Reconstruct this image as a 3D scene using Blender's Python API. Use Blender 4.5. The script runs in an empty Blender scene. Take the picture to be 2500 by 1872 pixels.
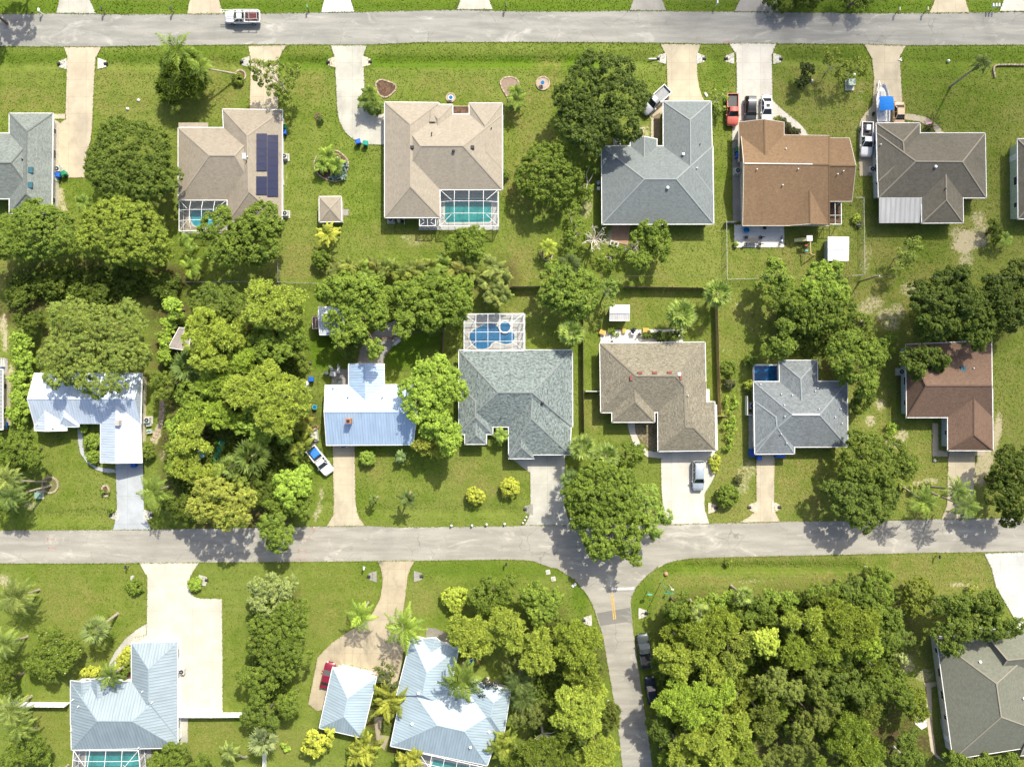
import bpy, bmesh, math, random
import numpy as np
from mathutils import Vector, Matrix
from mathutils.bvhtree import BVHTree

# ------------------------------------------------------------------ camera, sky, sun, exposure
scene = bpy.context.scene
COL = scene.collection
CAM_H = 120.0                 # drone height in metres
FPX = 1732.0                  # focal length in photograph pixels
S = CAM_H / FPX               # metres per photograph pixel on the ground
cam = bpy.data.cameras.new('camera')
cam.sensor_width = 36.0
cam.lens = 36.0 * FPX / 2500.0
cam.clip_start = 1.0
cam.clip_end = 3000.0
cam_ob = bpy.data.objects.new('camera', cam)
COL.objects.link(cam_ob)
cam_ob.location = (0, 0, CAM_H)
scene.camera = cam_ob

SUN_EL = math.radians(47)
SUN_AZ = math.atan2(0.43, 0.90)
world = bpy.data.worlds.new('World')
scene.world = world
world.use_nodes = True
wn = world.node_tree
for n in list(wn.nodes):
    wn.nodes.remove(n)
w_out = wn.nodes.new('ShaderNodeOutputWorld')
w_bg = wn.nodes.new('ShaderNodeBackground')
w_sky = wn.nodes.new('ShaderNodeTexSky')
w_sky.sky_type = 'NISHITA'
w_sky.sun_disc = False
w_sky.sun_elevation = SUN_EL
w_sky.sun_rotation = SUN_AZ
w_sky.air_density = 0.75
w_sky.dust_density = 3.0
w_sky.ozone_density = 0.6
w_bg.inputs['Strength'].default_value = 0.15
wn.links.new(w_sky.outputs[0], w_bg.inputs['Color'])
wn.links.new(w_bg.outputs[0], w_out.inputs['Surface'])
sun = bpy.data.lights.new('sun', 'SUN')
sun.energy = 4.15
sun.angle = math.radians(0.5)
sun.color = (1.0, 0.94, 0.81)
sun_ob = bpy.data.objects.new('sun', sun)
COL.objects.link(sun_ob)
sun_dir = Vector((math.sin(SUN_AZ) * math.cos(SUN_EL), math.cos(SUN_AZ) * math.cos(SUN_EL), math.sin(SUN_EL)))
sun_ob.rotation_euler = (-sun_dir).to_track_quat('-Z', 'Y').to_euler()
sun_ob.location = sun_dir * 200
scene.view_settings.view_transform = 'Standard'
scene.view_settings.look = 'None'
scene.view_settings.gamma = 1.0
scene.view_settings.exposure = 0.62
scene.render.engine = 'CYCLES'
scene.cycles.max_bounces = 6
scene.cycles.diffuse_bounces = 3
scene.cycles.transparent_max_bounces = 10
scene.cycles.caustics_reflective = False
scene.cycles.caustics_refractive = False
scene.cycles.use_denoising = True

# ------------------------------------------------------------------ coordinates
# the photograph was measured in enlarged tiles; a tile point is turned into a photograph pixel,
# and W() turns a photograph pixel at a known height above ground into a point of the world
TO = {'A1': (0, 0), 'A2': (620, 0), 'A3': (1240, 0), 'A4': (1850, 0),
      'B1': (0, 460), 'B2': (620, 460), 'B3': (1240, 460), 'B4': (1850, 460),
      'C1': (0, 920), 'C2': (620, 920), 'C3': (1240, 920), 'C4': (1850, 920),
      'D1': (0, 1382), 'D2': (620, 1382), 'D3': (1240, 1382), 'D4': (1850, 1382)}
TK = 650.0 / 2197.0

def p(t, x, y):
    o = TO[t]
    return (o[0] + x * TK, o[1] + y * TK)

def ps(t, *xy):
    return [p(t, xy[i], xy[i + 1]) for i in range(0, len(xy), 2)]

def W(px, h=0.0):
    f = S * (CAM_H - h) / CAM_H
    return Vector(((px[0] - 1250) * f, (936 - px[1]) * f, h))

rng = random.Random(7)
nrg = np.random.default_rng(11)

# ------------------------------------------------------------------ objects
ORG = {}

def tag(o, label=None, cat=None, group=None, kind=None):
    if label: o['label'] = label
    if cat: o['category'] = cat
    if group: o['group'] = group
    if kind: o['kind'] = kind
    return o

def thing(name, label, cat, loc, rz=0.0, group=None):
    o = bpy.data.objects.new(name, None)
    o.empty_display_size = 0.3
    COL.objects.link(o)
    o.location = loc
    o.rotation_euler = (0, 0, rz)
    ORG[o.name] = Vector(loc)
    return tag(o, label, cat, group)

def mk(name, verts, faces, mat, parent=None, local=False, smooth=None, uv=None):
    """one mesh object; verts are world points unless local (then relative to the parent)"""
    org = Vector((0, 0, 0))
    if parent is not None and not local:
        org = ORG[parent.name]
    me = bpy.data.meshes.new(name)
    me.from_pydata([tuple(Vector(v) - org) for v in verts], [], [tuple(f) for f in faces])
    if uv is not None:
        l = me.uv_layers.new(name='UVMap')
        l.data.foreach_set('uv', np.array(uv, dtype=np.float32).ravel())
    if isinstance(mat, (list, tuple)):
        for m in mat: me.materials.append(m)
    else:
        me.materials.append(mat)
    if smooth:
        me.polygons.foreach_set('use_smooth', [True] * len(me.polygons))
        try: me.set_sharp_from_angle(angle=math.radians(smooth))
        except Exception: pass
    me.update()
    o = bpy.data.objects.new(name, me)
    COL.objects.link(o)
    if parent is not None:
        o.parent = parent
        ORG[o.name] = org
    else:
        ORG[o.name] = Vector((0, 0, 0))
    return o

class MB:
    """collects simple solids into one mesh"""
    def __init__(s): s.v = []; s.f = []
    def add(s, v, f):
        n = len(s.v); s.v += [Vector(x) for x in v]; s.f += [[i + n for i in q] for q in f]; return s
    def box(s, c, d, rz=0.0, taper=1.0):
        cx, cy, cz = c; x, y, z = d[0] / 2, d[1] / 2, d[2] / 2
        co, si = math.cos(rz), math.sin(rz); vs = []
        for sz in (-1, 1):
            t = taper if sz > 0 else 1.0
            for sx, sy in ((-1, -1), (1, -1), (1, 1), (-1, 1)):
                a, b = sx * x * t, sy * y * t
                vs.append((cx + a * co - b * si, cy + a * si + b * co, cz + sz * z))
        return s.add(vs, [(3, 2, 1, 0), (4, 5, 6, 7), (0, 1, 5, 4), (1, 2, 6, 5), (2, 3, 7, 6), (3, 0, 4, 7)])
    def bar(s, a, b, w, h=None, up=(0, 0, 1)):
        a, b = Vector(a), Vector(b); h = h or w; d = b - a
        if d.length < 1e-5: return s
        d.normalize(); u = Vector(up)
        if abs(d.dot(u)) > 0.98: u = Vector((1, 0, 0))
        r = d.cross(u).normalized() * w / 2; u = r.normalized().cross(d).normalized() * h / 2
        vs = [a - r - u, a + r - u, a + r + u, a - r + u, b - r - u, b + r - u, b + r + u, b - r + u]
        return s.add(vs, [(0, 1, 2, 3), (7, 6, 5, 4), (0, 4, 5, 1), (1, 5, 6, 2), (2, 6, 7, 3), (3, 7, 4, 0)])
    def tube(s, pts, radii, n=8, cap=True):
        pts = [Vector(x) for x in pts]; rings = []
        base = len(s.v)
        for i, c in enumerate(pts):
            d = (pts[min(i + 1, len(pts) - 1)] - pts[max(i - 1, 0)]).normalized()
            u = Vector((1, 0, 0)) if abs(d.x) < 0.9 else Vector((0, 1, 0))
            a = d.cross(u).normalized(); b = d.cross(a).normalized()
            for k in range(n):
                t = 2 * math.pi * k / n
                s.v.append(c + (a * math.cos(t) + b * math.sin(t)) * radii[i])
        for i in range(len(pts) - 1):
            for k in range(n):
                s.f.append([base + i * n + k, base + i * n + (k + 1) % n, base + (i + 1) * n + (k + 1) % n, base + (i + 1) * n + k])
        if cap:
            s.f.append([base + k for k in range(n)][::-1])
            s.f.append([base + (len(pts) - 1) * n + k for k in range(n)])
        return s
    def cyl(s, c, r, h, n=16, r2=None):
        c = Vector(c); return s.tube([c, c + Vector((0, 0, h))], [r, r if r2 is None else r2], n)
    def dome(s, c, r, rz, n=12, m=5):
        c = Vector(c); base = len(s.v)
        for i in range(m):
            t = math.pi / 2 * i / m
            for k in range(n):
                a = 2 * math.pi * k / n
                s.v.append(c + Vector((r * math.cos(t) * math.cos(a), r * math.cos(t) * math.sin(a), rz * math.sin(t))))
        s.v.append(c + Vector((0, 0, rz))); top = len(s.v) - 1
        for i in range(m - 1):
            for k in range(n):
                s.f.append([base + i * n + k, base + i * n + (k + 1) % n, base + (i + 1) * n + (k + 1) % n, base + (i + 1) * n + k])
        for k in range(n):
            s.f.append([base + (m - 1) * n + k, base + (m - 1) * n + (k + 1) % n, top])
        s.f.append([base + k for k in range(n)][::-1])
        return s
    def prism(s, pts, z0, z1):
        n = len(pts); a = sum(pts[i][0] * pts[(i + 1) % n][1] - pts[(i + 1) % n][0] * pts[i][1] for i in range(n))
        if a < 0: pts = pts[::-1]
        vs = [(q[0], q[1], z0) for q in pts] + [(q[0], q[1], z1) for q in pts]
        return s.add(vs, [list(range(n))[::-1], list(range(n, 2 * n))] + [[i, (i + 1) % n, n + (i + 1) % n, n + i] for i in range(n)])
    def build(s, name, mat, parent=None, local=False, smooth=None):
        return mk(name, s.v, s.f, mat, parent, local, smooth)

# ------------------------------------------------------------------ materials
def new_mat(name):
    m = bpy.data.materials.new(name); m.use_nodes = True
    nt = m.node_tree
    for n in list(nt.nodes): nt.nodes.remove(n)
    out = nt.nodes.new('ShaderNodeOutputMaterial')
    return m, nt, out

class NB:
    """small node-building helper"""
    def __init__(s, nt): s.nt = nt
    def n(s, typ, **kw):
        x = s.nt.nodes.new(typ)
        for k, v in kw.items():
            if k.startswith('i_'):
                key = k[2:]
                key = int(key) if key.isdigit() else key.replace('_', ' ')
                s.set(x, key, v)
            else: setattr(x, k, v)
        return x
    def set(s, x, key, v):
        if isinstance(v, bpy.types.NodeSocket): s.nt.links.new(v, x.inputs[key])
        else: x.inputs[key].default_value = v
    def noise(s, vec, scale, detail=3, rough=0.55, dist=0.0):
        x = s.n('ShaderNodeTexNoise'); s.set(x, 'Scale', scale); s.set(x, 'Detail', detail)
        s.set(x, 'Roughness', rough); s.set(x, 'Distortion', dist)
        if vec is not None: s.nt.links.new(vec, x.inputs['Vector'])
        return x.outputs['Fac']
    def ramp(s, fac, a, b, lo=0.0, hi=1.0):
        x = s.n('ShaderNodeMapRange', clamp=True, interpolation_type='SMOOTHSTEP')
        s.set(x, 0, fac); s.set(x, 1, a); s.set(x, 2, b); s.set(x, 3, lo); s.set(x, 4, hi)
        return x.outputs[0]
    def math(s, op, a, b=0.0):
        x = s.n('ShaderNodeMath', operation=op); s.set(x, 0, a); s.set(x, 1, b); return x.outputs[0]
    def mix(s, f, a, b, mode='MIX'):
        x = s.n('ShaderNodeMix', data_type='RGBA', blend_type=mode)
        s.set(x, 'Factor', f)
        s.set(x, 6, a if isinstance(a, bpy.types.NodeSocket) else (*a, 1))
        s.set(x, 7, b if isinstance(b, bpy.types.NodeSocket) else (*b, 1))
        return x.outputs[2]
    def scale(s, vec, sc):
        x = s.n('ShaderNodeMapping'); s.nt.links.new(vec, x.inputs['Vector']); x.inputs['Scale'].default_value = sc
        return x.outputs[0]
    def bump(s, h, st, dist=0.1):
        x = s.n('ShaderNodeBump'); s.set(x, 'Strength', st); s.set(x, 'Distance', dist); s.set(x, 'Height', h)
        return x.outputs[0]
    def hsv(s, col, v):
        x = s.n('ShaderNodeHueSaturation'); s.set(x, 'Color', col); s.set(x, 'Value', v); return x.outputs[0]

def principled(b, out, col, rough=0.8, metal=0.0, spec=0.3, normal=None):
    x = b.n('ShaderNodeBsdfPrincipled')
    b.set(x, 'Base Color', col if isinstance(col, bpy.types.NodeSocket) else (*col, 1))
    b.set(x, 'Roughness', rough); b.set(x, 'Metallic', metal); b.set(x, 'Specular IOR Level', spec)
    if normal is not None: b.nt.links.new(normal, x.inputs['Normal'])
    b.nt.links.new(x.outputs[0], out.inputs['Surface'])
    return x

_mc = {}
def plain(name, col, rough=0.6, metal=0.0, spec=0.4, var=0.12, sc=2.5):
    """a painted or moulded surface with a little wear"""
    if name in _mc: return _mc[name]
    m, nt, out = new_mat(name); b = NB(nt)
    tc = b.n('ShaderNodeTexCoord').outputs['Object']
    f = b.ramp(b.noise(tc, sc, 4), 0.3, 0.7)
    c = b.mix(f, tuple(x * (1 - var) for x in col), tuple(min(1, x * (1 + var)) for x in col))
    principled(b, out, c, rough, metal, spec)
    _mc[name] = m
    return m

def concrete(name, col, dark=(0.2, 0.19, 0.16), stain=0.35, joint=3.0, jmin=0.8):
    if name in _mc: return _mc[name]
    m, nt, out = new_mat(name); b = NB(nt)
    tc = b.n('ShaderNodeTexCoord').outputs['Object']
    c = b.mix(b.ramp(b.noise(tc, 0.35, 4, 0.6), 0.3, 0.7), tuple(x * 0.88 for x in col), tuple(min(1, x * 1.08) for x in col))
    st = b.ramp(b.noise(b.scale(tc, (1, 0.5, 1)), 0.22, 6, 0.68, 0.6), 0.44, 0.72, 0, stain)
    c = b.mix(st, c, dark)
    c = b.mix(b.ramp(b.noise(tc, 7, 3), 0.35, 0.75, 0, 0.16), c, tuple(x * 0.5 for x in col))
    if joint:
        br = b.n('ShaderNodeTexBrick', offset=0.0)
        b.nt.links.new(tc, br.inputs['Vector'])
        for k, v in (('Scale', 1.0), ('Mortar Size', 0.028), ('Mortar Smooth', 0.6), ('Brick Width', joint), ('Row Height', joint * 0.95)):
            b.set(br, k, v)
        c = b.mix(b.math('MULTIPLY', br.outputs['Fac'], 0.55), c, tuple(x * 0.45 for x in col))
    nb = b.bump(b.noise(tc, 9, 4), 0.25, 0.03)
    principled(b, out, c, 0.85, 0, 0.2, nb)
    _mc[name] = m
    return m

def asphalt(name, a, c2, crack=0.5):
    m, nt, out = new_mat(name); b = NB(nt)
    tc = b.n('ShaderNodeTexCoord').outputs['Object']
    st = b.scale(tc, (0.12, 0.9, 1))
    c = b.mix(b.ramp(b.noise(st, 0.9, 5, 0.6), 0.32, 0.68), a, c2)
    c = b.mix(b.ramp(b.noise(b.scale(tc, (0.35, 0.8, 1)), 0.33, 6, 0.7, 1.2), 0.54, 0.7, 0, 0.75), c, tuple(min(1, x * 1.5) for x in c2))
    c = b.mix(b.ramp(b.noise(tc, 0.12, 4, 0.6, 0.5), 0.5, 0.75, 0, 0.4), c, tuple(x * 0.6 for x in a))
    c = b.mix(b.ramp(b.noise(tc, 14, 2), 0.3, 0.75, 0, 0.25), c, tuple(x * 0.45 for x in a))
    v = b.n('ShaderNodeTexVoronoi', feature='DISTANCE_TO_EDGE'); b.set(v, 'Scale', 0.28)
    wv = b.n('ShaderNodeTexNoise'); b.set(wv, 'Scale', 0.8); b.nt.links.new(tc, wv.inputs['Vector'])
    va = b.n('ShaderNodeVectorMath', operation='ADD'); b.nt.links.new(tc, va.inputs[0]); b.nt.links.new(wv.outputs['Color'], va.inputs[1])
    b.nt.links.new(va.outputs[0], v.inputs['Vector'])
    cr = b.ramp(v.outputs['Distance'], 0.0, 0.018, crack, 0.0)
    cr = b.math('MULTIPLY', cr, b.ramp(b.noise(tc, 0.15, 3), 0.48, 0.62))
    c = b.mix(cr, c, tuple(x * 0.35 for x in a))
    principled(b, out, c, 0.9, 0, 0.2, b.bump(b.noise(tc, 10, 3), 0.3, 0.03))
    return m

def shingle(name, col, mottle=0.3, sc=3.2, stain=(0.05, 0.05, 0.045), st=0.25):
    if name in _mc: return _mc[name]
    m, nt, out = new_mat(name); b = NB(nt)
    uv = b.n('ShaderNodeUVMap', uv_map='UVMap').outputs[0]
    tc = b.n('ShaderNodeTexCoord').outputs['Object']
    br = b.n('ShaderNodeTexBrick', offset=0.5); b.nt.links.new(uv, br.inputs['Vector'])
    lo = tuple(x * (1 - mottle) for x in col); hi = tuple(min(1, x * (1 + mottle)) for x in col)
    b.set(br, 'Color1', (*lo, 1)); b.set(br, 'Color2', (*hi, 1)); b.set(br, 'Mortar', (*[x * (1 - mottle * 1.3) for x in col], 1))
    for k, v in (('Scale', 1.0), ('Mortar Size', 0.012), ('Mortar Smooth', 0.3), ('Brick Width', 0.42), ('Row Height', 0.2)): b.set(br, k, v)
    c = b.mix(b.ramp(b.noise(b.scale(uv, (1, 1.5, 1)), sc, 3, 0.6, 0.8), 0.33, 0.67), lo, hi)
    c = b.mix(0.45, c, br.outputs['Color'])
    c = b.mix(b.ramp(b.noise(tc, 0.28, 5, 0.65, 0.5), 0.5, 0.8, 0, st), c, stain)
    c = b.mix(b.ramp(b.noise(b.scale(uv, (1.2, 0.15, 1)), 0.8, 4), 0.45, 0.75, 0, 0.22), c, tuple(min(1, x * 1.35) for x in col))
    nb = b.bump(b.noise(uv, 5, 3), 0.35, 0.03)
    principled(b, out, c, 0.9, 0, 0.2, nb)
    _mc[name] = m
    return m

def metal_roof(name, col, seam=0.62, line=0.45, rough=0.5, metal=0.0):
    if name in _mc: return _mc[name]
    m, nt, out = new_mat(name); b = NB(nt)
    uv = b.n('ShaderNodeUVMap', uv_map='UVMap').outputs[0]
    tc = b.n('ShaderNodeTexCoord').outputs['Object']
    sx = b.n('ShaderNodeSeparateXYZ'); b.nt.links.new(uv, sx.inputs[0])
    fr = b.math('FRACT', b.math('DIVIDE', sx.outputs[0], seam))
    d = b.math('ABSOLUTE', b.math('SUBTRACT', fr, 0.5))
    ln = b.ramp(d, 0.10, 0.24, 1.0, 0.0)
    c = b.mix(b.ramp(b.noise(b.scale(uv, (1.0, 0.18, 1)), 1.4, 4), 0.3, 0.7), tuple(x * 0.88 for x in col), tuple(min(1, x * 1.06) for x in col))
    c = b.mix(b.math('MULTIPLY', ln, line), c, tuple(x * 0.42 for x in col))
    c = b.mix(b.ramp(b.noise(tc, 0.5, 5, 0.65), 0.58, 0.8, 0, 0.16), c, tuple(x * 0.6 for x in col))
    principled(b, out, c, rough, metal, 0.4, b.bump(ln, 0.5, 0.05))
    _mc[name] = m
    return m

def leaf_mat(name, trans=0.26, gloss=0.01, spread=0.42):
    m, nt, out = new_mat(name); b = NB(nt)
    t = b.n('ShaderNodeAttribute', attribute_name='tint').outputs['Fac']
    oc = b.n('ShaderNodeObjectInfo').outputs['Color']
    dark = b.mix(1.0, oc, (1 - spread, 1 - spread * 0.8, 1 - spread * 0.8), 'MULTIPLY')
    lite = b.mix(1.0, oc, (1 + spread * 1.15, 1 + spread * 1.1, 1 + spread * 0.5), 'MULTIPLY')
    c = b.mix(t, dark, lite)
    df = b.n('ShaderNodeBsdfDiffuse'); b.set(df, 'Color', c)
    tr = b.n('ShaderNodeBsdfTranslucent'); b.set(tr, 'Color', b.mix(1.0, c, (1.05, 1.25, 0.5), 'MULTIPLY'))
    gl = b.n('ShaderNodeBsdfGlossy'); b.set(gl, 'Roughness', 0.6); b.set(gl, 'Color', (0.9, 0.95, 0.85, 1))
    m1 = b.n('ShaderNodeMixShader'); b.set(m1, 0, trans); nt.links.new(df.outputs[0], m1.inputs[1]); nt.links.new(tr.outputs[0], m1.inputs[2])
    m2 = b.n('ShaderNodeMixShader'); b.set(m2, 0, gloss); nt.links.new(m1.outputs[0], m2.inputs[1]); nt.links.new(gl.outputs[0], m2.inputs[2])
    nt.links.new(m2.outputs[0], out.inputs['Surface'])
    return m

def screen_mat():
    m, nt, out = new_mat('insect screen'); b = NB(nt)
    tr = b.n('ShaderNodeBsdfTransparent'); df = b.n('ShaderNodeBsdfDiffuse'); b.set(df, 'Color', (0.13, 0.15, 0.16, 1))
    mx = b.n('ShaderNodeMixShader'); b.set(mx, 0, 0.2)
    nt.links.new(tr.outputs[0], mx.inputs[1]); nt.links.new(df.outputs[0], mx.inputs[2]); nt.links.new(mx.outputs[0], out.inputs['Surface'])
    return m

def water_mat(name, col, deep):
    m, nt, out = new_mat(name); b = NB(nt)
    tc = b.n('ShaderNodeTexCoord').outputs['Object']
    c = b.mix(b.ramp(b.noise(tc, 0.45, 3), 0.3, 0.7), deep, col)
    v = b.n('ShaderNodeTexVoronoi', feature='SMOOTH_F1'); b.set(v, 'Scale', 1.6); nt.links.new(tc, v.inputs['Vector'])
    c = b.mix(b.ramp(v.outputs['Distance'], 0.35, 0.75, 0, 0.22), c, tuple(min(1, x * 1.6 + 0.03) for x in col))  # caustic light web painted into the water colour as brighter cells
    principled(b, out, c, 0.08, 0, 0.5, b.bump(b.noise(tc, 2.2, 2), 0.12, 0.05))
    return m

def glass_mat(name, col, rough=0.08):
    m, nt, out = new_mat(name); b = NB(nt)
    tc = b.n('ShaderNodeTexCoord').outputs['Object']
    c = b.mix(b.noise(tc, 1.5, 2), tuple(x * 0.8 for x in col), tuple(x * 1.3 for x in col))
    principled(b, out, c, rough, 0, 0.6)
    return m

WHITE = plain('white trim paint', (0.8, 0.8, 0.78), 0.5)
STUCCO = plain('pale stucco', (0.62, 0.58, 0.5), 0.85)
STUCCO2 = plain('cream stucco', (0.66, 0.6, 0.45), 0.85)
STUCCO3 = plain('grey blue stucco', (0.42, 0.5, 0.54), 0.85)
GREENWALL = plain('pale green siding', (0.5, 0.58, 0.42), 0.8)
PANE = glass_mat('window glass', (0.035, 0.045, 0.05))
CARGLASS = glass_mat('car glass', (0.02, 0.028, 0.032), 0.05)
SCREEN = screen_mat()
BLACK = plain('black plastic', (0.025, 0.025, 0.028), 0.5)
RUBBER = plain('tyre rubber', (0.02, 0.02, 0.02), 0.85)
ALLOY = plain('wheel alloy', (0.5, 0.5, 0.52), 0.35, 0.7)
BARK = plain('tree bark', (0.16, 0.125, 0.09), 0.95, 0, 0.1, 0.3, 3)
PALMBARK = plain('grey palm trunk', (0.33, 0.29, 0.22), 0.95, 0, 0.1, 0.25, 4)
PALEBARK = plain('bleached dead wood', (0.55, 0.5, 0.42), 0.95, 0, 0.1, 0.2, 4)
MULCH = plain('brown mulch', (0.12, 0.075, 0.05), 0.95, 0, 0.1, 0.5, 5)
STONE = plain('pale edging stone', (0.38, 0.31, 0.23), 0.9, 0, 0.15, 0.3, 3)
WOOD = plain('weathered fence wood', (0.16, 0.125, 0.085), 0.9, 0, 0.1, 0.35, 2)
LIGHTWOOD = plain('tan fence wood', (0.36, 0.27, 0.14), 0.9, 0, 0.1, 0.25, 2)
STEEL = plain('galvanised steel', (0.5, 0.5, 0.48), 0.45, 0.6)
C_WARM = concrete('warm beige concrete', (0.49, 0.42, 0.305), stain=0.4)
C_CREAM = concrete('pale cream concrete', (0.55, 0.51, 0.42), stain=0.18, joint=4.5)
C_WHITE = concrete('new white concrete', (0.55, 0.525, 0.455), stain=0.22)
C_GREY = concrete('grey concrete', (0.46, 0.45, 0.385), stain=0.5)
C_DARK = concrete('dark stained concrete', (0.30, 0.29, 0.26), stain=0.5)
C_BEIGE = concrete('stained beige concrete', (0.48, 0.42, 0.30), stain=0.45)
C_BLUE = concrete('blue grey painted concrete', (0.40, 0.43, 0.445), stain=0.15, joint=5)
C_OLD = concrete('old mildewed concrete', (0.42, 0.36, 0.25), (0.12, 0.11, 0.085), stain=0.85)
C_PATIO = concrete('white patio concrete', (0.68, 0.66, 0.6), stain=0.08)
C_PAVER = concrete('grey pavers', (0.3, 0.29, 0.27), stain=0.3, joint=0.6)
LEAF = leaf_mat('broad leaves')
NEEDLE = leaf_mat('pine needles', 0.26, 0.008, 0.36)
FROND = leaf_mat('palm fronds', 0.2, 0.012, 0.5)
POOL_TEAL = water_mat('teal pool water', (0.03, 0.30, 0.28), (0.015, 0.2, 0.2))
POOL_AQUA = water_mat('aqua pool water', (0.05, 0.36, 0.42), (0.02, 0.26, 0.34))
POOL_BLUE = water_mat('blue pool water', (0.012, 0.17, 0.36), (0.01, 0.11, 0.26))

# ------------------------------------------------------------------ soft broken clouds high above, whose shade lies over the right-hand gardens
def cloud(pts, alt, t_):
    m, nt, out = new_mat('soft broken cloud'); b = NB(nt)
    tr = b.n('ShaderNodeBsdfTransparent'); df = b.n('ShaderNodeBsdfDiffuse'); b.set(df, 'Color', (.9, .9, .9, 1))
    mx = b.n('ShaderNodeMixShader'); b.set(mx, 0, t_); nt.links.new(tr.outputs[0], mx.inputs[1]); nt.links.new(df.outputs[0], mx.inputs[2]); nt.links.new(mx.outputs[0], out.inputs['Surface'])
    mb = MB()
    for (x, y, rx, ry) in pts:
        g = W((x, y)) + sun_dir * (alt / sun_dir.z) + Vector((0, 0, rng.uniform(-12, 12))); base = len(mb.v); n, k = 20, 9
        for i in range(k + 1):
            a = math.pi * i / k - math.pi / 2
            for j in range(n):
                c = 2 * math.pi * j / n; w = 1 + .12 * math.sin(3 * c + x) + .08 * math.sin(5 * c + y)
                mb.v.append(g + Vector((rx * S * w * math.cos(a) * math.cos(c), ry * S * w * math.cos(a) * math.sin(c), 5 * math.sin(a))))
        for i in range(k):
            for j in range(n): mb.f.append([base + i * n + j, base + i * n + (j + 1) % n, base + (i + 1) * n + (j + 1) % n, base + (i + 1) * n + j])
    tag(mb.build('cloud', m, smooth=180), kind='structure')
cloud([(1860, 40, 260, 60), (1780, 60, 170, 90), (1960, 40, 190, 100), (2020, 130, 120, 90), (1690, 20, 110, 60)], 950, .25)
cloud([(2300, 420, 420, 330), (2450, 750, 380, 430), (2250, 600, 330, 330), (2480, 300, 330, 330), (2100, 300, 330, 230), (2480, 1150, 250, 330)], 1150, .1)
# ------------------------------------------------------------------ ground
def axis(lo, hi, step, far):
    core = np.arange(lo, hi + step / 2, step)
    a = [lo]; st = step
    while a[-1] > -far: st *= 1.6; a.append(a[-1] - st)
    c = [hi]; st = step
    while c[-1] < far: st *= 1.6; c.append(c[-1] + st)
    return np.concatenate([np.array(a[1:])[::-1], core, np.array(c[1:])])

gx = axis(-92, 92, 0.55, 900); gy = axis(-70, 70, 0.55, 900)
GX, GY = np.meshgrid(gx, gy)
PX = GX / S + 1250; PY = 936 - GY / S      # photograph pixels of every ground point
cover = np.zeros(GX.shape + (4,), np.float32)   # dry lawn, bare sand, lush grass, leaf litter

def brush(ch, pts, r, amt, soft=0.6):
    """soft round patches of a ground cover: pts in photograph pixels, r one radius or a pair"""
    rx, ry = (r, r) if not isinstance(r, tuple) else r
    for (x, y) in pts:
        d = np.sqrt(((PX - x) / rx) ** 2 + ((PY - y) / ry) ** 2)
        k = np.clip((1 - d) / soft + 0.3, 0, 1)
        cover[..., ch] = np.maximum(cover[..., ch], amt * k)

# olive, drier lawns of the right-hand gardens
cover[..., 0] = np.clip((PX - 1500) / 700, 0, 0.55) * np.clip((PY - 120) / 120, 0, 1)
for a, r, v in (
    (ps('A1', 100, 820, 400, 850, 900, 620, 1000, 850, 1850, 760, 1750, 560), (75, 38), .55),
    (ps('A2', 1500, 700, 1800, 730, 2150, 900, 480, 720), (60, 40), .6),
    (ps('A3', 150, 900, 250, 1250, 60, 1500, 330, 620), (45, 75), .75),
    (ps('A4', 500, 760, 850, 800, 300, 700, 620, 1000), (70, 50), .8),
    (ps('B1', 1330, 1300, 1260, 1500, 30, 690), (30, 60), .8),
    (ps('B2', 1350, 430, 1050, 400, 330, 650, 340, 560, 1900, 900, 2100, 700), (70, 35), .7),
    (ps('B3', 150, 700, 60, 560, 1300, 780, 1000, 1000, 2000, 650, 1750, 1250, 100, 950, 1900, 1000), (60, 40), .7),
    (ps('B4', 300, 550, 1000, 560, 1150, 880, 1000, 1000, 900, 820, 1750, 320, 650, 720, 1350, 760), (65, 60), .9),
    (ps('C2', 950, 750, 1750, 800, 1900, 900), (60, 45), .55),
    (ps('C3', 1950, 850, 1830, 800, 700, 300), (35, 60), .7),
    (ps('C4', 1150, 480, 1350, 650, 1400, 780, 450, 800, 2100, 420, 250, 750), (70, 50), .8),
    (ps('D1', 600, 300, 500, 1350, 1700, 1350, 300, 1250), (80, 60), .45),
    (ps('D2', 600, 400, 1400, 250, 350, 1500), (60, 50), .45),
    (ps('D3', 1500, 120, 1700, 110, 1900, 110), (60, 14), .9),
    (ps('D4', 200, 120, 400, 110, 600, 90, 1400, 130, 1700, 130), (60, 14), .9)):
    brush(0, a, r, v)
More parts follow.
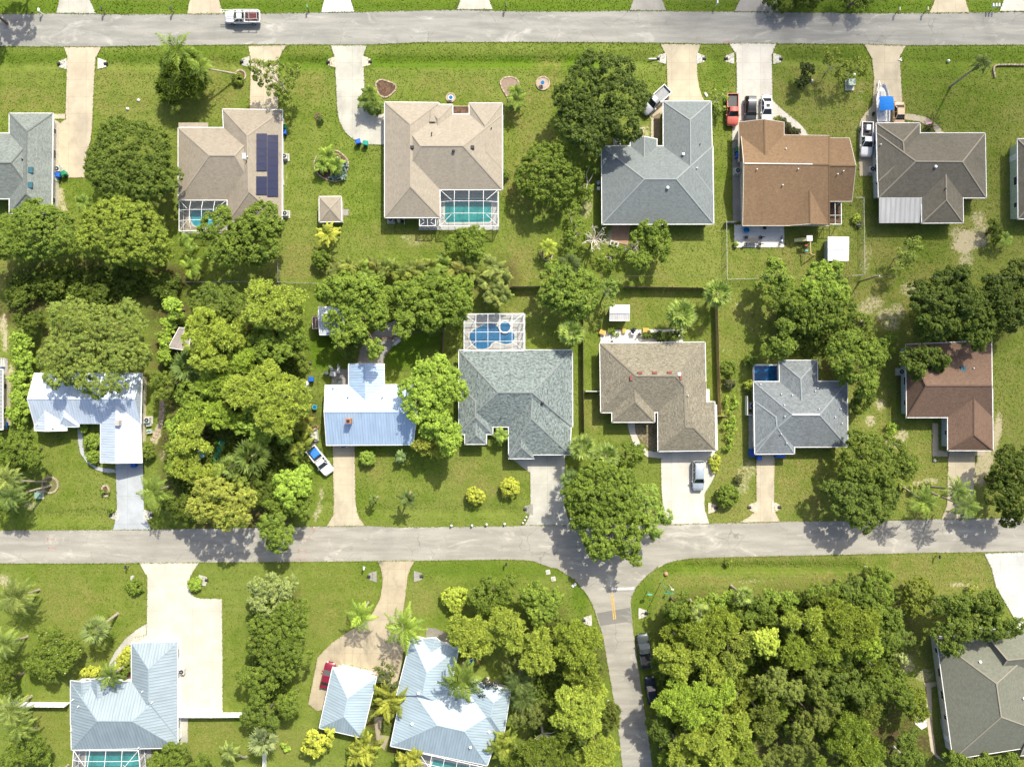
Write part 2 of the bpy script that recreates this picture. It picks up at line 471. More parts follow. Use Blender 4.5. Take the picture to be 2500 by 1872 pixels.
for a, r, v in (
    (ps('B4', 1730, 400, 1800, 430, 1700, 470), (38, 24), 1.0), (ps('B4', 1820, 250, 1850, 330, 1650, 380, 1720, 590), (26, 26), .75),
    (ps('B4', 960, 940, 1050, 1050, 1150, 1010, 900, 990, 1100, 1110, 1250, 830), (32, 26), .72), (ps('B4', 900, 530, 880, 640, 560, 640, 620, 420), (20, 26), .6),
    (ps('C4', 930, 360, 1010, 230, 1150, 530, 1200, 480, 1100, 550), (18, 20), .85), (ps('C4', 1960, 500, 1990, 400), (12, 45), .95),
    (ps('C4', 1880, 680, 1840, 800), (28, 40), .9), (ps('C3', 1950, 800, 1930, 900, 2000, 760), (28, 30), .65),
    (ps('B2', 1270, 410, 1330, 440), (30, 18), .6), (ps('B3', 660, 130, 640, 180), (18, 28), .7), (ps('B3', 900, 370, 930, 340, 870, 420), (26, 24), .95),
    (ps('B1', 500, 60, 520, 170, 470, 260), (14, 30), .85), (ps('B1', 30, 1130, 40, 1250, 90, 1550), (12, 40), .9), (ps('C2', 540, 1080, 560, 960, 510, 1150), (10, 22), .8),
    (ps('C1', 260, 1050, 240, 1080), (22, 10), .7), (ps('C1', 1310, 440, 1330, 300, 1345, 260, 1280, 500), (9, 26), 1.), (ps('C1', 1340, 650), (14, 22), .6),
    (ps('D1', 40, 130, 20, 100), (20, 16), .8), (ps('D4', 1200, 770, 1380, 900, 1340, 1130, 1230, 820), (30, 24), .75), (ps('D4', 1640, 150, 1750, 160), (30, 10), .7),
    (ps('C4', 1350, 880, 1430, 860), (30, 12), .8), (ps('D3', 1950, 130, 2100, 110), (50, 7), .6), (ps('B3', 1880, 950, 1800, 1330), (20, 18), .5), (ps('A4', 800, 1050, 850, 780), (14, 40), .5),
    (ps('D2', 200, 1480), (20, 20), .2), (ps('C3', 1110, 450, 1170, 480), (18, 40), .55), (ps('A2', 270, 1500, 270, 1400), (8, 40), .6), (ps('A3', 1060, 1150, 1130, 1100), (22, 26), .7)):
    brush(1, a, r, v)
for a, r, v in (
    ([(x, 150) for x in range(700, 1430, 60)], (70, 20), 1.0), ([(x, 140) for x in range(20, 620, 60)], (50, 16), .7), ([(x, 18) for x in range(20, 2500, 70)], (60, 20), .8),
    ([(x, 135) for x in range(1950, 2500, 60)], (60, 22), .6), ([(2300, 220), (2250, 200), (2380, 260)], (80, 70), .8), ([(x, 1384) for x in range(1650, 2120, 50)], (50, 17), 1.0),
    ([(x, 1390) for x in range(900, 1400, 50)], (50, 22), .6), (ps('B2', 1350, 1250, 1200, 1380, 600, 1300, 600, 1400), (60, 40), 1.), (ps('C2', 900, 600, 1400, 700, 850, 950), (50, 40), .6),
    (ps('B4', 1500, 420, 1400, 500, 1350, 420), (50, 40), .7), (ps('B1', 1250, 900, 1250, 1000), (40, 50), .4), (ps('D3', 1150, 250, 1100, 300, 600, 250), (25, 50), .8), (ps('A3', 1720, 600, 1750, 950), (25, 60), .7)):
    brush(2, a, r, v)
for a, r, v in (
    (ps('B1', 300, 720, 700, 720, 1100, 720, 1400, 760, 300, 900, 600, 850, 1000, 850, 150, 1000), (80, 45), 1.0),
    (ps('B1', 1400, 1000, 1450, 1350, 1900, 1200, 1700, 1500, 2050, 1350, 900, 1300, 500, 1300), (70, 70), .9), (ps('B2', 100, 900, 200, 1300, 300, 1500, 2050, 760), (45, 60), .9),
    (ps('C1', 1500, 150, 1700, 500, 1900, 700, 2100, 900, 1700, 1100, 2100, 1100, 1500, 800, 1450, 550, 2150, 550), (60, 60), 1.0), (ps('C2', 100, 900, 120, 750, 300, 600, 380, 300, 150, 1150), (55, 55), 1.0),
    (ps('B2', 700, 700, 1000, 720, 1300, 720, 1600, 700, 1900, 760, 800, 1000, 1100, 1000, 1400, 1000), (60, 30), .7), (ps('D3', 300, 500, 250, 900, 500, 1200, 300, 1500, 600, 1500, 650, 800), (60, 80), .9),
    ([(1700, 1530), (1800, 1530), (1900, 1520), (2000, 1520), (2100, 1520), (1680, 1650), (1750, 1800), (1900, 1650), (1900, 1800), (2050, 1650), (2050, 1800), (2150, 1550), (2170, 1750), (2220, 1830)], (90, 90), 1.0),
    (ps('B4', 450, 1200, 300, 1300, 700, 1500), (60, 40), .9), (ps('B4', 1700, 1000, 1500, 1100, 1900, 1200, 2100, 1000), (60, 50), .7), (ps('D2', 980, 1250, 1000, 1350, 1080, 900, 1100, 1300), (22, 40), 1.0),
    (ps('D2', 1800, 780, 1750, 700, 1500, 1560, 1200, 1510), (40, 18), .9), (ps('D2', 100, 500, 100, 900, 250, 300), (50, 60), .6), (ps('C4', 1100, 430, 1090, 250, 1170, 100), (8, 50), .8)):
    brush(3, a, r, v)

def lot(x0, x1, y0, y1, amt):
    k = np.clip((PX - x0) / 8, 0, 1) * np.clip((x1 - PX) / 8, 0, 1) * np.clip((PY - y0) / 8, 0, 1) * np.clip((y1 - PY) / 8, 0, 1)
    cover[..., 0] = np.clip(cover[..., 0] + amt * k, 0, 1)
for q in ((0, 160, 160, 300, .2), (235, 610, 165, 420, .22), (690, 790, 110, 690, .18), (1230, 1360, 230, 690, .3), (1360, 1620, 560, 690, .2), (1280, 1730, 700, 820, .18), (100, 285, 1050, 1285, .3), (870, 1290, 1100, 1285, .22), (90, 360, 1380, 1620, .34), (540, 600, 1470, 1750, .3), (760, 930, 1380, 1560, .3), (990, 1390, 1420, 1500, .25), (450, 720, 1760, 1872, .3), (250, 480, 1700, 1872, .25), (1650, 1850, 1000, 1270, .2), (1900, 2010, 1120, 1265, .3), (2160, 2500, 1360, 1440, .3)): lot(*q)

# shallow drainage swales run along the streets, between the driveways
GZ = np.zeros_like(GX)
for (x0, x1, yc, dep) in ((0, 155, 155, .25), (240, 600, 155, .25), (690, 805, 152, .45), (905, 1600, 148, .35), (1720, 1770, 143, .35), (1900, 2100, 143, .3), (2215, 2500, 150, .2), (0, 265, 1258, .2), (890, 1270, 1246, .2), (1660, 2110, 1384, .3)):
    k = np.exp(-((PY - yc) / 12.0) ** 2) * np.clip((PX - x0) / 18, 0, 1) * np.clip((x1 - PX) / 18, 0, 1)
    GZ -= dep * k
GZ += -0.02

def ground_material():
    m, nt, out = new_mat('lawn grass and bare sand'); b = NB(nt)
    tc = b.n('ShaderNodeTexCoord').outputs['Object']
    at = b.n('ShaderNodeAttribute', attribute_name='cover')
    sp = b.n('ShaderNodeSeparateColor'); nt.links.new(at.outputs['Color'], sp.inputs[0])
    dry, sand, lush = sp.outputs[0], sp.outputs[1], sp.outputs[2]
    litter = at.outputs['Alpha']
    big = b.noise(tc, 0.07, 4, 0.6); mid = b.noise(tc, 0.38, 5, 0.65, 0.4); fin = b.noise(tc, 2.2, 4, 0.7); tiny = b.noise(tc, 6.5, 3, 0.7)
    mow = b.noise(b.scale(tc, (0.06, 0.8, 1)), 0.9, 3)
    g = b.mix(b.ramp(mid, 0.3, 0.7), (0.100, 0.152, 0.018), (0.165, 0.210, 0.038))
    g = b.mix(b.ramp(big, 0.38, 0.66, 0, 0.55), g, (0.190, 0.215, 0.055))
    g = b.mix(b.ramp(mow, 0.4, 0.7, 0, 0.35), g, (0.085, 0.138, 0.012))
    l = b.mix(b.ramp(mow, 0.3, 0.7), (0.062, 0.125, 0.008), (0.100, 0.165, 0.013))
    g = b.mix(b.math('MULTIPLY', lush, b.ramp(mid, 0.2, 0.6, 0.5, 1.0)), g, l)
    d = b.mix(b.ramp(fin, 0.3, 0.7), (0.135, 0.135, 0.028), (0.235, 0.210, 0.075))
    df = b.math('MULTIPLY', dry, b.ramp(b.math('ADD', b.math('MULTIPLY', mid, 0.6), b.math('MULTIPLY', fin, 0.4)), 0.36, 0.62))
    g = b.mix(df, g, d)
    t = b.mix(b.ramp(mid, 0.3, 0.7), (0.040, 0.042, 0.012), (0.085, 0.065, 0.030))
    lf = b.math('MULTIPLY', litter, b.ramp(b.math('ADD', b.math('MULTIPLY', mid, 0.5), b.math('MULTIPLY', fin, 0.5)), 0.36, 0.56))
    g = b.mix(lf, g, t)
    s = b.mix(b.ramp(tiny, 0.3, 0.7), (0.28, 0.24, 0.14), (0.50, 0.44, 0.30))
    sf = b.ramp(b.math('ADD', sand, b.math('MULTIPLY', b.math('SUBTRACT', b.math('ADD', b.math('MULTIPLY', fin, 0.6), b.math('MULTIPLY', tiny, 0.4)), 0.5), 2.6)), 0.5, 0.95)
    sf = b.math('MULTIPLY', sf, b.ramp(sand, 0.04, 0.2))
    g = b.mix(sf, g, s)
    g = b.mix(b.ramp(tiny, 0.36, 0.66, 0.0, 0.5), b.mix(1.0, g, (1.12, 1.12, 1.1), 'MULTIPLY'), b.mix(1.0, g, (0.68, 0.72, 0.68), 'MULTIPLY'))
    h = b.math('ADD', b.math('MULTIPLY', tiny, 0.6), b.math('MULTIPLY', fin, 0.7))
    principled(b, out, g, 0.95, 0, 0.08, b.bump(h, 0.4, 0.1))
    return m

ny, nx = GX.shape
gv = np.stack([GX.ravel(), GY.ravel(), GZ.ravel()], 1)
ii = (np.arange(ny - 1)[:, None] * nx + np.arange(nx - 1)[None, :]).ravel()
gf = np.stack([ii, ii + 1, ii + nx + 1, ii + nx], 1)

def np_mesh(name, verts, quads):
    me = bpy.data.meshes.new(name)
    me.vertices.add(len(verts)); me.vertices.foreach_set('co', np.asarray(verts, np.float32).ravel())
    me.loops.add(quads.size); me.loops.foreach_set('vertex_index', quads.astype(np.int32).ravel())
    me.polygons.add(len(quads)); me.polygons.foreach_set('loop_start', np.arange(0, quads.size, 4, dtype=np.int32))
    me.update(calc_edges=True)
    return me

gme = np_mesh('ground', gv, gf)
ca = gme.attributes.new('cover', 'FLOAT_COLOR', 'POINT')
ca.data.foreach_set('color', cover.reshape(-1, 4).ravel())
gme.materials.append(ground_material())
ground = bpy.data.objects.new('ground', gme); COL.objects.link(ground); tag(ground, kind='structure')

# ------------------------------------------------------------------ streets, driveways, paths
def densify(pts, step, jit):
    out = []
    for i, a in enumerate(pts):
        c = pts[(i + 1) % len(pts)]; d = math.hypot(c[0] - a[0], c[1] - a[1]); n = max(1, int(d / step))
        for k in range(n):
            t = k / n; x = a[0] + (c[0] - a[0]) * t; y = a[1] + (c[1] - a[1]) * t
            if k: x += rng.uniform(-jit, jit); y += rng.uniform(-jit, jit)
            out.append((x, y))
    return out

PAVED = []
def slab(name, pts, z1, mat, kind='structure', jit=0.5, step=4, z0=-0.3):
    PAVED.append(pts)
    pts = densify(pts, step, jit) if jit else pts
    w = [W(q) for q in pts]
    o = MB().prism([(v.x, v.y) for v in w], z0, z1).build(name, mat)
    return tag(o, kind=kind)

ROAD = asphalt('aged pale asphalt', (0.285, 0.272, 0.232), (0.38, 0.362, 0.31))
ROAD_N = asphalt('cool grey asphalt', (0.25, 0.248, 0.222), (0.345, 0.338, 0.3))
PATCH = asphalt('darker asphalt patch', (0.18, 0.178, 0.16), (0.215, 0.21, 0.188), 0.1)
north = [(-400, 36)] + ps('A1', 0, 118, 465, 113, 1000, 121, 1540, 119, 2197, 113) + ps('A2', 560, 104, 830, 103, 1250, 92, 1675, 82, 2197, 97) + ps('A3', 600, 97, 1000, 90, 2197, 102) + ps('A4', 850, 112, 1400, 110, 2197, 98) + [(2900, 30), (2900, 112)] + \
    ps('A4', 2197, 372, 1220, 378, 870, 366, 100, 362) + ps('A3', 2197, 362, 1600, 366, 1240, 356, 500, 352) + ps('A2', 2197, 350, 1400, 352, 930, 372, 630, 372) + ps('A1', 2197, 370, 1500, 376, 840, 388, 520, 388, 0, 384) + [(-400, 112)]
slab('street', north, 0.03, ROAD_N, jit=0.7)
south = [(-400, 1297)] + ps('C1', 0, 1266, 930, 1260, 1250, 1256, 2197, 1244) + ps('C2', 600, 1230, 915, 1226, 1200, 1240, 2197, 1228) + ps('C3', 140, 1222, 520, 1222, 1270, 1216, 1660, 1208, 2197, 1196) + ps('C4', 200, 1192, 1000, 1186, 1500, 1170, 2197, 1160) + \
    [(2900, 1255), (2900, 1340)] + ps('C4', 2197, 1440, 1400, 1450, 700, 1466, 0, 1480) + ps('C3', 1900, 1482, 1500, 1496, 1400, 1512, 1300, 1541, 1200, 1600) + ps('D3', 1240, 2, 1130, 92, 1060, 172, 1020, 258, 1015, 330, 1030, 480, 1060, 720, 1100, 1000, 1150, 1330, 1195, 1656) + \
    [(1625, 2150), (1545, 2150)] + ps('D3', 945, 1656, 915, 1390, 870, 1090, 830, 850, 780, 560, 720, 380, 690, 300, 650, 230, 550, 110, 400, 15) + ps('C3', 370, 1578, 280, 1545, 200, 1516, 0, 1506) + ps('C2', 1700, 1510, 1330, 1516, 1020, 1518, 300, 1526) + ps('C1', 1625, 1530, 1170, 1536, 500, 1538, 0, 1537) + [(-400, 1376)]
slab('street', south, 0.034, ROAD, jit=0.7)
slab('asphalt_patch', ps('D3', 732, 386, 1010, 337, 1024, 472, 985, 458, 764, 490), 0.039, PATCH, jit=0.2)
PAINT = plain('worn white road paint', (0.62, 0.62, 0.58), 0.8, 0, 0.1, 0.3, 3)
YPAINT = plain('yellow road paint', (0.52, 0.35, 0.1), 0.8, 0, 0.1, 0.2, 3)
RPAINT = plain('red survey paint', (0.44, 0.2, 0.15), 0.8, 0, 0.1, 0.2, 3)
slab('stop_line', ps('D3', 850, 176, 1046, 172, 1036, 192, 850, 196), 0.043, PAINT, jit=0)
slab('centre_line', ps('D3', 846, 226, 854, 225, 878, 438, 870, 439), 0.044, YPAINT, jit=0)
slab('centre_line', ps('D3', 861, 224, 869, 223, 893, 436, 885, 437), 0.044, YPAINT, jit=0)
def survey_mark(t, x0, y0, x1, y1):
    a, c = W(p(t, x0, y0)), W(p(t, x1, y1)); d = (c - a).normalized(); n = Vector((-d.y, d.x, 0)); m = MB()
    for q, r in ((a, c), (a - n * .35, a + n * .35), (c - n * .35, c + n * .35)):
        m.bar(q + Vector((0, 0, .042)), r + Vector((0, 0, .042)), .07, .006)
    tag(m.build('survey_mark', RPAINT), kind='structure')
for q in (('C1', 392, 1340, 450, 1338), ('C1', 400, 1412, 462, 1413), ('C2', 400, 1332, 458, 1330), ('C2', 366, 1430, 430, 1438), ('C2', 358, 1504, 428, 1506), ('C2', 478, 1244, 505, 1264), ('A3', 1790, 350, 1830, 346)):
    survey_mark(*q)

def drive(pts, mat, name='driveway', z=0.055, jit=0.25): return slab(name, pts, z, mat, jit=jit)
drive(ps('A1', 528, 391, 837, 391, 790, 485, 776, 700, 762, 1050, 745, 1180, 712, 1300, 700, 1466, 560, 1468, 470, 1330, 466, 1045, 540, 985, 552, 600, 557, 470), C_WARM)
drive(ps('A1', 438, 940, 545, 942, 545, 984, 438, 984), C_WARM, 'path')
drive(ps('A1', 500, -40, 725, -40, 790, 115, 465, 111), C_GREY)
drive(ps('A1', 1575, -40, 1795, -40, 1843, 118, 1545, 116), C_WARM)
drive(ps('A2', -47, 382, 272, 377, 232, 430, 205, 505, 200, 912, -35, 915, -25, 500), C_BEIGE)
drive(ps('A2', 634, 378, 932, 376, 903, 465, 910, 640, 917, 800, 928, 880, 932, 920, 960, 952, 1020, 955, 1062, 940, 1110, 940, 1110, 1196, 920, 1194, 852, 1168, 800, 1136, 755, 1095, 712, 1020, 694, 950, 684, 860, 675, 640, 662, 462), C_GREY)
drive(ps('A2', 590, -40, 785, -40, 830, 101, 555, 104), concrete('cool new concrete', (0.58, 0.6, 0.55), stain=0.1))
drive(ps('A2', 1718, -40, 1928, -40, 1970, 80, 1675, 82), C_GREY)
drive(ps('A3', 1050, -40, 1258, -40, 1308, 92, 1004, 89), C_DARK)
drive(ps('A3', 1935, -40, 2230, -40, 2242, 102, 1868, 97), C_DARK)
drive(ps('A3', 1260, 366, 1590, 369, 1558, 468, 1563, 600, 1574, 700, 1596, 780, 1626, 845, 1300, 900, 1285, 940, 1170, 978, 1163, 940, 1260, 860, 1312, 790, 1315, 700, 1308, 470), C_BEIGE)
drive(ps('A3', 1178, 972, 1206, 964, 1206, 1150, 1180, 1150), C_BEIGE, 'path')
drive(ps('A3', 1078, 1055, 1128, 1050, 1112, 1140, 1068, 1140), C_BEIGE, 'path')
drive(ps('A3', 1822, 360, 2214, 361, 2176, 455, 2184, 828, 2250, 895, 2330, 960, 2400, 1015, 2450, 1070, 2490, 1130, 2270, 1130, 2250, 1060, 1905, 1060, 1905, 1160, 1850, 1166, 1850, 1030, 1884, 830, 1890, 700, 1883, 450), C_WHITE)
drive(ps('A4', 876, 368, 1222, 381, 1172, 468, 1184, 700, 1196, 880, 1204, 938, 1300, 945, 1395, 972, 1475, 1025, 1550, 1110, 1485, 1110, 1432, 1052, 1330, 1006, 1210, 988, 1205, 1060, 1010, 1060, 1000, 1300, 985, 1448, 838, 1455, 832, 1300, 830, 1060, 850, 985, 895, 925, 945, 868, 958, 640, 940, 482), C_BEIGE)
drive(ps('A4', 1480, -40, 1700, -40, 1745, 110, 1414, 109), C_BEIGE)
drive(ps('A4', 2045, -40, 2320, -40, 2360, 92, 1994, 96), C_WHITE)
drive(ps('C1', 952, 690, 1180, 690, 1184, 900, 1190, 1125, 1250, 1258, 933, 1261, 968, 1122, 960, 900), C_BLUE)
drive(ps('C1', 638, 400, 682, 400, 686, 560, 698, 640, 735, 700, 800, 740, 950, 762, 958, 792, 880, 790, 800, 768, 715, 705, 665, 630, 645, 540), C_BLUE, 'path')
drive(ps('C2', 650, 540, 832, 540, 834, 760, 838, 1000, 850, 1110, 870, 1165, 918, 1228, 598, 1231, 655, 1140, 660, 1040, 654, 800), C_BEIGE)
drive(ps('C3', -20, 660, 470, 620, 474, 1050, 490, 1150, 522, 1222, 138, 1222, 170, 1160, 187, 1090, 185, 790, 120, 745, 60, 695), C_GREY)
drive(ps('C3', 1240, 590, 1705, 590, 1712, 690, 1712, 800, 1680, 870, 1622, 965, 1624, 1090, 1662, 1208, 1268, 1216, 1280, 1100, 1266, 900, 1262, 672, 1150, 660, 1072, 600, 1025, 525, 995, 440, 978, 350, 1045, 350, 1052, 450, 1090, 545, 1150, 605, 1240, 620), C_WHITE)
drive(ps('C4', -12, 620, 140, 620, 136, 900, 134, 1102, 184, 1192, -150, 1198, -70, 1150, -12, 1102), C_BEIGE)
drive(ps('C4', 1572, 590, 1790, 590, 1788, 800, 1780, 950, 1745, 1080, 1800, 1168, 1514, 1172, 1560, 1060), C_BEIGE)
drive(ps('C4', 1440, 380, 1488, 380, 1490, 602, 1575, 618, 1575, 656, 1438, 657), C_BEIGE, 'path')
drive(ps('C4', 1740, 590, 1900, 590, 1850, 650, 1790, 650), C_BEIGE, 'path', 0.05)
drive(ps('D1', 1150, -28, 1642, -31, 1590, 50, 1566, 100, 1560, 160, 1575, 220, 1610, 254, 1660, 264, 1832, 268, 1836, 700, 1838, 1205, 1480, 1205, 1480, 660, 1085, 660, 1085, 600, 1212, 565, 1213, 470, 1218, 90), C_CREAM)
drive(ps('D1', 1213, 468, 1212, 560, 1090, 640, 1000, 745, 950, 830, 925, 870, 893, 870, 905, 790, 950, 705, 1030, 600, 1130, 520), C_GREY, 'path', 0.05)
drive(ps('D1', 1488, 1240, 1552, 1240, 1552, 1450, 1488, 1475), C_GREY, 'path', 0.05)
drive(ps('D2', 1018, -44, 1330, -47, 1290, 20, 1268, 90, 1252, 230, 1230, 380, 1236, 500, 1245, 640, 1190, 980, 1000, 950, 650, 870, 600, 1180, 520, 1190, 448, 1135, 484, 960, 525, 750, 640, 632, 750, 555, 880, 480, 975, 390, 1040, 270, 1060, 150, 1062, 100, 1045, 10), C_OLD)
drive(ps('D2', 725, 800, 985, 860, 975, 930, 700, 880), C_GREY, 'path', 0.06)
drive(ps('D2', 990, 1240, 1065, 1240, 1040, 1390, 1120, 1400, 1075, 1520, 1010, 1430), C_OLD, 'path', 0.05)
drive(ps('C4', 1868, 1456, 2350, 1436, 2350, 2110, 2170, 2080, 2080, 1930, 1965, 1730, 1925, 1570), concrete('grey panelled concrete', (0.5, 0.51, 0.48), stain=0.2, joint=1.4))
drive(ps('D4', 1370, 960, 1480, 950, 1470, 985, 1432, 1000, 1440, 1320, 1470, 1540, 1545, 1620, 1480, 1580, 1428, 1520, 1390, 1260, 1392, 1020), C_WARM, 'path')
drive(ps('D4', 1265, 1222, 1340, 1213, 1395, 1260, 1395, 1320, 1350, 1345, 1300, 1300), C_PATIO, 'path', 0.06)
drive(ps('D4', 1500, 1255, 1525, 1255, 1580, 1450, 1540, 1450), C_GREY, 'path', 0.05)
drive(ps('B3', 762, 1170, 1446, 1160, 1446, 1300, 762, 1300), C_PATIO, 'patio')
drive(ps('B3', 1866, 300, 2279, 300, 2279, 487, 1866, 488), C_PATIO, 'patio')
drive(ps('A3', 1850, 1166, 1915, 1160, 1945, 1660, 1945, 1830, 1855, 1840), C_DARK, 'path', 0.05)
drive(ps('B2', 850, 1450, 875, 1330, 940, 1240, 1050, 1130, 1170, 1090, 1230, 1180, 1210, 1250, 1130, 1320, 1085, 1380, 1065, 1450), C_PAVER, 'patio')
drive(ps('B2', 642, 1490, 800, 1490, 800, 1630, 640, 1625), C_PAVER, 'patio')
drive(ps('C3', 1985, 290, 2040, 290, 2045, 610, 1985, 590), C_GREY, 'path', 0.05)
drive(ps('B1', 22, 1400, 66, 1400, 66, 1990, 22, 1990), C_PAVER, 'patio', 0.05)
drive(ps('B1', 1700 + 60, 1930, 1850, 1920, 1950, 1960, 1940, 2050, 1850, 2240, 1790, 2300, 1800, 2150), C_PAVER, 'path', 0.05)
# ------------------------------------------------------------------ houses
def poly_uv(verts, faces):
    uv = []
    for f in faces:
        q = [Vector(verts[i]) for i in f]
        n = Vector((0, 0, 0))
        for i in range(len(q)):
            a, c = q[i], q[(i + 1) % len(q)]
            n += Vector(((a.y - c.y) * (a.z + c.z), (a.z - c.z) * (a.x + c.x), (a.x - c.x) * (a.y + c.y)))
        n.normalize()
        t = Vector((0, 0, 1)).cross(n)
        t = t.normalized() if t.length > 1e-3 else Vector((1, 0, 0))
        s = n.cross(t)
        uv += [(v.dot(t), v.dot(s)) for v in q]
    return uv

def inside(poly, x, y):
    c = False; n = len(poly)
    for i in range(n):
        x1, y1 = poly[i]; x2, y2 = poly[(i + 1) % n]
        if (y1 > y) != (y2 > y) and x < (x2 - x1) * (y - y1) / (y2 - y1) + x1: c = not c
    return c

def offset_poly(pts, d):
    n = len(pts); out = []
    ar = sum(pts[i][0] * pts[(i + 1) % n][1] - pts[(i + 1) % n][0] * pts[i][1] for i in range(n))
    sg = 1 if ar > 0 else -1
    for i in range(n):
        a, b, c = Vector(pts[i - 1][:2]), Vector(pts[i][:2]), Vector(pts[(i + 1) % n][:2])
        d1 = (b - a).normalized(); d2 = (c - b).normalized()
        n1 = Vector((d1.y, -d1.x)) * sg; n2 = Vector((d2.y, -d2.x)) * sg
        m = (n1 + n2); m = m / max(0.3, m.dot(n1)) if m.length > 1e-4 else n1
        out.append((b.x + m.x * d, b.y + m.y * d))
    return out

ROOFS = []
class House:
    """walls, hipped or gabled roof pieces traced from the photograph at their real heights, gutters, windows"""
    def __init__(s, name, label, cat, tile, roofmat, capmat=None, wallmat=STUCCO, trim=WHITE, he=2.6, pitch=0.40, cap=0.22, group=None):
        s.t = tile; s.he = he; s.pitch = pitch; s.roofmat = roofmat; s.capmat = capmat or roofmat; s.trim = trim; s.wallmat = wallmat; s.capw = cap
        s.name, s.label, s.cat, s.group = name, label, cat, group
        s.v = []; s.f = []; s.eaves = []; s.caps = []; s.gab = []; s.n = 0; s.polys = []; s.vents = []
        s.walls = MB()
    def _add(s, vs, fs):
        n = len(s.v); s.v += vs; s.f += [[i + n for i in q] for q in fs]
    def piece(s, c, r, gable='', he=None, pitch=None, hr=None, wall=True, gutter='abcd', inset=0.5):
        he = (he or s.he) + 0.004 * s.n; s.n += 1
        c = ps(s.t, *c); r = ps(s.t, *r)
        # the first corner pair is the edge the first ridge end lies nearest to
        mx, my = sum(q[0] for q in c) / 4, sum(q[1] for q in c) / 4
        ex, ey = r[1][0] - r[0][0], r[1][1] - r[0][1]
        def off(i):
            u, v = c[i], c[(i + 1) % 4]; dx, dy = (u[0] + v[0]) / 2 - mx, (u[1] + v[1]) / 2 - my
            return (dx * ex + dy * ey) / (math.hypot(dx, dy) + 1e-6)
        k = min(range(4), key=off); c = c[k:] + c[:k]
        a = [W(q, he) for q in c]
        m1 = (a[1] + a[2]) / 2; m2 = (a[3] + a[0]) / 2
        if hr is None:
            d = (a[2] - a[1]).normalized(); u = m1 - m2; u = u - d * u.dot(d)
            hr = he + (pitch or s.pitch) * u.length / 2
        R = [W(q, hr) for q in r]
        # winding: counter-clockwise seen from above
        ar = sum(a[i].x * a[(i + 1) % 4].y - a[(i + 1) % 4].x * a[i].y for i in range(4))
        fl = (lambda q: q) if ar > 0 else (lambda q: q[::-1])
        vs = a + R
        fs = []
        for key, q in (('a', [0, 1, 4]), ('', [1, 2, 5, 4]), ('c', [2, 3, 5]), ('', [3, 0, 4, 5])):
            if key and key in gable: s.gab.append([vs[i] for i in fl(q)])
            else: fs.append(fl(q))
        s._add(vs, fs)
        low = [v - Vector((0, 0, 0.16)) for v in a]
        s._add(low, [fl([0, 1, 2, 3])[::-1]])
        pl = [(v.x, v.y) for v in a]
        s.polys.append(pl)
        for k, (i, j) in zip('abcd', ((0, 1), (1, 2), (2, 3), (3, 0))):
            if k in gable:
                s.eaves.append((a[i], R[0 if k == 'a' else 1], pl)); s.eaves.append((R[0 if k == 'a' else 1], a[j], pl))
            elif k in gutter: s.eaves.append((a[i], a[j], pl))
        if (R[0] - R[1]).length > 0.1: s.caps.append((R[0], R[1]))
        if 'a' not in gable: s.caps += [(a[0], R[0]), (a[1], R[0])]
        if 'c' not in gable: s.caps += [(a[2], R[1]), (a[3], R[1])]
        if wall:
            ip = offset_poly(pl, -(inset + 0.006 * s.n))
            s.walls.prism(ip, -0.1, he - 0.12)
        return s
    def poly(s, *faces):
        """faces of (x, y, height) points in tile pixels, for roof planes that are not whole hips"""
        for q in faces:
            vs = [W(p(s.t, x, y), h) for x, y, h in q]
            ar = sum(vs[i].x * vs[(i + 1) % len(vs)].y - vs[(i + 1) % len(vs)].x * vs[i].y for i in range(len(vs)))
            if ar < 0: vs = vs[::-1]
            s._add(vs, [list(range(len(vs)))])
        return s
    def wall_box(s, c, h):
        w = [W(p(s.t, c[i], c[i + 1])) for i in range(0, len(c), 2)]
        s.walls.prism([(v.x, v.y) for v in w], -0.1, h)
    def finish(s):
        xs = [v.x for v in s.v]; ys = [v.y for v in s.v]
        root = thing(s.name, s.label, s.cat, ((min(xs) + max(xs)) / 2, (min(ys) + max(ys)) / 2, 0), 0, s.group)
        s.root = root
        s.wall = s.walls.build('wall', s.wallmat, root)
        roof = mk('roof', s.v, s.f, s.roofmat, root, uv=poly_uv(s.v, s.f)); s.roof = roof
        s.bvh = BVHTree.FromPolygons(s.v, s.f)
        if s.gab:
            g = MB()
            for q in s.gab: g.add(q, [[0, 1, 2]])
            g.build('gable', s.wallmat, root)
        fm = MB()
        for a, b, pl in s.eaves:
            m = (a + b) / 2
            hidden = all(any(inside(o, (a + (b - a) * t).x, (a + (b - a) * t).y) for o in s.polys if o is not pl) for t in (0.1, 0.35, 0.65, 0.9))
            if hidden: continue
            cx = sum(q[0] for q in pl) / 4; cy = sum(q[1] for q in pl) / 4
            d = (b - a); n = Vector((d.y, -d.x, 0)).normalized()
            if n.dot(Vector((m.x - cx, m.y - cy, 0))) < 0: n = -n
            o = n * 0.06 - Vector((0, 0, 0.075))
            fm.bar(a + o - d.normalized() * 0.1, b + o + d.normalized() * 0.1, 0.1, 0.17)
        if fm.v: fm.build('gutter', s.trim, root)
        cm = MB()
        for a, b in s.caps:
            cm.bar(a + Vector((0, 0, 0.015)), b + Vector((0, 0, 0.015)), s.capw, 0.05)
        if cm.v: cm.build('ridge_cap', s.capmat, roof)
        s.windows()
        ROOFS.append(s)
        return s
    def at(s, x, y):
        px = p(s.t, x, y); d = (W(px, 0) - Vector((0, 0, CAM_H))).normalized()
        h = s.bvh.ray_cast(Vector((0, 0, CAM_H)), d)
        return h[0] if h[0] else W(px, s.he)
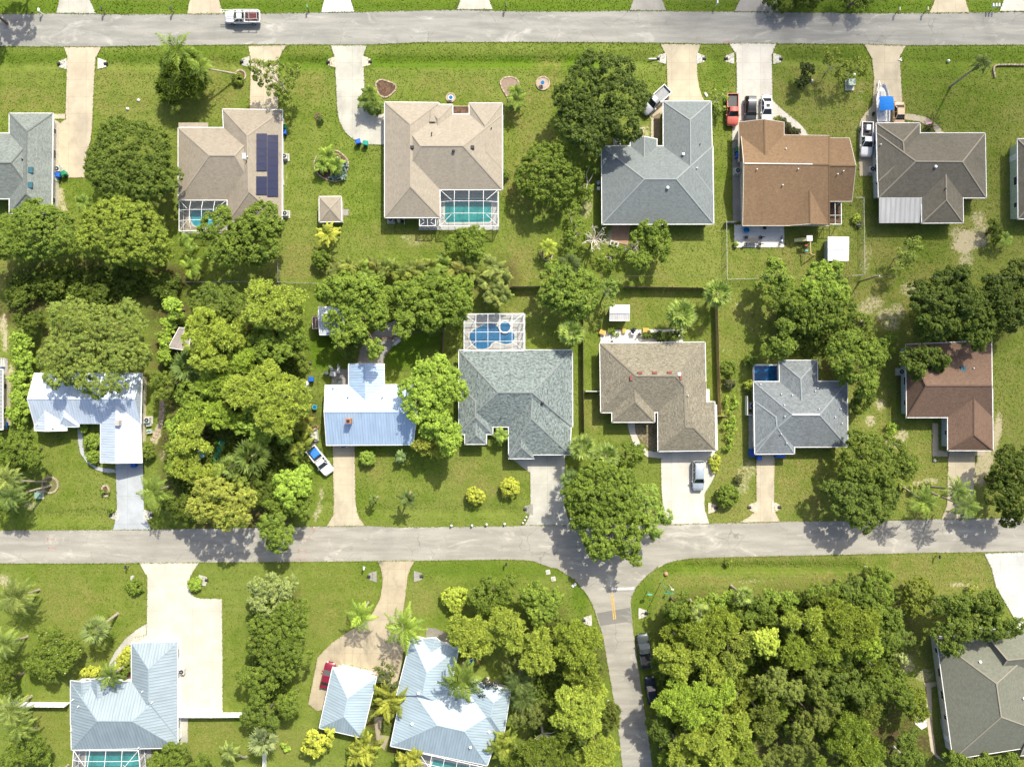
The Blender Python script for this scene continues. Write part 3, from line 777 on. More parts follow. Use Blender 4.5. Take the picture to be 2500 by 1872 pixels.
    def windows(s):
        """windows and doors on the walls that look towards the middle of the photograph"""
        k = 0
        for pl in s.polys:
            ip = offset_poly(pl, -0.56)
            n4 = len(ip)
            for i in range(n4):
                a, b = Vector(ip[i]), Vector(ip[(i + 1) % n4]); m = (a + b) / 2; d = b - a; L = d.length
                if L < 3: continue
                d.normalize(); n = Vector((d.y, -d.x)); c = Vector((sum(q[0] for q in ip) / 4, sum(q[1] for q in ip) / 4))
                if n.dot(m - c) < 0: n = -n
                if n.dot(-m) < 12: continue
                for j in range(max(1, int(L / 3.6))):
                    q = a + d * (L * (j + 0.5) / max(1, int(L / 3.6)))
                    e = q + n * 0.9
                    if any(inside(o, e.x, e.y) for o in s.polys): continue
                    rz = math.atan2(d.y, d.x); w = 1.5 if (k % 3) else 0.95; door = (k % 5 == 2); k += 1
                    zc, hh = (1.02, 2.04) if door else (1.5, 1.15)
                    base = Vector((q.x, q.y, zc)) + Vector((n.x, n.y, 0)) * 0.075
                    fr = MB().box(base, (w if not door else 0.95, 0.09, hh), rz).build('door' if door else 'window', s.trim, s.root)
                    if not door:
                        MB().box(base + Vector((n.x, n.y, 0)) * 0.035, (w - 0.16, 0.05, hh - 0.16), rz).build('pane', PANE, fr)
    def vent(s, x, y, kind='pipe', mat=None):
        c = s.at(x, y); m = MB()
        if kind == 'pipe': m.cyl(c - Vector((0, 0, .1)), .09, .45, 10); mt = mat or WHITE; nm = 'vent_pipe'
        elif kind == 'box': m.box(c + Vector((0, 0, .12)), (.62, .62, .3), 0, .8); mt = mat or BLACK; nm = 'roof_vent'
        elif kind == 'cap': m.cyl(c - Vector((0, 0, .1)), .16, .3, 12).dome(c + Vector((0, 0, .2)), .26, .16, 12); mt = mat or WHITE; nm = 'vent_cap'
        elif kind == 'sky': m.box(c + Vector((0, 0, .06)), (.85, .95, .2)); mt = mat or plain('skylight dome', (.05, .13, .16), .25, 0, .4); nm = 'skylight'
        m.build(nm, mt, s.roof)

SH_GREEN = shingle('grey green shingles', (0.185, 0.208, 0.19), 0.3)
SH_TAN = shingle('tan shingles', (0.275, 0.241, 0.188), 0.16, 2.4, (0.1, 0.09, 0.075), 0.3)
SH_TAN3 = shingle('light tan shingles', (0.305, 0.270, 0.213), 0.15, 2.4, (0.14, 0.12, 0.1), 0.15)
SH_BLUE = shingle('blue grey shingles', (0.168, 0.192, 0.19), 0.22, 3.2, (0.16, 0.18, 0.19), 0.2)
SH_BROWN = shingle('brown shingles', (0.20, 0.132, 0.076), 0.22, 3.2, (0.12, 0.075, 0.04), 0.3)
SH_MOSS = shingle('mossy dark shingles', (0.138, 0.128, 0.1), 0.2, 2.2, (0.075, 0.08, 0.05), 0.5)
SH_SLATE = shingle('blue green patterned shingles', (0.172, 0.208, 0.198), 0.6, 2.6, (0.1, 0.13, 0.13), 0.15)
SH_TAUPE = shingle('taupe patterned shingles', (0.212, 0.193, 0.143), 0.42, 3.0, (0.12, 0.1, 0.07), 0.2)
SH_WEATHER = shingle('weathered blue grey roofing', (0.172, 0.193, 0.2), 0.28, 2.0, (0.11, 0.115, 0.115), 0.6)
SH_RED = shingle('red brown shingles', (0.165, 0.108, 0.076), 0.24, 3.4, (0.1, 0.065, 0.05), 0.35)
SH_OLIVE = shingle('grey olive shingles', (0.15, 0.156, 0.122), 0.16, 2.2, (0.14, 0.145, 0.115), 0.2)
CAP_TAN = shingle('tan ridge shingles', (0.35, 0.31, 0.245), 0.12)
CAP_BLUE = shingle('blue grey ridge shingles', (0.28, 0.31, 0.305), 0.12)
CAP_MOSS = shingle('pale ridge shingles', (0.30, 0.27, 0.21), 0.15)
M_WHITE = metal_roof('white metal roof', (0.56, 0.64, 0.73), 0.42, 0.14, 0.4, 0.2)
M_BLUE = metal_roof('pale blue metal roof', (0.44, 0.58, 0.75), 0.45, 0.13, 0.4, 0.25)
M_GREY = metal_roof('ribbed grey metal roof', (0.28, 0.345, 0.38), 0.5, 0.24, 0.5, 0.0)
M_SILV = metal_roof('silver blue metal roof', (0.35, 0.44, 0.49), 0.46, 0.24, 0.45, 0.0)
M_OLD = metal_roof('aged white roof panel', (0.42, 0.43, 0.42), 0.8, 0.3, 0.6, 0.2)
M_RUST = metal_roof('rusted metal sheet', (0.42, 0.37, 0.34), 0.3, 0.5, 0.6, 0.3)

# grey house at the left edge of the upper row
h = House('house', 'grey green shingled house cut by the left edge, beside a long beige driveway', 'house', 'A1', SH_GREEN, wallmat=STUCCO)
h.piece((78, 938, 435, 938, 425, 1760, 78, 1760), (222, 1088, 212, 1600))
h.piece((-330, 1102, 300, 1102, 300, 1640, -330, 1640), (-150, 1345, 90, 1345))
h.finish(); h.vent(253, 1405, 'sky'); h.vent(250, 1528, 'sky'); h.vent(190, 1318, 'pipe', BLACK)

# tan house with solar panels
h = House('house', 'tan house with dark solar panels on its right roof slope', 'house', 'A1', SH_TAN, CAP_TAN)
h.piece((1838, 902, 2328, 910, 2325, 1825, 1885, 1825), (2040, 1120, 2055, 1582))
h.piece((1472, 1056, 2150, 1056, 2150, 1650, 1472, 1650), (1727, 1283, 1935, 1283))
h.poly([(1472, 1013, 2.24), (1718, 1013, 2.24), (1716, 1060, 2.6), (1496, 1060, 2.6)], [(1472, 1013, 2.24), (1496, 1060, 2.62), (1474, 1070, 2.6)])
h.finish(); h.vent(2012, 1290, 'sky', plain('pale vent', (.5, .55, .55))); h.vent(2047, 1298); h.vent(2036, 1333, 'pipe', BLACK)
SOLAR = glass_mat('solar cells', (0.008, 0.013, 0.045), 0.12)
def solar(x0, y0, x1, y1):
    c = [h.at(x, y) for x, y in ((x0, y0), (x1, y0), (x1, y1), (x0, y1))]
    n = (c[1] - c[0]).cross(c[3] - c[0]).normalized(); n = n if n.z > 0 else -n
    top = [q + n * 0.11 for q in c]; bot = [q + n * 0.03 for q in c]
    o = mk('solar_panel', bot + top, [(3, 2, 1, 0), (4, 5, 6, 7), (0, 1, 5, 4), (1, 2, 6, 5), (2, 3, 7, 6), (3, 0, 4, 7)], SOLAR, h.roof)
A2o = 620 / TK
for k in range(5): solar(A2o + 20, 1105 + k * 61.5, A2o + 108, 1105 + k * 61.5 + 60.5)
for k in range(8): solar(A2o + 110, 1116 + k * 63.6, A2o + 200, 1116 + k * 63.6 + 62.6)
for k in range(3): solar(A2o + 18, 1458 + k * 51, A2o + 108, 1458 + k * 51 + 50)

# tan house with the large screened pool
h = House('house', 'large tan hip roofed house with white gutters beside a teal screened pool', 'house', 'A2', SH_TAN3, CAP_TAN)
h.piece((1180, 945, 2050, 945, 2050, 1565, 1180, 1565), (1375, 1205, 1727, 1205))
h.piece((1080, 845, 1525, 850, 1535, 1795, 1080, 1795), (1290, 1028, 1290, 1540))
h.piece((1778, 853, 2048, 853, 2046, 1400, 1778, 1400), (1908, 1035, 1910, 1250))
h.piece((1420, 863, 1638, 865, 1638, 1250, 1420, 1250), (1520, 985, 1520, 1150))
h.poly([(1470, 883, 3.1), (1502, 1005, 3.6), (1448, 1005, 3.6)])
h.finish()
for x in (1305, 1803): h.vent(x, 1218, 'box')
h.vent(1648, 1250, 'cap', BLACK); h.vent(1468, 1100, 'pipe', BLACK); h.vent(1466, 1118, 'pipe', BLACK); h.vent(1960, 1060, 'pipe', BLACK)

# blue grey L-shaped house
h = House('house', 'blue grey L shaped house beside the spreading dark oak', 'house', 'A3', SH_BLUE, CAP_BLUE)
h.piece((775, 1207, 1690, 1207, 1697, 1848, 778, 1850), (1128, 1478, 1390, 1478))
h.piece((1283, 838, 1675, 838, 1692, 1600, 1285, 1600), (1505, 990, 1507, 1360))
h.piece((1012, 1156, 1228, 1150, 1228, 1420, 1012, 1420), (1125, 1130, 1126, 1360), 'a')
h.finish(); h.vent(1317, 1552, 'cap'); h.vent(1446, 1276, 'cap'); h.vent(1585, 1192, 'pipe', BLACK); h.vent(1558, 1390)

# brown gabled house
h = House('house', 'brown shingled house with crossing gables and a bright white rear patio', 'house', 'A4', SH_BROWN, trim=plain('dull beige trim', (.5, .45, .36)))
h.piece((-135, 1113, 590, 1122, 590, 1860, -122, 1860), (-112, 1352, 590, 1360), 'a', hr=4.75)
h.piece((500, 1142, 755, 1142, 775, 1660, 500, 1660), (500, 1366, 808, 1369), 'c')
h.piece((270, 1420, 585, 1420, 586, 1856, 268, 1858), (428, 1420, 432, 1846), 'c')
h.piece((-155, 1012, 215, 1012, 215, 1330, -150, 1330), (55, 988, 60, 1300), 'a')
h.finish()
h.v and MB().bar(h.at(-110, 1350) + Vector((0, 0, .05)), h.at(450, 1356) + Vector((0, 0, .05)), .12, .1).build('ridge_vent', WHITE, h.roof)
for x, y in ((330, 1398), (702, 1415), (202, 1530), (228, 1230), (655, 1440), (-10, 1400)): h.vent(x, y)

# dark mossy house
h = House('house', 'dark moss stained hip roofed house with a pale panel over its rear corner', 'house', 'A4', SH_MOSS, CAP_MOSS, STUCCO3)
h.piece((985, 1100, 1875, 1100, 1885, 1632, 998, 1632), (1305, 1332, 1690, 1335))
h.piece((980, 1018, 1338, 1018, 1340, 1500, 990, 1500), (1200, 1168, 1212, 1300))
h.piece((1352, 1450, 1690, 1450, 1695, 1838, 1356, 1840), (1553, 1440, 1557, 1650))
h.finish(); h.vent(1464, 1378, 'cap'); h.vent(1545, 1560, 'pipe', BLACK); h.vent(1010, 1195, 'pipe')
pv = [W(p('A4', x, y), z) for x, y, z in ((1002, 1634, 2.72), (1354, 1634, 2.72), (1357, 1840, 2.3), (1002, 1842, 2.3))]
pt = pv + [v - Vector((0, 0, .14)) for v in pv]; pf = [(3, 2, 1, 0), (4, 5, 6, 7), (0, 1, 5, 4), (1, 2, 6, 5), (2, 3, 7, 6), (3, 0, 4, 7)]
mk('patio_roof', pt, pf, M_OLD, h.root, uv=poly_uv(pt, pf))
MB().bar(W(p('A4', 1006, 1838), 0), W(p('A4', 1006, 1838), 2.2), .12).bar(W(p('A4', 1350, 1836), 0), W(p('A4', 1350, 1836), 2.2), .12).build('post', WHITE, h.root)

h = House('house', 'dark roofed house with pale green side wall cut by the right edge', 'house', 'A4', SH_MOSS, CAP_MOSS, GREENWALL)
h.piece((2145, 1148, 2800, 1148, 2800, 1805, 2150, 1805), (2460, 1450, 2560, 1450))
h.finish()

h = House('house', 'flat grey roofed house at the left edge, by the small blue pool', 'house', 'C1', metal_roof('dull grey metal roof', (.3, .31, .31)), wallmat=STUCCO2)
h.piece((-400, -60, 20, -60, 20, 432, -400, 432), (-190, -60, -190, 432), 'ac', pitch=0.15)
h.finish()

# white metal roofed house on the left
h = House('house', 'white metal roofed house half under a feathery oak', 'house', 'C1', M_WHITE, wallmat=STUCCO2, cap=0.16)
h.piece((285, -28, 1170, -28, 1160, 388, 285, 388), (228, 183, 1110, 183), 'a')
h.piece((832, 240, 1150, 240, 1170, 705, 830, 705), (955, 212, 952, 708), 'c')
h.piece((288, 300, 546, 300, 548, 440, 286, 440), (372, 255, 374, 445), 'c', hr=3.5)
h.piece((482, 300, 645, 270, 648, 410, 482, 410), (528, 214, 529, 332), hr=3.5)
h.finish()
MB().box(h.at(985, 380) + Vector((0, 0, .3)), (.7, .8, 1.0)).build('chimney', plain('chimney block', (.42, .4, .36), .9), h.roof)
h.vent(310, 390); h.vent(440, 420)

# pale blue metal roofed house in the middle
h = House('house', 'long pale blue metal roofed house with a small red chimney', 'house', 'C2', M_BLUE, wallmat=STUCCO, cap=0.16)
h.piece((590, 70, 1315, 64, 1312, 558, 600, 562), (581, 292, 1345, 287), 'ac')
h.piece((782, -104, 1072, -104, 1075, 160, 784, 160), (918, -108, 918, 210), 'a', hr=3.75)
h.finish()
c = h.at(790, 362)
ch = MB().box(c + Vector((0, 0, .45)), (.85, .85, 1.5)).build('chimney', plain('red brick', (.38, .2, .13), .9, 0, .1, .3, 5), h.roof)
MB().box(c + Vector((0, 0, 1.22)), (.5, .5, .08)).build('chimney_cap', BLACK, ch)
for x, y in ((655, 95), (775, 170), (1060, 172)): h.vent(x, y, 'pipe', BLACK)

# blue green patterned house with the kidney pool
h = House('house', 'blue green patterned shingle house in front of the kidney shaped pool', 'house', 'C3', SH_SLATE, shingle('slate ridge shingles', (.33, .36, .35), .4))
h.piece((-403, -220, 530, -220, 533, 412, -403, 412), (-80, 128, 200, 128))
h.piece((4, 60, 531, 60, 512, 640, 8, 640), (204, 128, 192, 340))
h.piece((8, 345, 213, 350, 213, 672, 8, 672), (112, 420, 113, 580))
h.piece((-354, 300, -178, 300, -178, 553, -354, 553), (-262, 368, -264, 478))
h.piece((-403, 60, -126, 60, -126, 472, -403, 472), (-268, 200, -268, 330))
h.finish(); h.vent(285, 215, 'cap', BLACK); h.vent(-60, 340, 'pipe', BLACK)

# taupe house
h = House('house', 'taupe patterned shingle house with five red roof vents', 'house', 'C3', SH_TAUPE, shingle('taupe ridge shingles', (.26, .235, .18), .3))
h.piece((760, -276, 1625, -286, 1637, 290, 768, 293), (1055, -8, 1385, -5))
h.piece((860, 60, 1210, 60, 1210, 372, 860, 372), (1045, 68, 1050, 208))
e = 2.63; hr = 4.25
h.poly([(1240, 612, e), (1714, 605, e), (1532, 418, hr), (1464, 416, hr)],
       [(1714, 605, e), (1706, 206, e), (1637, 206, e + .46), (1637, 40, e + .46), (1455, 40, hr + .02), (1464, 416, hr), (1532, 418, hr)],
       [(1240, 612, e), (1464, 416, hr), (1455, 40, hr), (1238, 40, e)])
h.v and h.eaves.extend([(W(p('C3', *a), e), W(p('C3', *b), e), [(W(p('C3', 1455, 400)).x, W(p('C3', 1455, 400)).y)] * 4) for a, b in (((1240, 612), (1714, 605)), ((1714, 605), (1706, 206)), ((1706, 206), (1637, 206)), ((1238, 290), (1240, 612)))])
h.wall_box((1255, 100, 1630, 100, 1632, 225, 1690, 225, 1698, 592, 1256, 595), 2.5)
h.caps += [(W(p('C3', *a), x), W(p('C3', *b), hr)) for a, x, b in (((1240, 612), e, (1464, 416)), ((1714, 605), e, (1532, 418)), ((1464, 416), hr, (1532, 418)), ((1464, 416), hr, (1455, 60)))]
h.finish()
RV = plain('red roof vent', (.25, .07, .05), .5)
for x, y in ((1088, -35), (1210, -36), (1332, -38)):
    MB().box(h.at(x, y) + Vector((0, 0, .1)), (.75, .34, .26)).build('roof_vent', RV, h.roof)
for x, y in ((1015, 10), (1424, 5)):
    MB().box(h.at(x, y) + Vector((0, 0, .1)), (.34, .75, .26)).build('roof_vent', RV, h.roof)
h.vent(1412, -22, 'box', WHITE); h.vent(1484, 152)

# weathered blue grey hip house with the blue pool
h = House('house', 'weathered blue grey hip roofed house with a rectangular blue pool at its corner', 'house', 'C4', SH_WEATHER, shingle('pale blue ridge', (.3, .335, .345), .2))
h.piece((-32, 40, 738, 38, 742, 575, -25, 578), (285, 310, 510, 310))
h.piece((-24, 200, 300, 200, 302, 632, -22, 635), (150, 330, 158, 410))
h.piece((178, -135, 490, -135, 495, 200, 185, 200), (355, 15, 362, 195))
h.finish()
MB().bar(h.at(287, 310) + Vector((0, 0, .05)), h.at(508, 310) + Vector((0, 0, .05)), .3, .08).build('ridge_vent', WHITE, h.roof)
for x, y in ((215, 230), (190, 140), (280, 148), (470, 115), (500, 262), (635, 330), (680, 262), (690, 380), (190, 470), (235, 545), (490, 92), (20, 60), (220, 325)): h.vent(x, y, 'pipe', plain('leaf speck white', (.6, .62, .62)))

# red brown house on the right
h = House('house', 'red brown shingled house partly hidden by big dark oaks at right', 'house', 'C4', SH_RED, wallmat=STUCCO3)
h.piece((1225, -265, 1928, -300, 1935, 333, 1230, 333), (1390, 72, 1932, 72), 'c')
h.piece((1567, 100, 1936, 100, 1940, 605, 1570, 605), (1783, 110, 1785, 478))
h.finish(); h.vent(1693, -62, 'sky'); h.vent(1775, -72)

# ribbed metal house bottom left
h = House('house', 'grey ribbed metal roofed house at bottom left with white side fences', 'house', 'D1', M_GREY, wallmat=WHITE, cap=0.14, pitch=0.5)
h.piece((583, 960, 1463, 945, 1466, 1495, 590, 1512), (803, 1275, 1090, 1277))
h.piece((1085, 632, 1462, 622, 1465, 1420, 1090, 1420), (1225, 850, 1225, 1112))
h.piece((583, 945, 790, 945, 790, 1300, 583, 1300), (674, 955, 677, 1062), 'a')
h.piece((735, 935, 1000, 940, 1000, 1240, 735, 1240), (802, 930, 806, 1165), 'a', hr=3.9)
h.finish()
for x, y in ((604, 1098), (650, 1152), (592, 1352), (1258, 1120), (1148, 1490), (1178, 1028)): h.vent(x, y)

# detached garage and the big silver house beside it
h = House('garage', 'silver metal hip roofed garage beside the parked red car', 'garage', 'D2', M_SILV, wallmat=WHITE, cap=0.14, pitch=0.5, he=2.5)
h.piece((650, 835, 1012, 912, 890, 1412, 540, 1332), (772, 1088, 742, 1240))
h.finish()
h = House('house', 'silver metal roofed house at bottom centre set at an angle under palms', 'house', 'D2', M_SILV, wallmat=WHITE, cap=0.14, pitch=0.5)
h.piece((1240, 930, 2105, 1120, 1925, 1642, 1128, 1480), (1510, 1310, 1735, 1360))
h.piece((1298, 588, 1690, 668, 1590, 1160, 1178, 1062), (1425, 876, 1390, 1060))
h.piece((1790, 950, 2118, 1020, 2060, 1400, 1730, 1300), (1975, 1125, 1950, 1240))
h.piece((1395, 598, 1560, 640, 1520, 850, 1360, 820), (1500, 590, 1452, 740), 'a', hr=3.3)
h.finish()
for x, y in ((1358, 1043), (1385, 1108), (1305, 1296), (1940, 1360), (1786, 1488)): h.vent(x, y, 'cap')

# big grey olive house at bottom right
h = House('house', 'large grey olive hip roofed house at the bottom right corner', 'house', 'D4', SH_OLIVE, CAP_MOSS, he=2.8)
h.piece((1478, 600, 2420, 560, 2560, 1440, 1612, 1590), (1970, 965, 2010, 1242), hr=6.2)
h.piece((1850, 520, 2720, 520, 2720, 1000, 1900, 1000), (2062, 772, 2400, 740), hr=5.6)
h.piece((2150, 900, 2800, 900, 2800, 1500, 2170, 1560), (2330, 1180, 2500, 1180), hr=5.2)
h.finish(); h.vent(1830, 785, 'cap'); h.vent(2190, 1085, 'cap')

# sheds and the garden pavilion
h = House('garden_shed', 'small square shed with a tan pyramid roof in a side lawn', 'shed', 'B2', SH_TAN, CAP_TAN, he=2.3)
h.piece((540, 70, 718, 68, 722, 272, 540, 276), (628, 163, 628, 165), inset=0.2)
h.finish(); tag(slab('path', ps('B2', 732, 170, 782, 168, 784, 225, 732, 228), 0.04, C_PAVER), kind='structure')
h = House('garden_shed', 'small white gable roofed shed on the fenced rear lawn', 'shed', 'B3', metal_roof('white shed metal', (.7, .68, .64), .3, .15, .6, .1), he=2.0, wallmat=WHITE)
h.piece((848, 966, 1000, 966, 998, 1088, 842, 1088), (846, 1026, 1000, 1027), 'ac', inset=0.12, hr=2.5)
h.finish()
h = House('garden_shed', 'shed with a flat white roof beside the wooden swing set', 'shed', 'B4', metal_roof('white flat metal', (.72, .74, .74), .45, .15, .5, .1), he=2.3, wallmat=plain('grey shed wall', (.35, .4, .42), .8))
h.piece((584, 405, 748, 405, 745, 594, 584, 592), (584, 498, 747, 498), 'ac', inset=0.25, hr=2.5)
h.finish()
h = House('garden_shed', 'rusty pale metal roof peeking out of the trees at left', 'shed', 'B1', M_RUST, he=2.4, wallmat=plain('grey shed board', (.3, .28, .25), .9))
h.piece((1480, 1150, 1580, 1165, 1550, 1335, 1392, 1310), (1530, 1155, 1462, 1322), 'ac', inset=0.15, hr=2.8)
h.finish()
h = House('garden_shed', 'white blue metal roofed shed under the broad green tree', 'shed', 'B2', metal_roof('white blue shed metal', (.6, .68, .74), .35, .4), he=2.3, wallmat=plain('red brown shed wall', (.25, .13, .1), .9))
h.piece((536, 980, 720, 980, 740, 1206, 545, 1206), (532, 1092, 745, 1092), 'ac', inset=0.2, hr=2.9)
h.finish()
h = House('lean_to', 'low red brown lean-to against the white blue shed', 'shed', 'B2', M_RUST, he=1.7, wallmat=plain('red brown shed wall', (.25, .13, .1), .9))
h.roofmat = metal_roof('red brown metal sheet', (.2, .1, .085), .3, .3, .7, .1)
h.piece((485, 1062, 532, 1060, 534, 1150, 487, 1154), (508, 1060, 508, 1152), 'ac', inset=0.1, hr=1.8)
h.finish()
# ------------------------------------------------------------------ screened pools
def poly_world(t, *xy, h=0.0): return [W(q, h) for q in ps(t, *xy)]

def pool(label, t, outline, mat, deck=None, dmat=None, spa=None):
    pts = [W(q, 0.1) for q in densify(ps(t, *outline), 500, 0)]
    c = sum(pts, Vector((0, 0, 0))) / len(pts)
    root = thing('swimming_pool', label, 'pool', (c.x, c.y, 0))
    if deck:
        d = MB().prism([(v.x, v.y) for v in poly_world(t, *deck)], -0.2, 0.07).build('pool_deck', dmat, root)
    xy = [(v.x, v.y) for v in pts]
    out = offset_poly(xy, 0.3); n = len(xy); m = MB()
    for i in range(n):
        j = (i + 1) % n
        m.add([(*out[i], 0.05), (*out[j], 0.05), (*out[j], 0.13), (*out[i], 0.13), (*xy[i], 0.05), (*xy[j], 0.05), (*xy[j], 0.13), (*xy[i], 0.13)],
              [(0, 1, 2, 3), (5, 4, 7, 6), (3, 2, 6, 7), (0, 4, 5, 1)])
    m.build('coping', plain('pale pool coping', (.62, .6, .54), .7), root)
    MB().prism(xy, 0.0, 0.09).build('water', mat, root)
    if spa:
        q = W(p(t, spa[0], spa[1]), .3); r = spa[2] * TK * S
        MB().tube([(q.x, q.y, .05), (q.x, q.y, .42)], [r, r], 24).build('spa_wall', WHITE, root)
        MB().tube([(q.x, q.y, .42), (q.x, q.y, .43)], [r * .8, r * .8], 24).build('spa_water', mat, root)
    return root

def cage(label, t, c, nx, ny, hw=2.5, hr=3.15, inset=(0.2, 0.3), house_side=None, nzones=None):
    """aluminium pool cage: corners c as seen at the eave, a flat top inset from all sides, screens between the bars"""
    e = [W(q, hw) for q in ps(t, *c)]
    def bl(q, u, v): return (q[0] * (1 - u) + q[1] * u) * (1 - v) + (q[3] * (1 - u) + q[2] * u) * v
    ctr = sum(e, Vector((0, 0, 0))) / 4
    root = thing('pool_cage', label, 'pool cage', (ctr.x, ctr.y, 0))
    us = [i / nx for i in range(nx + 1)]; vs = [j / ny for j in range(ny + 1)]
    iu, iv = inset
    def H(u, v):
        k = min(min(u, 1 - u) / iu if iu else 1, min(v, 1 - v) / iv if iv else 1, 1.0)
        q = bl(e, u, v); return Vector((q.x, q.y, hw + (hr - hw) * max(0, k)))
    def G(u, v): q = bl(e, u, v); return Vector((q.x, q.y, 0))
    fr = MB(); w = 0.06
    def line(f, n=8):
        for i in range(n): fr.bar(f(i / n), f((i + 1) / n), w, w)
    for u in us[1:-1]: line(lambda s_: H(u, s_))
    for v in vs[1:-1]: line(lambda s_: H(s_, v))
    for u in (0, 1): fr.bar(H(u, 0), H(u, 1), .09, .09)
    for v in (0, 1): fr.bar(H(0, v), H(1, v), .09, .09)
    for (a, b, c_, d) in ((0, 0, iu, iv), (1, 0, 1 - iu, iv), (1, 1, 1 - iu, 1 - iv), (0, 1, iu, 1 - iv)): fr.bar(H(a, b), H(c_, d), w, w)
    for u in us:
        for v in (0, 1): fr.bar(G(u, v), H(u, v), .09, .09)
    for v in vs[1:-1]:
        for u in (0, 1): fr.bar(G(u, v), H(u, v), .09, .09)
    for v in (0, 1): fr.bar(G(0, v) + Vector((0, 0, .8)), G(1, v) + Vector((0, 0, .8)), .07, .07)
    for u in (0, 1): fr.bar(G(u, 0) + Vector((0, 0, .8)), G(u, 1) + Vector((0, 0, .8)), .07, .07)
    fr.build('frame', WHITE, root)
    n = 10; sv = []; sf = []
    for j in range(n + 1):
        for i in range(n + 1): sv.append(H(i / n, j / n) + Vector((0, 0, -.01)))
    for j in range(n):
        for i in range(n): sf.append((j * (n + 1) + i, j * (n + 1) + i + 1, (j + 1) * (n + 1) + i + 1, (j + 1) * (n + 1) + i))
    mk('roof_screen', sv, sf, SCREEN, root)
    for a, b in (((0, 0), (1, 0)), ((1, 0), (1, 1)), ((1, 1), (0, 1)), ((0, 1), (0, 0))):
        mk('side_screen', [G(*a), G(*b), H(*b), H(*a)], [(0, 1, 2, 3)], SCREEN, root)
    return root

DECK = concrete('pale pool deck', (.52, .52, .49), stain=0.15, joint=2.5)
pool('round aqua pool inside the cage of the solar panel house', 'B1', [1725, 170, 1790, 185, 1815, 235, 1805, 285, 1770, 320, 1700, 322, 1635, 322, 1595, 300, 1575, 265, 1568, 225, 1585, 185, 1625, 168], POOL_AQUA, (1478, 90, 1880, 90, 1880, 358, 1482, 360), C_BEIGE)
cage('white framed pool cage on the house with solar panels', 'B1', (1478, 97, 1873, 97, 1873, 350, 1478, 352), 4, 3, 2.4, 3.0, (.2, .3))
pool('large rectangular teal pool beside the light tan house', 'B2', [1580, 95, 1950, 90, 1958, 110, 1958, 262, 1940, 278, 1590, 282, 1576, 262, 1576, 112], POOL_TEAL, (1362, 0, 2022, 0, 2022, 345, 1362, 345), DECK)
cage('wide white pool cage over the large teal pool', 'B2', (1536, 12, 2014, 12, 2016, 312, 1534, 312), 4, 3, 2.5, 3.1, (.2, .3))
cage('small two panel screen enclosure left of the large teal pool', 'B2', (1366, 238, 1498, 236, 1500, 310, 1366, 310), 2, 1, 2.4, 2.45, (.3, .4))
k_out = [1905, 1120, 1950, 1112, 1990, 1120, 2030, 1165, 2060, 1185, 2120, 1180, 2148, 1200, 2150, 1240, 2125, 1275, 2080, 1285, 2040, 1275, 2000, 1262, 1965, 1275, 1940, 1310, 1890, 1325, 1840, 1318, 1800, 1280, 1778, 1235, 1785, 1195, 1815, 1165, 1860, 1145]
pool('blue kidney shaped pool with a round spa at its edge', 'B2', k_out, POOL_BLUE, (1735, 1035, 2240, 1035, 2240, 1345, 1735, 1345), DECK, (2072, 1142, 54))
cage('white gridded pool cage over the blue kidney shaped pool', 'B2', (1733, 1036, 2228, 1032, 2230, 1338, 1733, 1340), 5, 4, 2.6, 3.2, (.2, .25))
pool('teal pool behind the ribbed metal house, cut by the bottom edge', 'D1', [720, 1490, 1150, 1490, 1150, 1720, 705, 1720], POOL_TEAL, (610, 1490, 1250, 1490, 1250, 1760, 605, 1760), C_PAVER)
cage('white pool cage behind the ribbed metal house, cut by the bottom edge', 'D1', (608, 1518, 1142, 1518, 1165, 1760, 590, 1760), 4, 3, 2.5, 3.1, (.22, .55))
pool('dark teal pool behind the silver roofed house', 'D2', [1480, 1590, 1840, 1660, 1800, 1820, 1440, 1740], POOL_TEAL, (1370, 1545, 1900, 1650, 1860, 1850, 1330, 1750), C_PAVER)
cage('white pool cage behind the silver roofed house at bottom centre', 'D2', (1362, 1537, 1890, 1654, 1850, 1850, 1322, 1733), 5, 3, 2.4, 2.9, (.2, .45))
# the open rectangular pool at the corner of the weathered house
r = pool('open rectangular blue pool with white rim at the corner of the weathered house', 'C4', [-28, -92, 176, -92, 178, 60, -28, 60], water_mat('deep blue pool water', (.008, .13, .30), (.006, .06, .18)))
MB().bar(W(p('C4', -34, -98), .6), W(p('C4', 182, -98), .6), .14, .14).bar(W(p('C4', -34, -98), .6), W(p('C4', -34, 60), .6), .14, .14).build('rail', WHITE, r)
# little round pool at the left edge
q = W(p('B1', -45, 1500)); r = thing('splash_pool', 'round blue above ground pool at the left edge', 'pool', (q.x, q.y, 0))
MB().cyl((q.x, q.y, 0), 75 * TK * S, 1.1, 28).build('pool_wall', plain('blue pool wall', (.1, .2, .4), .4), r)
MB().tube([(q.x, q.y, 1.1), (q.x, q.y, 1.13)], [70 * TK * S] * 2, 28).build('water', POOL_BLUE, r)
MB().box((q.x + 5.6, q.y, .6), (.08, 1.6, 1.2)).build('ladder', WHITE, r)

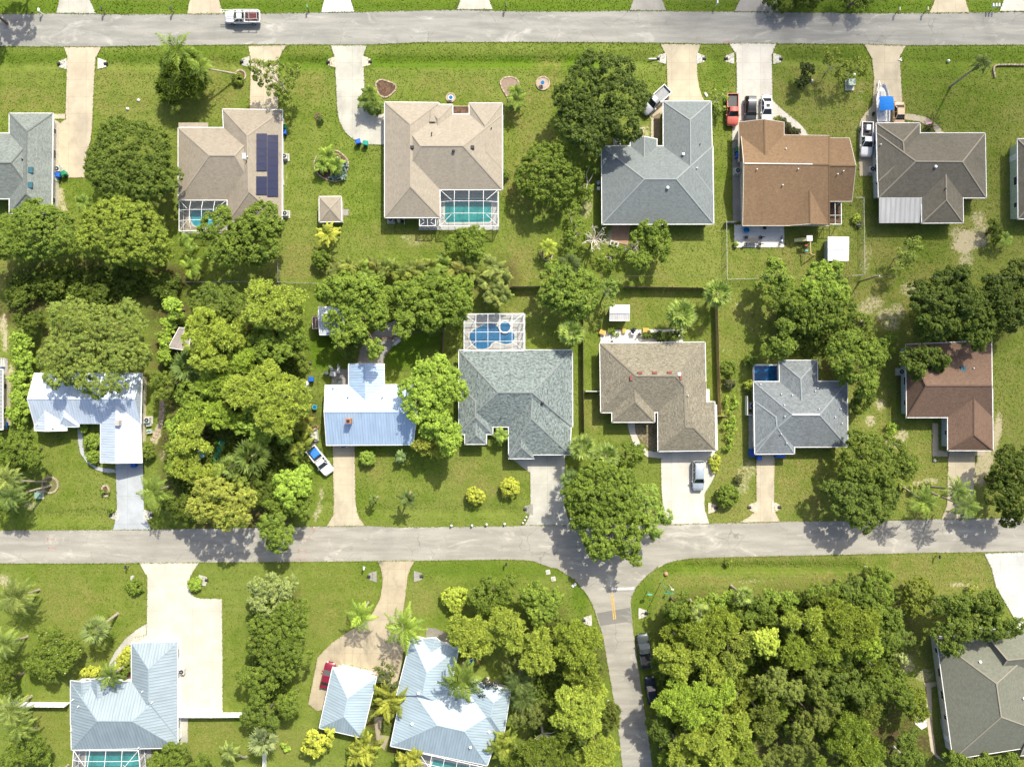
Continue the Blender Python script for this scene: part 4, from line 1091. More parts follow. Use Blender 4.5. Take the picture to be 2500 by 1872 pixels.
# ------------------------------------------------------------------ fences
WIRE = None
def wire_mat():
    m, nt, out = new_mat('chain link mesh'); b = NB(nt)
    tr = b.n('ShaderNodeBsdfTransparent'); df = b.n('ShaderNodeBsdfDiffuse'); b.set(df, 'Color', (0.3, 0.31, 0.3, 1))
    mx = b.n('ShaderNodeMixShader'); b.set(mx, 0, 0.22)
    nt.links.new(tr.outputs[0], mx.inputs[1]); nt.links.new(df.outputs[0], mx.inputs[2]); nt.links.new(mx.outputs[0], out.inputs['Surface'])
    return m
WIRE = wire_mat()
def fence(label, t, path, h, mat, kind='board', step=2.4, postmat=None):
    pts = [W(q, 0) for q in ps(t, *path)]
    root = thing('fence', label, 'fence', (pts[0].x, pts[0].y, 0))
    pan = MB(); rail = MB(); posts = []
    for a, b in zip(pts, pts[1:]):
        d = b - a; L = d.length; n = max(1, round(L / step)); d.normalize()
        if kind == 'board':
            k = int(L / .15)
            for i in range(k):
                c0 = a + d * (i * .15 + .01); c1 = a + d * (i * .15 + .14); z = h + rng.uniform(-.03, .03)
                pan.bar(c0 + Vector((0, 0, z / 2)), c1 + Vector((0, 0, z / 2)), .025, z)
            for z in (.35, h - .3): rail.bar(a + Vector((0, 0, z)), b + Vector((0, 0, z)), .09, .05)
        elif kind == 'vinyl':
            pan.bar(a + Vector((0, 0, h / 2)), b + Vector((0, 0, h / 2)), .05, h - .1); rail.bar(a + Vector((0, 0, h - .04)), b + Vector((0, 0, h - .04)), .1, .09)
        else:
            pan.add([a, b, b + Vector((0, 0, h)), a + Vector((0, 0, h))], [(0, 1, 2, 3)]); rail.bar(a + Vector((0, 0, h)), b + Vector((0, 0, h)), .035, .035)
        for i in range(n + 1): posts.append(a + d * (L * i / n))
    pan.build('panel', WIRE if kind == 'wire' else mat, root); rail.build('rail', mat, root)
    done = []
    src = None; w = .06 if kind == 'wire' else .11
    for q in posts:
        if any((q - z).length < .4 for z in done): continue
        done.append(q)
        if src is None:
            src = MB().box((0, 0, (h + .08) / 2), (w, w, h + .08)).build('post', postmat or mat, root, True); src.location = q - pts[0]
        else:
            o = src.copy(); COL.objects.link(o); o.parent = root; o.location = q - pts[0]
    return root
fence('dark board fence right of the palm hedge, above the kidney pool lawn', 'B3', (20, 820, 262, 818), 1.8, WOOD)
fence('dark board fence along the top of the rear lawn with the white shed', 'B3', (950, 822, 1300, 826, 1640, 832), 1.8, WOOD)
fence('tan board fence down the right of the taupe house', 'B3', (1700, 840, 1712, 1100, 1720, 1400, 1728, 1660, 1735, 1860), 1.8, LIGHTWOOD)
fence('dark board fence between the kidney pool house and the taupe house', 'B3', (612, 1050, 616, 1656, 622, 2010), 1.8, WOOD)
fence('short white gate fence between the board fence and the taupe house', 'C3', (638, 118, 758, 118), 1.6, WHITE, 'vinyl')
fence('short tan fence return at the corner of the taupe house', 'C3', (1700, 322, 1778, 320), 1.7, LIGHTWOOD)
fence('dark board fence left of the kidney pool cage', 'B2', (1570, 1160, 1562, 1400), 1.8, WOOD)
fence('grey chain link fence round the lawn below the brown house', 'B3', (1786, 292, 1792, 760, 2070, 752), 1.3, STEEL, 'wire')
fence('short pale fence at the left of the white patio', 'B3', (1786, 288, 1862, 288), 1.3, plain('pale board', (.5, .48, .42), .8), 'board')
fence('chain link fence on the right of the flat roofed shed', 'B4', (780, 92, 845, 92, 852, 720, 750, 730), 1.3, STEEL, 'wire')
fence('chain link fence on the boundary left of the round bush', 'B2', (214, 600, 214, 780, 600, 795), 1.2, STEEL, 'wire')
fence('thin wire fence below the solar panel house', 'B1', (1530, 780, 2190, 776), 1.1, STEEL, 'wire')
fence('white vinyl fence left of the ribbed metal house', 'D1', (75, 1117, 583, 1120), 1.8, WHITE, 'vinyl')
fence('white vinyl fence right of the ribbed metal house', 'D1', (1490, 1205, 1780, 1205, 2045, 1202), 1.8, WHITE, 'vinyl')
fence('white vinyl fence running down to the bottom edge beside a palm', 'D2', (105, 1500, 100, 1800), 1.8, WHITE, 'vinyl')
fence('white board fence at the left edge by the splash pool', 'B1', (42, 1400, 45, 1470), 1.2, WHITE, 'board')
# low curved edging wall at the right end of the upper street
m = MB(); e = ps('A4', 1955, 645, 1945, 600, 1940, 570, 1950, 550, 1970, 540, 2050, 538, 2197, 540, 2330, 545)
for a, b in zip(e, e[1:]):
    a, b = W(a), W(b); n = max(1, int((b - a).length / .45))
    for i in range(n):
        m.bar(a + (b - a) * ((i + .06) / n) + Vector((0, 0, .12)), a + (b - a) * ((i + .94) / n) + Vector((0, 0, .12)), .24, .3)
tag(m.build('garden_edging', STONE), 'pale stone edging curving round a lawn bed by the leaning palm', 'edging')

# ------------------------------------------------------------------ planting beds
def bed(label, t, outline=None, circle=None, ring=.22, mulch=MULCH, jit=0.1, hz=.14):
    if circle:
        cx, cy, r = circle; pts = [(cx + r * math.cos(k * math.pi / 12), cy + r * math.sin(k * math.pi / 12)) for k in range(24)]
        outline = [v for q in pts for v in q]
    w = [W(q) for q in ps(t, *outline)]; xy = [(v.x, v.y) for v in w]
    c = (sum(q[0] for q in xy) / len(xy), sum(q[1] for q in xy) / len(xy))
    root = thing('planting_bed', label, 'plant bed', (c[0], c[1], 0))
    MB().prism(xy, -.1, .07).build('mulch', mulch, root)
    if ring:
        m = MB()
        for i in range(len(xy)):
            a, b = Vector((*xy[i], .06)), Vector((*xy[(i + 1) % len(xy)], .06)); n = max(1, int((b - a).length / .5))
            for k in range(n):
                m.bar(a + (b - a) * ((k + .05) / n), a + (b - a) * ((k + .95) / n), ring, hz + rng.uniform(0, .05))
        m.build('edging', STONE, root)
    return root
bed('heart shaped bare mulch bed right of the curved driveway', 'A2', [1005, 690, 1030, 665, 1060, 660, 1100, 672, 1150, 690, 1175, 715, 1170, 745, 1140, 775, 1110, 800, 1080, 808, 1040, 790, 1015, 750])
bed('tiny mulch bed on the lawn left of the curved driveway', 'A2', circle=(533, 968, 34), ring=0)
bed('big round palm bed on the lawn between the two tan houses', 'A2', [640, 1240, 700, 1250, 750, 1290, 778, 1330, 780, 1380, 760, 1440, 720, 1490, 670, 1500, 600, 1485, 540, 1450, 505, 1400, 497, 1340, 520, 1290, 570, 1255])
bed('tiny round bed with a white ornament by the front porch', 'A2', circle=(1624, 808, 36), mulch=plain('light gravel', (.35, .28, .22), .95))
bed('teardrop bed with a palm right of the large tan house', 'A2', [2030, 680, 2060, 645, 2120, 635, 2170, 655, 2190, 690, 2180, 740, 2185, 840, 2150, 900, 2115, 880, 2090, 800, 2050, 740], mulch=plain('pale mulch', (.26, .19, .14), .95))
bed('round pale bed with a bird bath on the lawn beside the oak', 'A3', circle=(289, 690, 54), mulch=plain('tan gravel', (.38, .3, .23), .95))
bed('oval stone ringed bed left of the blue grey driveway', 'C1', [875, 890, 895, 905, 903, 935, 898, 970, 880, 985, 855, 975, 842, 940, 848, 905], ring=.3)
bed('round stone ringed bed at the foot of the two pale palm trunks', 'C1', circle=(415, 890, 66), ring=.3, mulch=plain('grassy mulch', (.14, .14, .05), .95))
bed('bare brown bed inside the courtyard of the taupe house', 'C3', [1050, 372, 1232, 372, 1238, 612, 1190, 605, 1120, 560, 1065, 480], ring=0, mulch=plain('leaf strewn soil', (.2, .17, .1), .95, 0, .1, .4))
bed('narrow dark front bed of the brown house with round shrubs', 'A4', [215, 1010, 260, 1040, 340, 1110, 345, 1116, 215, 1116], ring=0)
bed('small bed between the H shaped courtyard walls of the light tan house', 'A2', [1640, 880, 1778, 880, 1778, 940, 1640, 945], ring=.15)
bed('brown courtyard of the blue grey L shaped house', 'A3', [1206, 960, 1256, 930, 1256, 1180, 1206, 1180], ring=0, mulch=plain('brown courtyard soil', (.2, .16, .1), .95))
bed('round stone ringed bed of the small yellow palm', 'B3', circle=(320, 545, 48), ring=.2)
bed('round stone ringed bed at the foot of the leaning palm near the first driveway', 'A1', circle=(1985, 625, 44), ring=.25)
bed('triangular bed of yellow plants beside the curved path', 'D1', [940, 870, 970, 790, 1030, 700, 1080, 640, 1080, 930, 960, 930], ring=0)
bed('curved dark bed at the front of the silver roofed house', 'D2', [1420, 505, 1500, 510, 1600, 560, 1640, 640, 1420, 580], ring=0, mulch=plain('grey mulch', (.2, .19, .16), .95))
bed('terracotta patch behind the blue grey L shaped house', 'B3', [860, 305, 1010, 305, 990, 470, 860, 440], ring=0, mulch=plain('terracotta ground', (.36, .23, .15), .95))
bed('crescent bed with a bush at the bend of the wide driveway', 'D1', circle=(1610, 160, 44), ring=0)
# ------------------------------------------------------------------ vehicles
def paint(name, col, metal=0.0): 
    m, nt, out = new_mat(name); b = NB(nt)
    tc = b.n('ShaderNodeTexCoord').outputs['Object']
    c = b.mix(b.ramp(b.noise(tc, 1.3, 3), 0.3, 0.7), tuple(x * .9 for x in col), col)
    x = b.n('ShaderNodeBsdfPrincipled'); b.set(x, 'Base Color', c); b.set(x, 'Roughness', .32 if col[1] > .15 else .45); b.set(x, 'Metallic', metal)
    b.set(x, 'Coat Weight', .6 if col[1] > .15 else .15); b.set(x, 'Coat Roughness', .08)
    nt.links.new(x.outputs[0], out.inputs['Surface'])
    return m

LAMP = glass_mat('headlight glass', (.55, .56, .56)); TAIL = glass_mat('tail light', (.3, .01, .01))
def loft(mb, st):
    """car body: stations of (x, half width, bottom, top)"""
    base = len(mb.v); n = 10
    for x, w, zb, zt in st:
        mb.v += [Vector(q) for q in ((x, w * .82, zb), (x, w, zb + .14), (x, w, zb + (zt - zb) * .62), (x, w * .95, zt - .05), (x, w * .8, zt),
                                     (x, -w * .8, zt), (x, -w * .95, zt - .05), (x, -w, zb + (zt - zb) * .62), (x, -w, zb + .14), (x, -w * .82, zb))]
    for i in range(len(st) - 1):
        for k in range(n):
            a = base + i * n + k; c = base + i * n + (k + 1) % n
            mb.f.append([a, a + n, c + n, c])
    mb.f.append([base + k for k in range(n)]); mb.f.append([base + (len(st) - 1) * n + k for k in range(n)][::-1])
    return mb

def vehicle(name, label, cat, t, x, y, head, L, mat, kind, z=0.05, wd=None, rails=False):
    """head: degrees the nose points to in the photograph, 0 right, 90 up"""
    q = W(p(t, x, y), .9); root = thing(name, label, cat, (q.x, q.y, z), math.radians(head), 'vehicles parked along the streets and driveways')
    h = L / 2; w = (wd or {'sedan': 1.8, 'suv': 1.9, 'pickup': 2.0, 'van': 1.98}[kind]) / 2
    if kind == 'sedan':
        st = [(-h, w * .78, .45, .78), (-h + .12, w * .93, .3, .92), (-h * .55, w, .22, .98), (h * .35, w, .22, .95), (h * .8, w * .95, .25, .82), (h - .12, w * .8, .3, .72), (h, w * .55, .42, .62)]
        gb = (-h * .74, h * .40, .95); gt = (-h * .42, h * .08, 1.42)
    elif kind in ('suv', 'van'):
        st = [(-h, w * .85, .5, .95), (-h + .1, w * .96, .32, 1.05), (-h * .5, w, .28, 1.1), (h * .4, w, .28, 1.06), (h * .82, w * .95, .3, .95), (h - .1, w * .82, .35, .82), (h, w * .6, .5, .7)]
        gb = (-h * .96, h * .48, 1.05); gt = (-h * .84, h * .16, 1.68)
    else:
        st = [(-h, w * .96, .5, .72), (-h * .1, w * .98, .35, .74), (-h * .08, w, .33, 1.05), (h * .45, w, .33, 1.08), (h * .85, w * .96, .35, 1.0), (h - .1, w * .85, .4, .86), (h, w * .68, .5, .74)]
        gb = (-h * .10, h * .48, 1.05); gt = (-h * .04, h * .22, 1.72)
    body = loft(MB(), st).build('body', mat, root, True, smooth=38)
    # glass house with a roof skin and pillars
    wb, wt = w * .9, w * .68
    B = [Vector((gb[0], -wb, gb[2])), Vector((gb[1], -wb, gb[2])), Vector((gb[1], wb, gb[2])), Vector((gb[0], wb, gb[2]))]
    T = [Vector((gt[0], -wt, gt[2])), Vector((gt[1], -wt, gt[2])), Vector((gt[1], wt, gt[2])), Vector((gt[0], wt, gt[2]))]
    def pane(nm, a, b, c, d): mk(nm, [a, b, c, d], [(0, 1, 2, 3)], CARGLASS, root, True)
    pane('windshield', B[1], B[2], T[2], T[1]); pane('rear_window', B[3], B[0], T[0], T[3])
    pane('side_window', B[0], B[1], T[1], T[0]); pane('side_window', B[2], B[3], T[3], T[2])
    m = MB(); c = MB()
    up = Vector((0, 0, .07)); e = 1.04
    rp = [Vector((gt[0] - .05, -wt * e, gt[2] - .02)), Vector((gt[1] + .05, -wt * e, gt[2] - .02)), Vector((gt[1] + .05, wt * e, gt[2] - .02)), Vector((gt[0] - .05, wt * e, gt[2] - .02))]
    rt = [Vector((v.x * .9 + (gt[0] + gt[1]) * .05, v.y * .86, v.z + .08)) for v in rp]
    m.add(rp + rt, [(3, 2, 1, 0), (4, 5, 6, 7), (0, 1, 5, 4), (1, 2, 6, 5), (2, 3, 7, 6), (3, 0, 4, 7)])
    for i in range(4): m.bar(B[i], T[i], .09, .07)
    mid = (gb[0] + gb[1]) / 2 - (0 if kind != 'pickup' else .1)
    for s_ in (-1, 1):
        m.bar((mid, s_ * wb, gb[2]), ((gt[0] + gt[1]) / 2, s_ * wt, gt[2]), .09, .06)
        if kind in ('suv', 'van'): m.bar((gb[0] * .55, s_ * wb, gb[2]), (gt[0] * .55, s_ * wt, gt[2]), .09, .06)
    m.build('cabin', mat, root, True, smooth=40)
    for s_ in (-1, 1):
        mir = MB().box((gb[1] - .28, s_ * (w + .1), 1.0), (.14, .2, .15)).build('mirror', mat, root, True)
        MB().box((h - .1, s_ * w * .62, .68), (.18, .3, .14)).build('headlight', LAMP, root, True)
        MB().box((-h + .03, s_ * w * .72, .78), (.1, .26, .16)).build('taillight', TAIL, root, True)
        for wx in (-h * .58, h * .62):
            wh = MB().tube([(wx, s_ * (w - .22), .33), (wx, s_ * (w + .01), .33)], [.33, .33], 16).build('wheel', RUBBER, root, True)
            MB().tube([(wx, s_ * (w + .005), .33), (wx, s_ * (w + .025), .33)], [.2, .2], 12).build('rim', ALLOY, wh, True)
    if kind == 'pickup':
        x0, x1 = -h, -h * .12; bw = w * .98; b = MB()
        for s_ in (-1, 1): b.box(((x0 + x1) / 2, s_ * (bw - .07), .9), (x1 - x0, .14, .34))
        b.box((x0 + .05, 0, .9), (.1, bw * 2 - .28, .34)); b.box((x1 - .05, 0, .9), (.1, bw * 2 - .28, .34))
        b.build('bed', mat, root, True)
        MB().box(((x0 + x1) / 2, 0, .76), (x1 - x0 - .2, bw * 2 - .28, .03)).build('bed_liner', BLACK if not rails else plain('grey bed liner', (.28, .29, .29), .7), root, True)
    return root

PW = paint('white car paint', (.8, .8, .8)); PR = paint('faded red car paint', (.48, .1, .07)); PK = paint('dark charcoal car paint', (.035, .04, .047), .3)
PG = paint('silver grey truck paint', (.42, .43, .44), .4); PS = paint('pale silver blue car paint', (.5, .56, .6), .4); PM = paint('dark crimson car paint', (.2, .008, .03))
PB = paint('beige orange car paint', (.62, .42, .24)); PD = paint('dark green grey truck paint', (.05, .065, .065), .3); PN = paint('black blue car paint', (.012, .015, .03), .2)
v = vehicle('pickup_truck', 'white work pickup with a ladder rack driving along the upper street', 'pickup truck', 'A1', 2000, 140, 180, 5.9, PW, 'pickup', .03)
m = MB()
for yy in (-.8, .8): m.bar((-2.9, yy, 1.75), (1.3, yy, 1.75), .06)
for xx in (-2.7, -1.4, 0): m.bar((xx, -.8, 1.75), (xx, .8, 1.75), .06)
for xx in (-2.7, -1.4):
    for yy in (-.8, .8): m.bar((xx, yy, 1.0), (xx, yy, 1.75), .06)
m.build('ladder_rack', STEEL, v, True)
MB().box((-1.7, 0, .95), (1.6, 1.3, .3)).box((-2.2, .3, 1.15), (.5, .4, .25)).build('toolbox', plain('dark red toolbox', (.16, .05, .05), .6), v, True)
l = MB()
for yy in (-.62, -.28): l.bar((-3.1, yy, 1.84), (3.3, yy, 1.84), .07)
for k in range(16): l.bar((-3 + k * .41, -.62, 1.84), (-3 + k * .41, -.28, 1.84), .04)
l.build('ladder', plain('white ladder', (.75, .75, .72), .4), v, True)
vehicle('pickup_truck', 'grey pickup with an open pale bed parked askew against the dark oak', 'pickup truck', 'A3', 1218, 828, 223, 5.7, PG, 'pickup', rails=True)
vehicle('pickup_truck', 'faded red pickup on the left edge of the bright white driveway', 'pickup truck', 'A3', 1855, 905, 270, 5.3, PR, 'pickup')
vehicle('parked_car', 'dark charcoal car between the red pickup and the white sedan', 'car', 'A3', 2004, 905, 270, 4.5, PK, 'suv')
vehicle('parked_car', 'white sedan with a sunroof in front of the brown house', 'car', 'A3', 2136, 900, 270, 4.8, PW, 'sedan')
s = bpy.data.objects[[o.name for o in bpy.data.objects if o.get('label', '').startswith('white sedan with a sunroof')][0]]
MB().box((-.35, 0, 1.5), (.5, .6, .03)).build('sunroof', CARGLASS, s, True)
v = vehicle('pickup_truck', 'white pickup with an open bed on the slab left of the mossy roofed house', 'pickup truck', 'A4', 900, 1150, 268, 5.8, PW, 'pickup')
MB().box((-1.9, .1, 1.0), (.9, .7, .5)).build('cargo_box', plain('white cargo box', (.7, .7, .68), .5), v, True)
vehicle('parked_car', 'beige orange sedan squeezed between the boat and the curved path', 'car', 'A4', 1168, 948, 270, 4.4, PB, 'sedan')
v = vehicle('pickup_truck', 'white pickup with a blue tarp in its bed beside the wooded lot', 'pickup truck', 'C2', 545, 692, -52, 5.4, PW, 'pickup', 0)
MB().box((-1.55, .1, .98), (1.5, 1.5, .26), 0, .85).build('tarp', plain('bright blue tarp', (.04, .2, .62), .45), v, True)
vehicle('parked_car', 'silver blue minivan on the white driveway of the taupe house', 'minivan', 'C3', 1572, 815, 270, 5.0, PS, 'van', .05)
vehicle('parked_car', 'dark crimson car tucked against the silver roofed garage', 'car', 'D2', 607, 900, 76, 4.5, PM, 'sedan', .06)
vehicle('pickup_truck', 'dark green grey pickup parked on the grass beside the side road', 'pickup truck', 'D3', 1130, 700, 98, 5.9, PD, 'pickup', 0)
vehicle('parked_car', 'black car half under the trees beside the side road', 'car', 'D3', 1186, 1030, 98, 4.7, PN, 'sedan', 0)
vehicle('parked_car', 'dark blue car nosing out from under the pale blue metal roof', 'car', 'C2', 735, 470, 270, 4.6, paint('dark navy car paint', (.02, .05, .12)), 'sedan', .05)

# boat on its trailer
q = W(p('A4', 1020, 870), .9)
r = thing('motor_boat', 'white motor boat with a bright blue canopy on a trailer beside the house', 'boat', (q.x, q.y, 0.05), math.radians(92))
def hull(st, zf):
    m = MB(); n = 6
    for x, w, zt, zk in st: m.v += [Vector(c) for c in ((x, w * .9, zt), (x, w, zt + .02), (x, w * .75, zk + .25), (x, 0, zk), (x, -w * .75, zk + .25), (x, -w, zt + .02), (x, -w * .9, zt))]
    for i in range(len(st) - 1):
        for k in range(6): m.f.append([i * 7 + k, i * 7 + k + 1, (i + 1) * 7 + k + 1, (i + 1) * 7 + k])
    m.f.append(list(range(7)))
    return m
ST = [(-2.9, 1.05, 1.35, .6), (-1, 1.15, 1.4, .55), (1, 1.12, 1.48, .55), (2.2, .85, 1.58, .65), (2.9, .5, 1.66, .85), (3.25, .08, 1.7, 1.25)]
GEL = plain('white gel coat', (.8, .8, .78), .25, 0, .5, .06)
hull(ST, 0).build('hull', GEL, r, True, smooth=50)
dk = MB(); dv = [(x * .97, s_ * w * .82, zt - .35) for s_, rng_ in ((1, ST), (-1, ST[::-1])) for x, w, zt, zk in rng_]
dk.add(dv, [list(range(len(dv)))]).build('deck', plain('off white boat deck', (.62, .62, .6), .6), r, True)
MB().box((.2, 0, 1.45), (.7, .9, .8), 0, .8).build('console', GEL, r, True)
MB().box((-.75, 0, 1.3), (.5, 1.1, .5)).build('seat', plain('white boat seat', (.7, .7, .68), .5), r, True)
MB().box((1.7, 0, 1.28), (1.1, .95, .22), 0, .7).build('bow_cushion', plain('grey boat cushion', (.4, .41, .4), .6), r, True)
can = MB(); nx_ = 8
for i in range(nx_ + 1):
    for j in range(5):
        u = i / nx_ * 2 - 1; w_ = j / 4 * 2 - 1
        can.v.append(Vector((-.35 + w_ * 1.15, u * 1.18, 2.75 - .22 * u * u - .1 * w_ * w_)))
for i in range(nx_):
    for j in range(4): can.f.append([i * 5 + j, i * 5 + j + 1, (i + 1) * 5 + j + 1, (i + 1) * 5 + j])
can.build('canopy', plain('bright blue canvas', (.012, .17, .55), .7, 0, .2, .06), r, True)
cf = MB()
for xx in (-1.45, .75):
    for yy in (-1.12, 1.12): cf.bar((xx * .6 - .2, yy * .95, 1.4), (xx, yy, 2.5), .04)
cf.build('canopy_frame', STEEL, r, True)
MB().box((-3.15, 0, 1.25), (.55, .45, .7), 0, .75).box((-3.2, 0, .75), (.3, .2, .8)).build('outboard_motor', plain('dark outboard', (.06, .07, .08), .35), r, True)
tr = MB().bar((-2.6, -.75, .45), (2.3, -.45, .45), .1).bar((-2.6, .75, .45), (2.3, .45, .45), .1).bar((2.3, -.45, .45), (4.4, 0, .45), .1).bar((2.3, .45, .45), (4.4, 0, .45), .1).bar((-1.2, -1.1, .4), (-1.2, 1.1, .4), .12)
trl = tr.build('trailer', STEEL, r, True)
for yy in (-1.1, 1.1): MB().tube([(-1.2, yy - .1, .33), (-1.2, yy + .1, .33)], [.33, .33], 14).build('wheel', RUBBER, trl, True)

# ------------------------------------------------------------------ small things of the gardens
def small(name, label, cat, t, x, y, rz=0.0, z=0.0, h=0.5, group=None):
    q = W(p(t, x, y), h); return thing(name, label, cat, (q.x, q.y, z), math.radians(rz), group)

BINB = plain('blue bin plastic', (.02, .12, .5), .45); BING = plain('green bin plastic', (.02, .22, .1), .45)
BING2 = plain('teal green bin plastic', (.01, .28, .2), .45); BLUE_LID = BINB
def trash_bin(label, t, x, y, mat, rz=0):
    r = small('trash_bin', label, 'trash bin', t, x, y, rz, .03, .9, 'wheeled trash bins')
    m = MB(); a, b = .27, .36
    m.add([(-a, -a, .08), (a, -a, .08), (a, a, .08), (-a, a, .08), (-b, -b, 1.0), (b, -b, 1.0), (b, b, 1.0), (-b, b, 1.0)], [(3, 2, 1, 0), (4, 5, 6, 7), (0, 1, 5, 4), (1, 2, 6, 5), (2, 3, 7, 6), (3, 0, 4, 7)])
    m.build('body', mat, r, True)
    MB().add([(-.4, -.4, 1.0), (.42, -.4, 1.0), (.42, .4, 1.0), (-.4, .4, 1.0), (-.3, -.32, 1.09), (.34, -.32, 1.09), (.34, .32, 1.09), (-.3, .32, 1.09)], [(3, 2, 1, 0), (4, 5, 6, 7), (0, 1, 5, 4), (1, 2, 6, 5), (2, 3, 7, 6), (3, 0, 4, 7)]).build('lid', mat, r, True)
    MB().bar((-.46, -.3, .98), (-.46, .3, .98), .05).build('handle', mat, r, True)
    for s_ in (-1, 1): MB().tube([(-.3, s_ * .3, .12), (-.3, s_ * .37, .12)], [.12, .12], 10).build('wheel', RUBBER, r, True)
for a in (('blue wheeled bin beside the grey green house at left', 'A1', 475, 1445, BINB), ('green wheeled bin tilted beside the blue one by the long beige driveway', 'A1', 525, 1430, BING, 25),
          ('green wheeled bin at the right wall of the solar panel house', 'A2', 245, 1046, BING), ('blue wheeled bin at the right wall of the solar panel house', 'A2', 247, 1090, BINB),
          ('blue wheeled bin on the grass at the end of the curved driveway', 'A2', 860, 1168, BINB, 15), ('teal green wheeled bin on the grass at the end of the curved driveway', 'A2', 921, 1182, BING2, -10),
          ('green wheeled bin left of the brown house', 'A3', 1900, 1232, BING), ('blue wheeled bin left of the brown house', 'A3', 1903, 1282, BINB),
          ('dark blue wheeled bin in front of the garage door of the white metal house', 'C1', 1103, 728, BINB), ('blue wheeled bin on the boundary left of the pale blue metal house', 'C2', 472, 20, BINB),
          ('round blue bin on the drive before the weathered blue grey house', 'C4', 14, 668, BINB), ('blue bin on the walk right of the splash pool', 'C1', 40, 390, BINB)): trash_bin(*a)

def ac_unit(label, t, x, y, pad=True, rz=0):
    r = small('air_conditioner', label, 'air conditioner', t, x, y, rz, .02, .4, 'air conditioner units beside the houses')
    if pad: MB().box((0, 0, .04), (1.3, 1.3, .12)).build('pad', C_GREY, r, True)
    MB().box((0, 0, .5), (.88, .88, .8)).build('casing', plain('light grey casing', (.5, .51, .49), .5), r, True)
    MB().cyl((0, 0, .9), .36, .03, 20).build('fan_grille', BLACK, r, True)
    MB().cyl((0, 0, .93), .12, .03, 12).build('fan_hub', plain('grey fan hub', (.35, .36, .36), .5), r, True)
for a in (('white air conditioner unit next to bins at the grey green house', 'A1', 484, 1400), ('air conditioner unit on a tan pad at the solar panel house', 'A2', 257, 1296), ('air conditioner unit on a white pad lower on the solar panel house', 'B2', 262, 210),
          ('air conditioner unit under the left eave behind the light tan house', 'B2', 1130, 258), ('air conditioner unit in front of the L shaped house beneath the oak', 'A3', 903, 1160), ('white air conditioner unit left of the brown house', 'A3', 1891, 1414),
          ('air conditioner unit with a dark shadow left of the mossy roofed house', 'A4', 936, 1402), ('air conditioner unit at the right wall of the white metal house', 'C1', 1222, 356), ('air conditioner unit at the right wall of the ribbed metal house', 'D1', 1507, 862),
          ('air conditioner unit behind a white slat screen by the weathered house', 'C3', 2010, 238), ('air conditioner unit half under the oak at the red brown house', 'B4', 1175, 1512)): ac_unit(*a)
r = small('privacy_screen', 'white slat screen wall around the air conditioner of the weathered house', 'screen', 'C3', 1965, 235)
MB().box((0, 0, .7), (.08, 1.9 * 1.7, 1.3)).build('slat_panel', WHITE, r, True); MB().box((.6, -1.6, .7), (1.2, .08, 1.3)).build('side_panel', WHITE, r, True)
q = small('pool_pump', 'pool pump and filter under the rear eave of the light tan house', 'pump', 'B2', 1195, 270)
MB().cyl((0, 0, .1), .28, .9, 14).build('filter_tank', plain('beige tank', (.5, .45, .36), .5), q, True); MB().box((.6, 0, .25), (.5, .3, .35)).build('motor', BLACK, q, True); MB().bar((0, 0, .2), (.9, .5, .2), .08).bar((.9, .5, .2), (.9, -.5, .2), .08).build('pipe', WHITE, q, True)

def mailbox(label, t, x, y, mat, arm=True, rz=90, n=1):
    r = small('mailbox', label, 'mailbox', t, x, y, rz, 0, 1.1, 'mailboxes along the streets')
    MB().box((0, 0, .5), (.1, .1, 1.1)).build('post', plain('brown post', (.2, .14, .09), .9) if mat is not WHITE else WHITE, r, True)
    for k in range(n):
        o = (k - (n - 1) / 2) * .5
        b = MB().box((.1, o, 1.18), (.55, .24, .18)); b.tube([(-.175, o, 1.27), (.375, o, 1.27)], [.12, .12], 12); b.build('box', mat, r, True)
    if arm: MB().bar((0, 0, 1.05), (.6, 0, 1.05), .08).build('arm', plain('brown post', (.2, .14, .09), .9), r, True)
GM = plain('dark mailbox metal', (.06, .065, .06), .4, .5)
for a in (('white mailbox on an angled post, first on the upper verge from the left', 'A1', 322, 92, WHITE), ('dark mailbox right of the first grey upper driveway', 'A1', 838, 84, GM), ('dark mailbox left of the beige upper driveway', 'A1', 1408, 80, GM),
          ('green mailbox on the upper verge left of the pale cool driveway', 'A2', 440, 62, plain('green mailbox', (.1, .25, .12), .5)), ('small grey mailbox at the upper verge right of the middle driveway', 'A2', 2080, 52, GM),
          ('white mailbox on the shaded upper verge at right of centre', 'A3', 1728, 28, WHITE), ('small pale mailbox on the upper verge under the overhanging tree', 'A4', 1168, 84, plain('tan mailbox', (.5, .45, .3), .6)), ('small pale mailbox left of the stained upper driveway', 'A4', 1400, 82, plain('tan mailbox', (.5, .45, .3), .6)),
          ('dark mailbox on the verge above the cream driveway', 'C1', 1036, 1572, GM), ('dark mailbox on the lower verge right of the flared old driveway', 'C2', 2082, 1548, GM), ('white mailbox pillar left of the flared old driveway', 'C2', 907, 1580, WHITE),
          ('dark mailbox on the verge below the right end of the lower street', 'C4', 1500, 1488, GM)): mailbox(*a)
mailbox('row of three white mailboxes on the upper verge at right', 'A4', 1964, 52, WHITE, False, 90, 3)

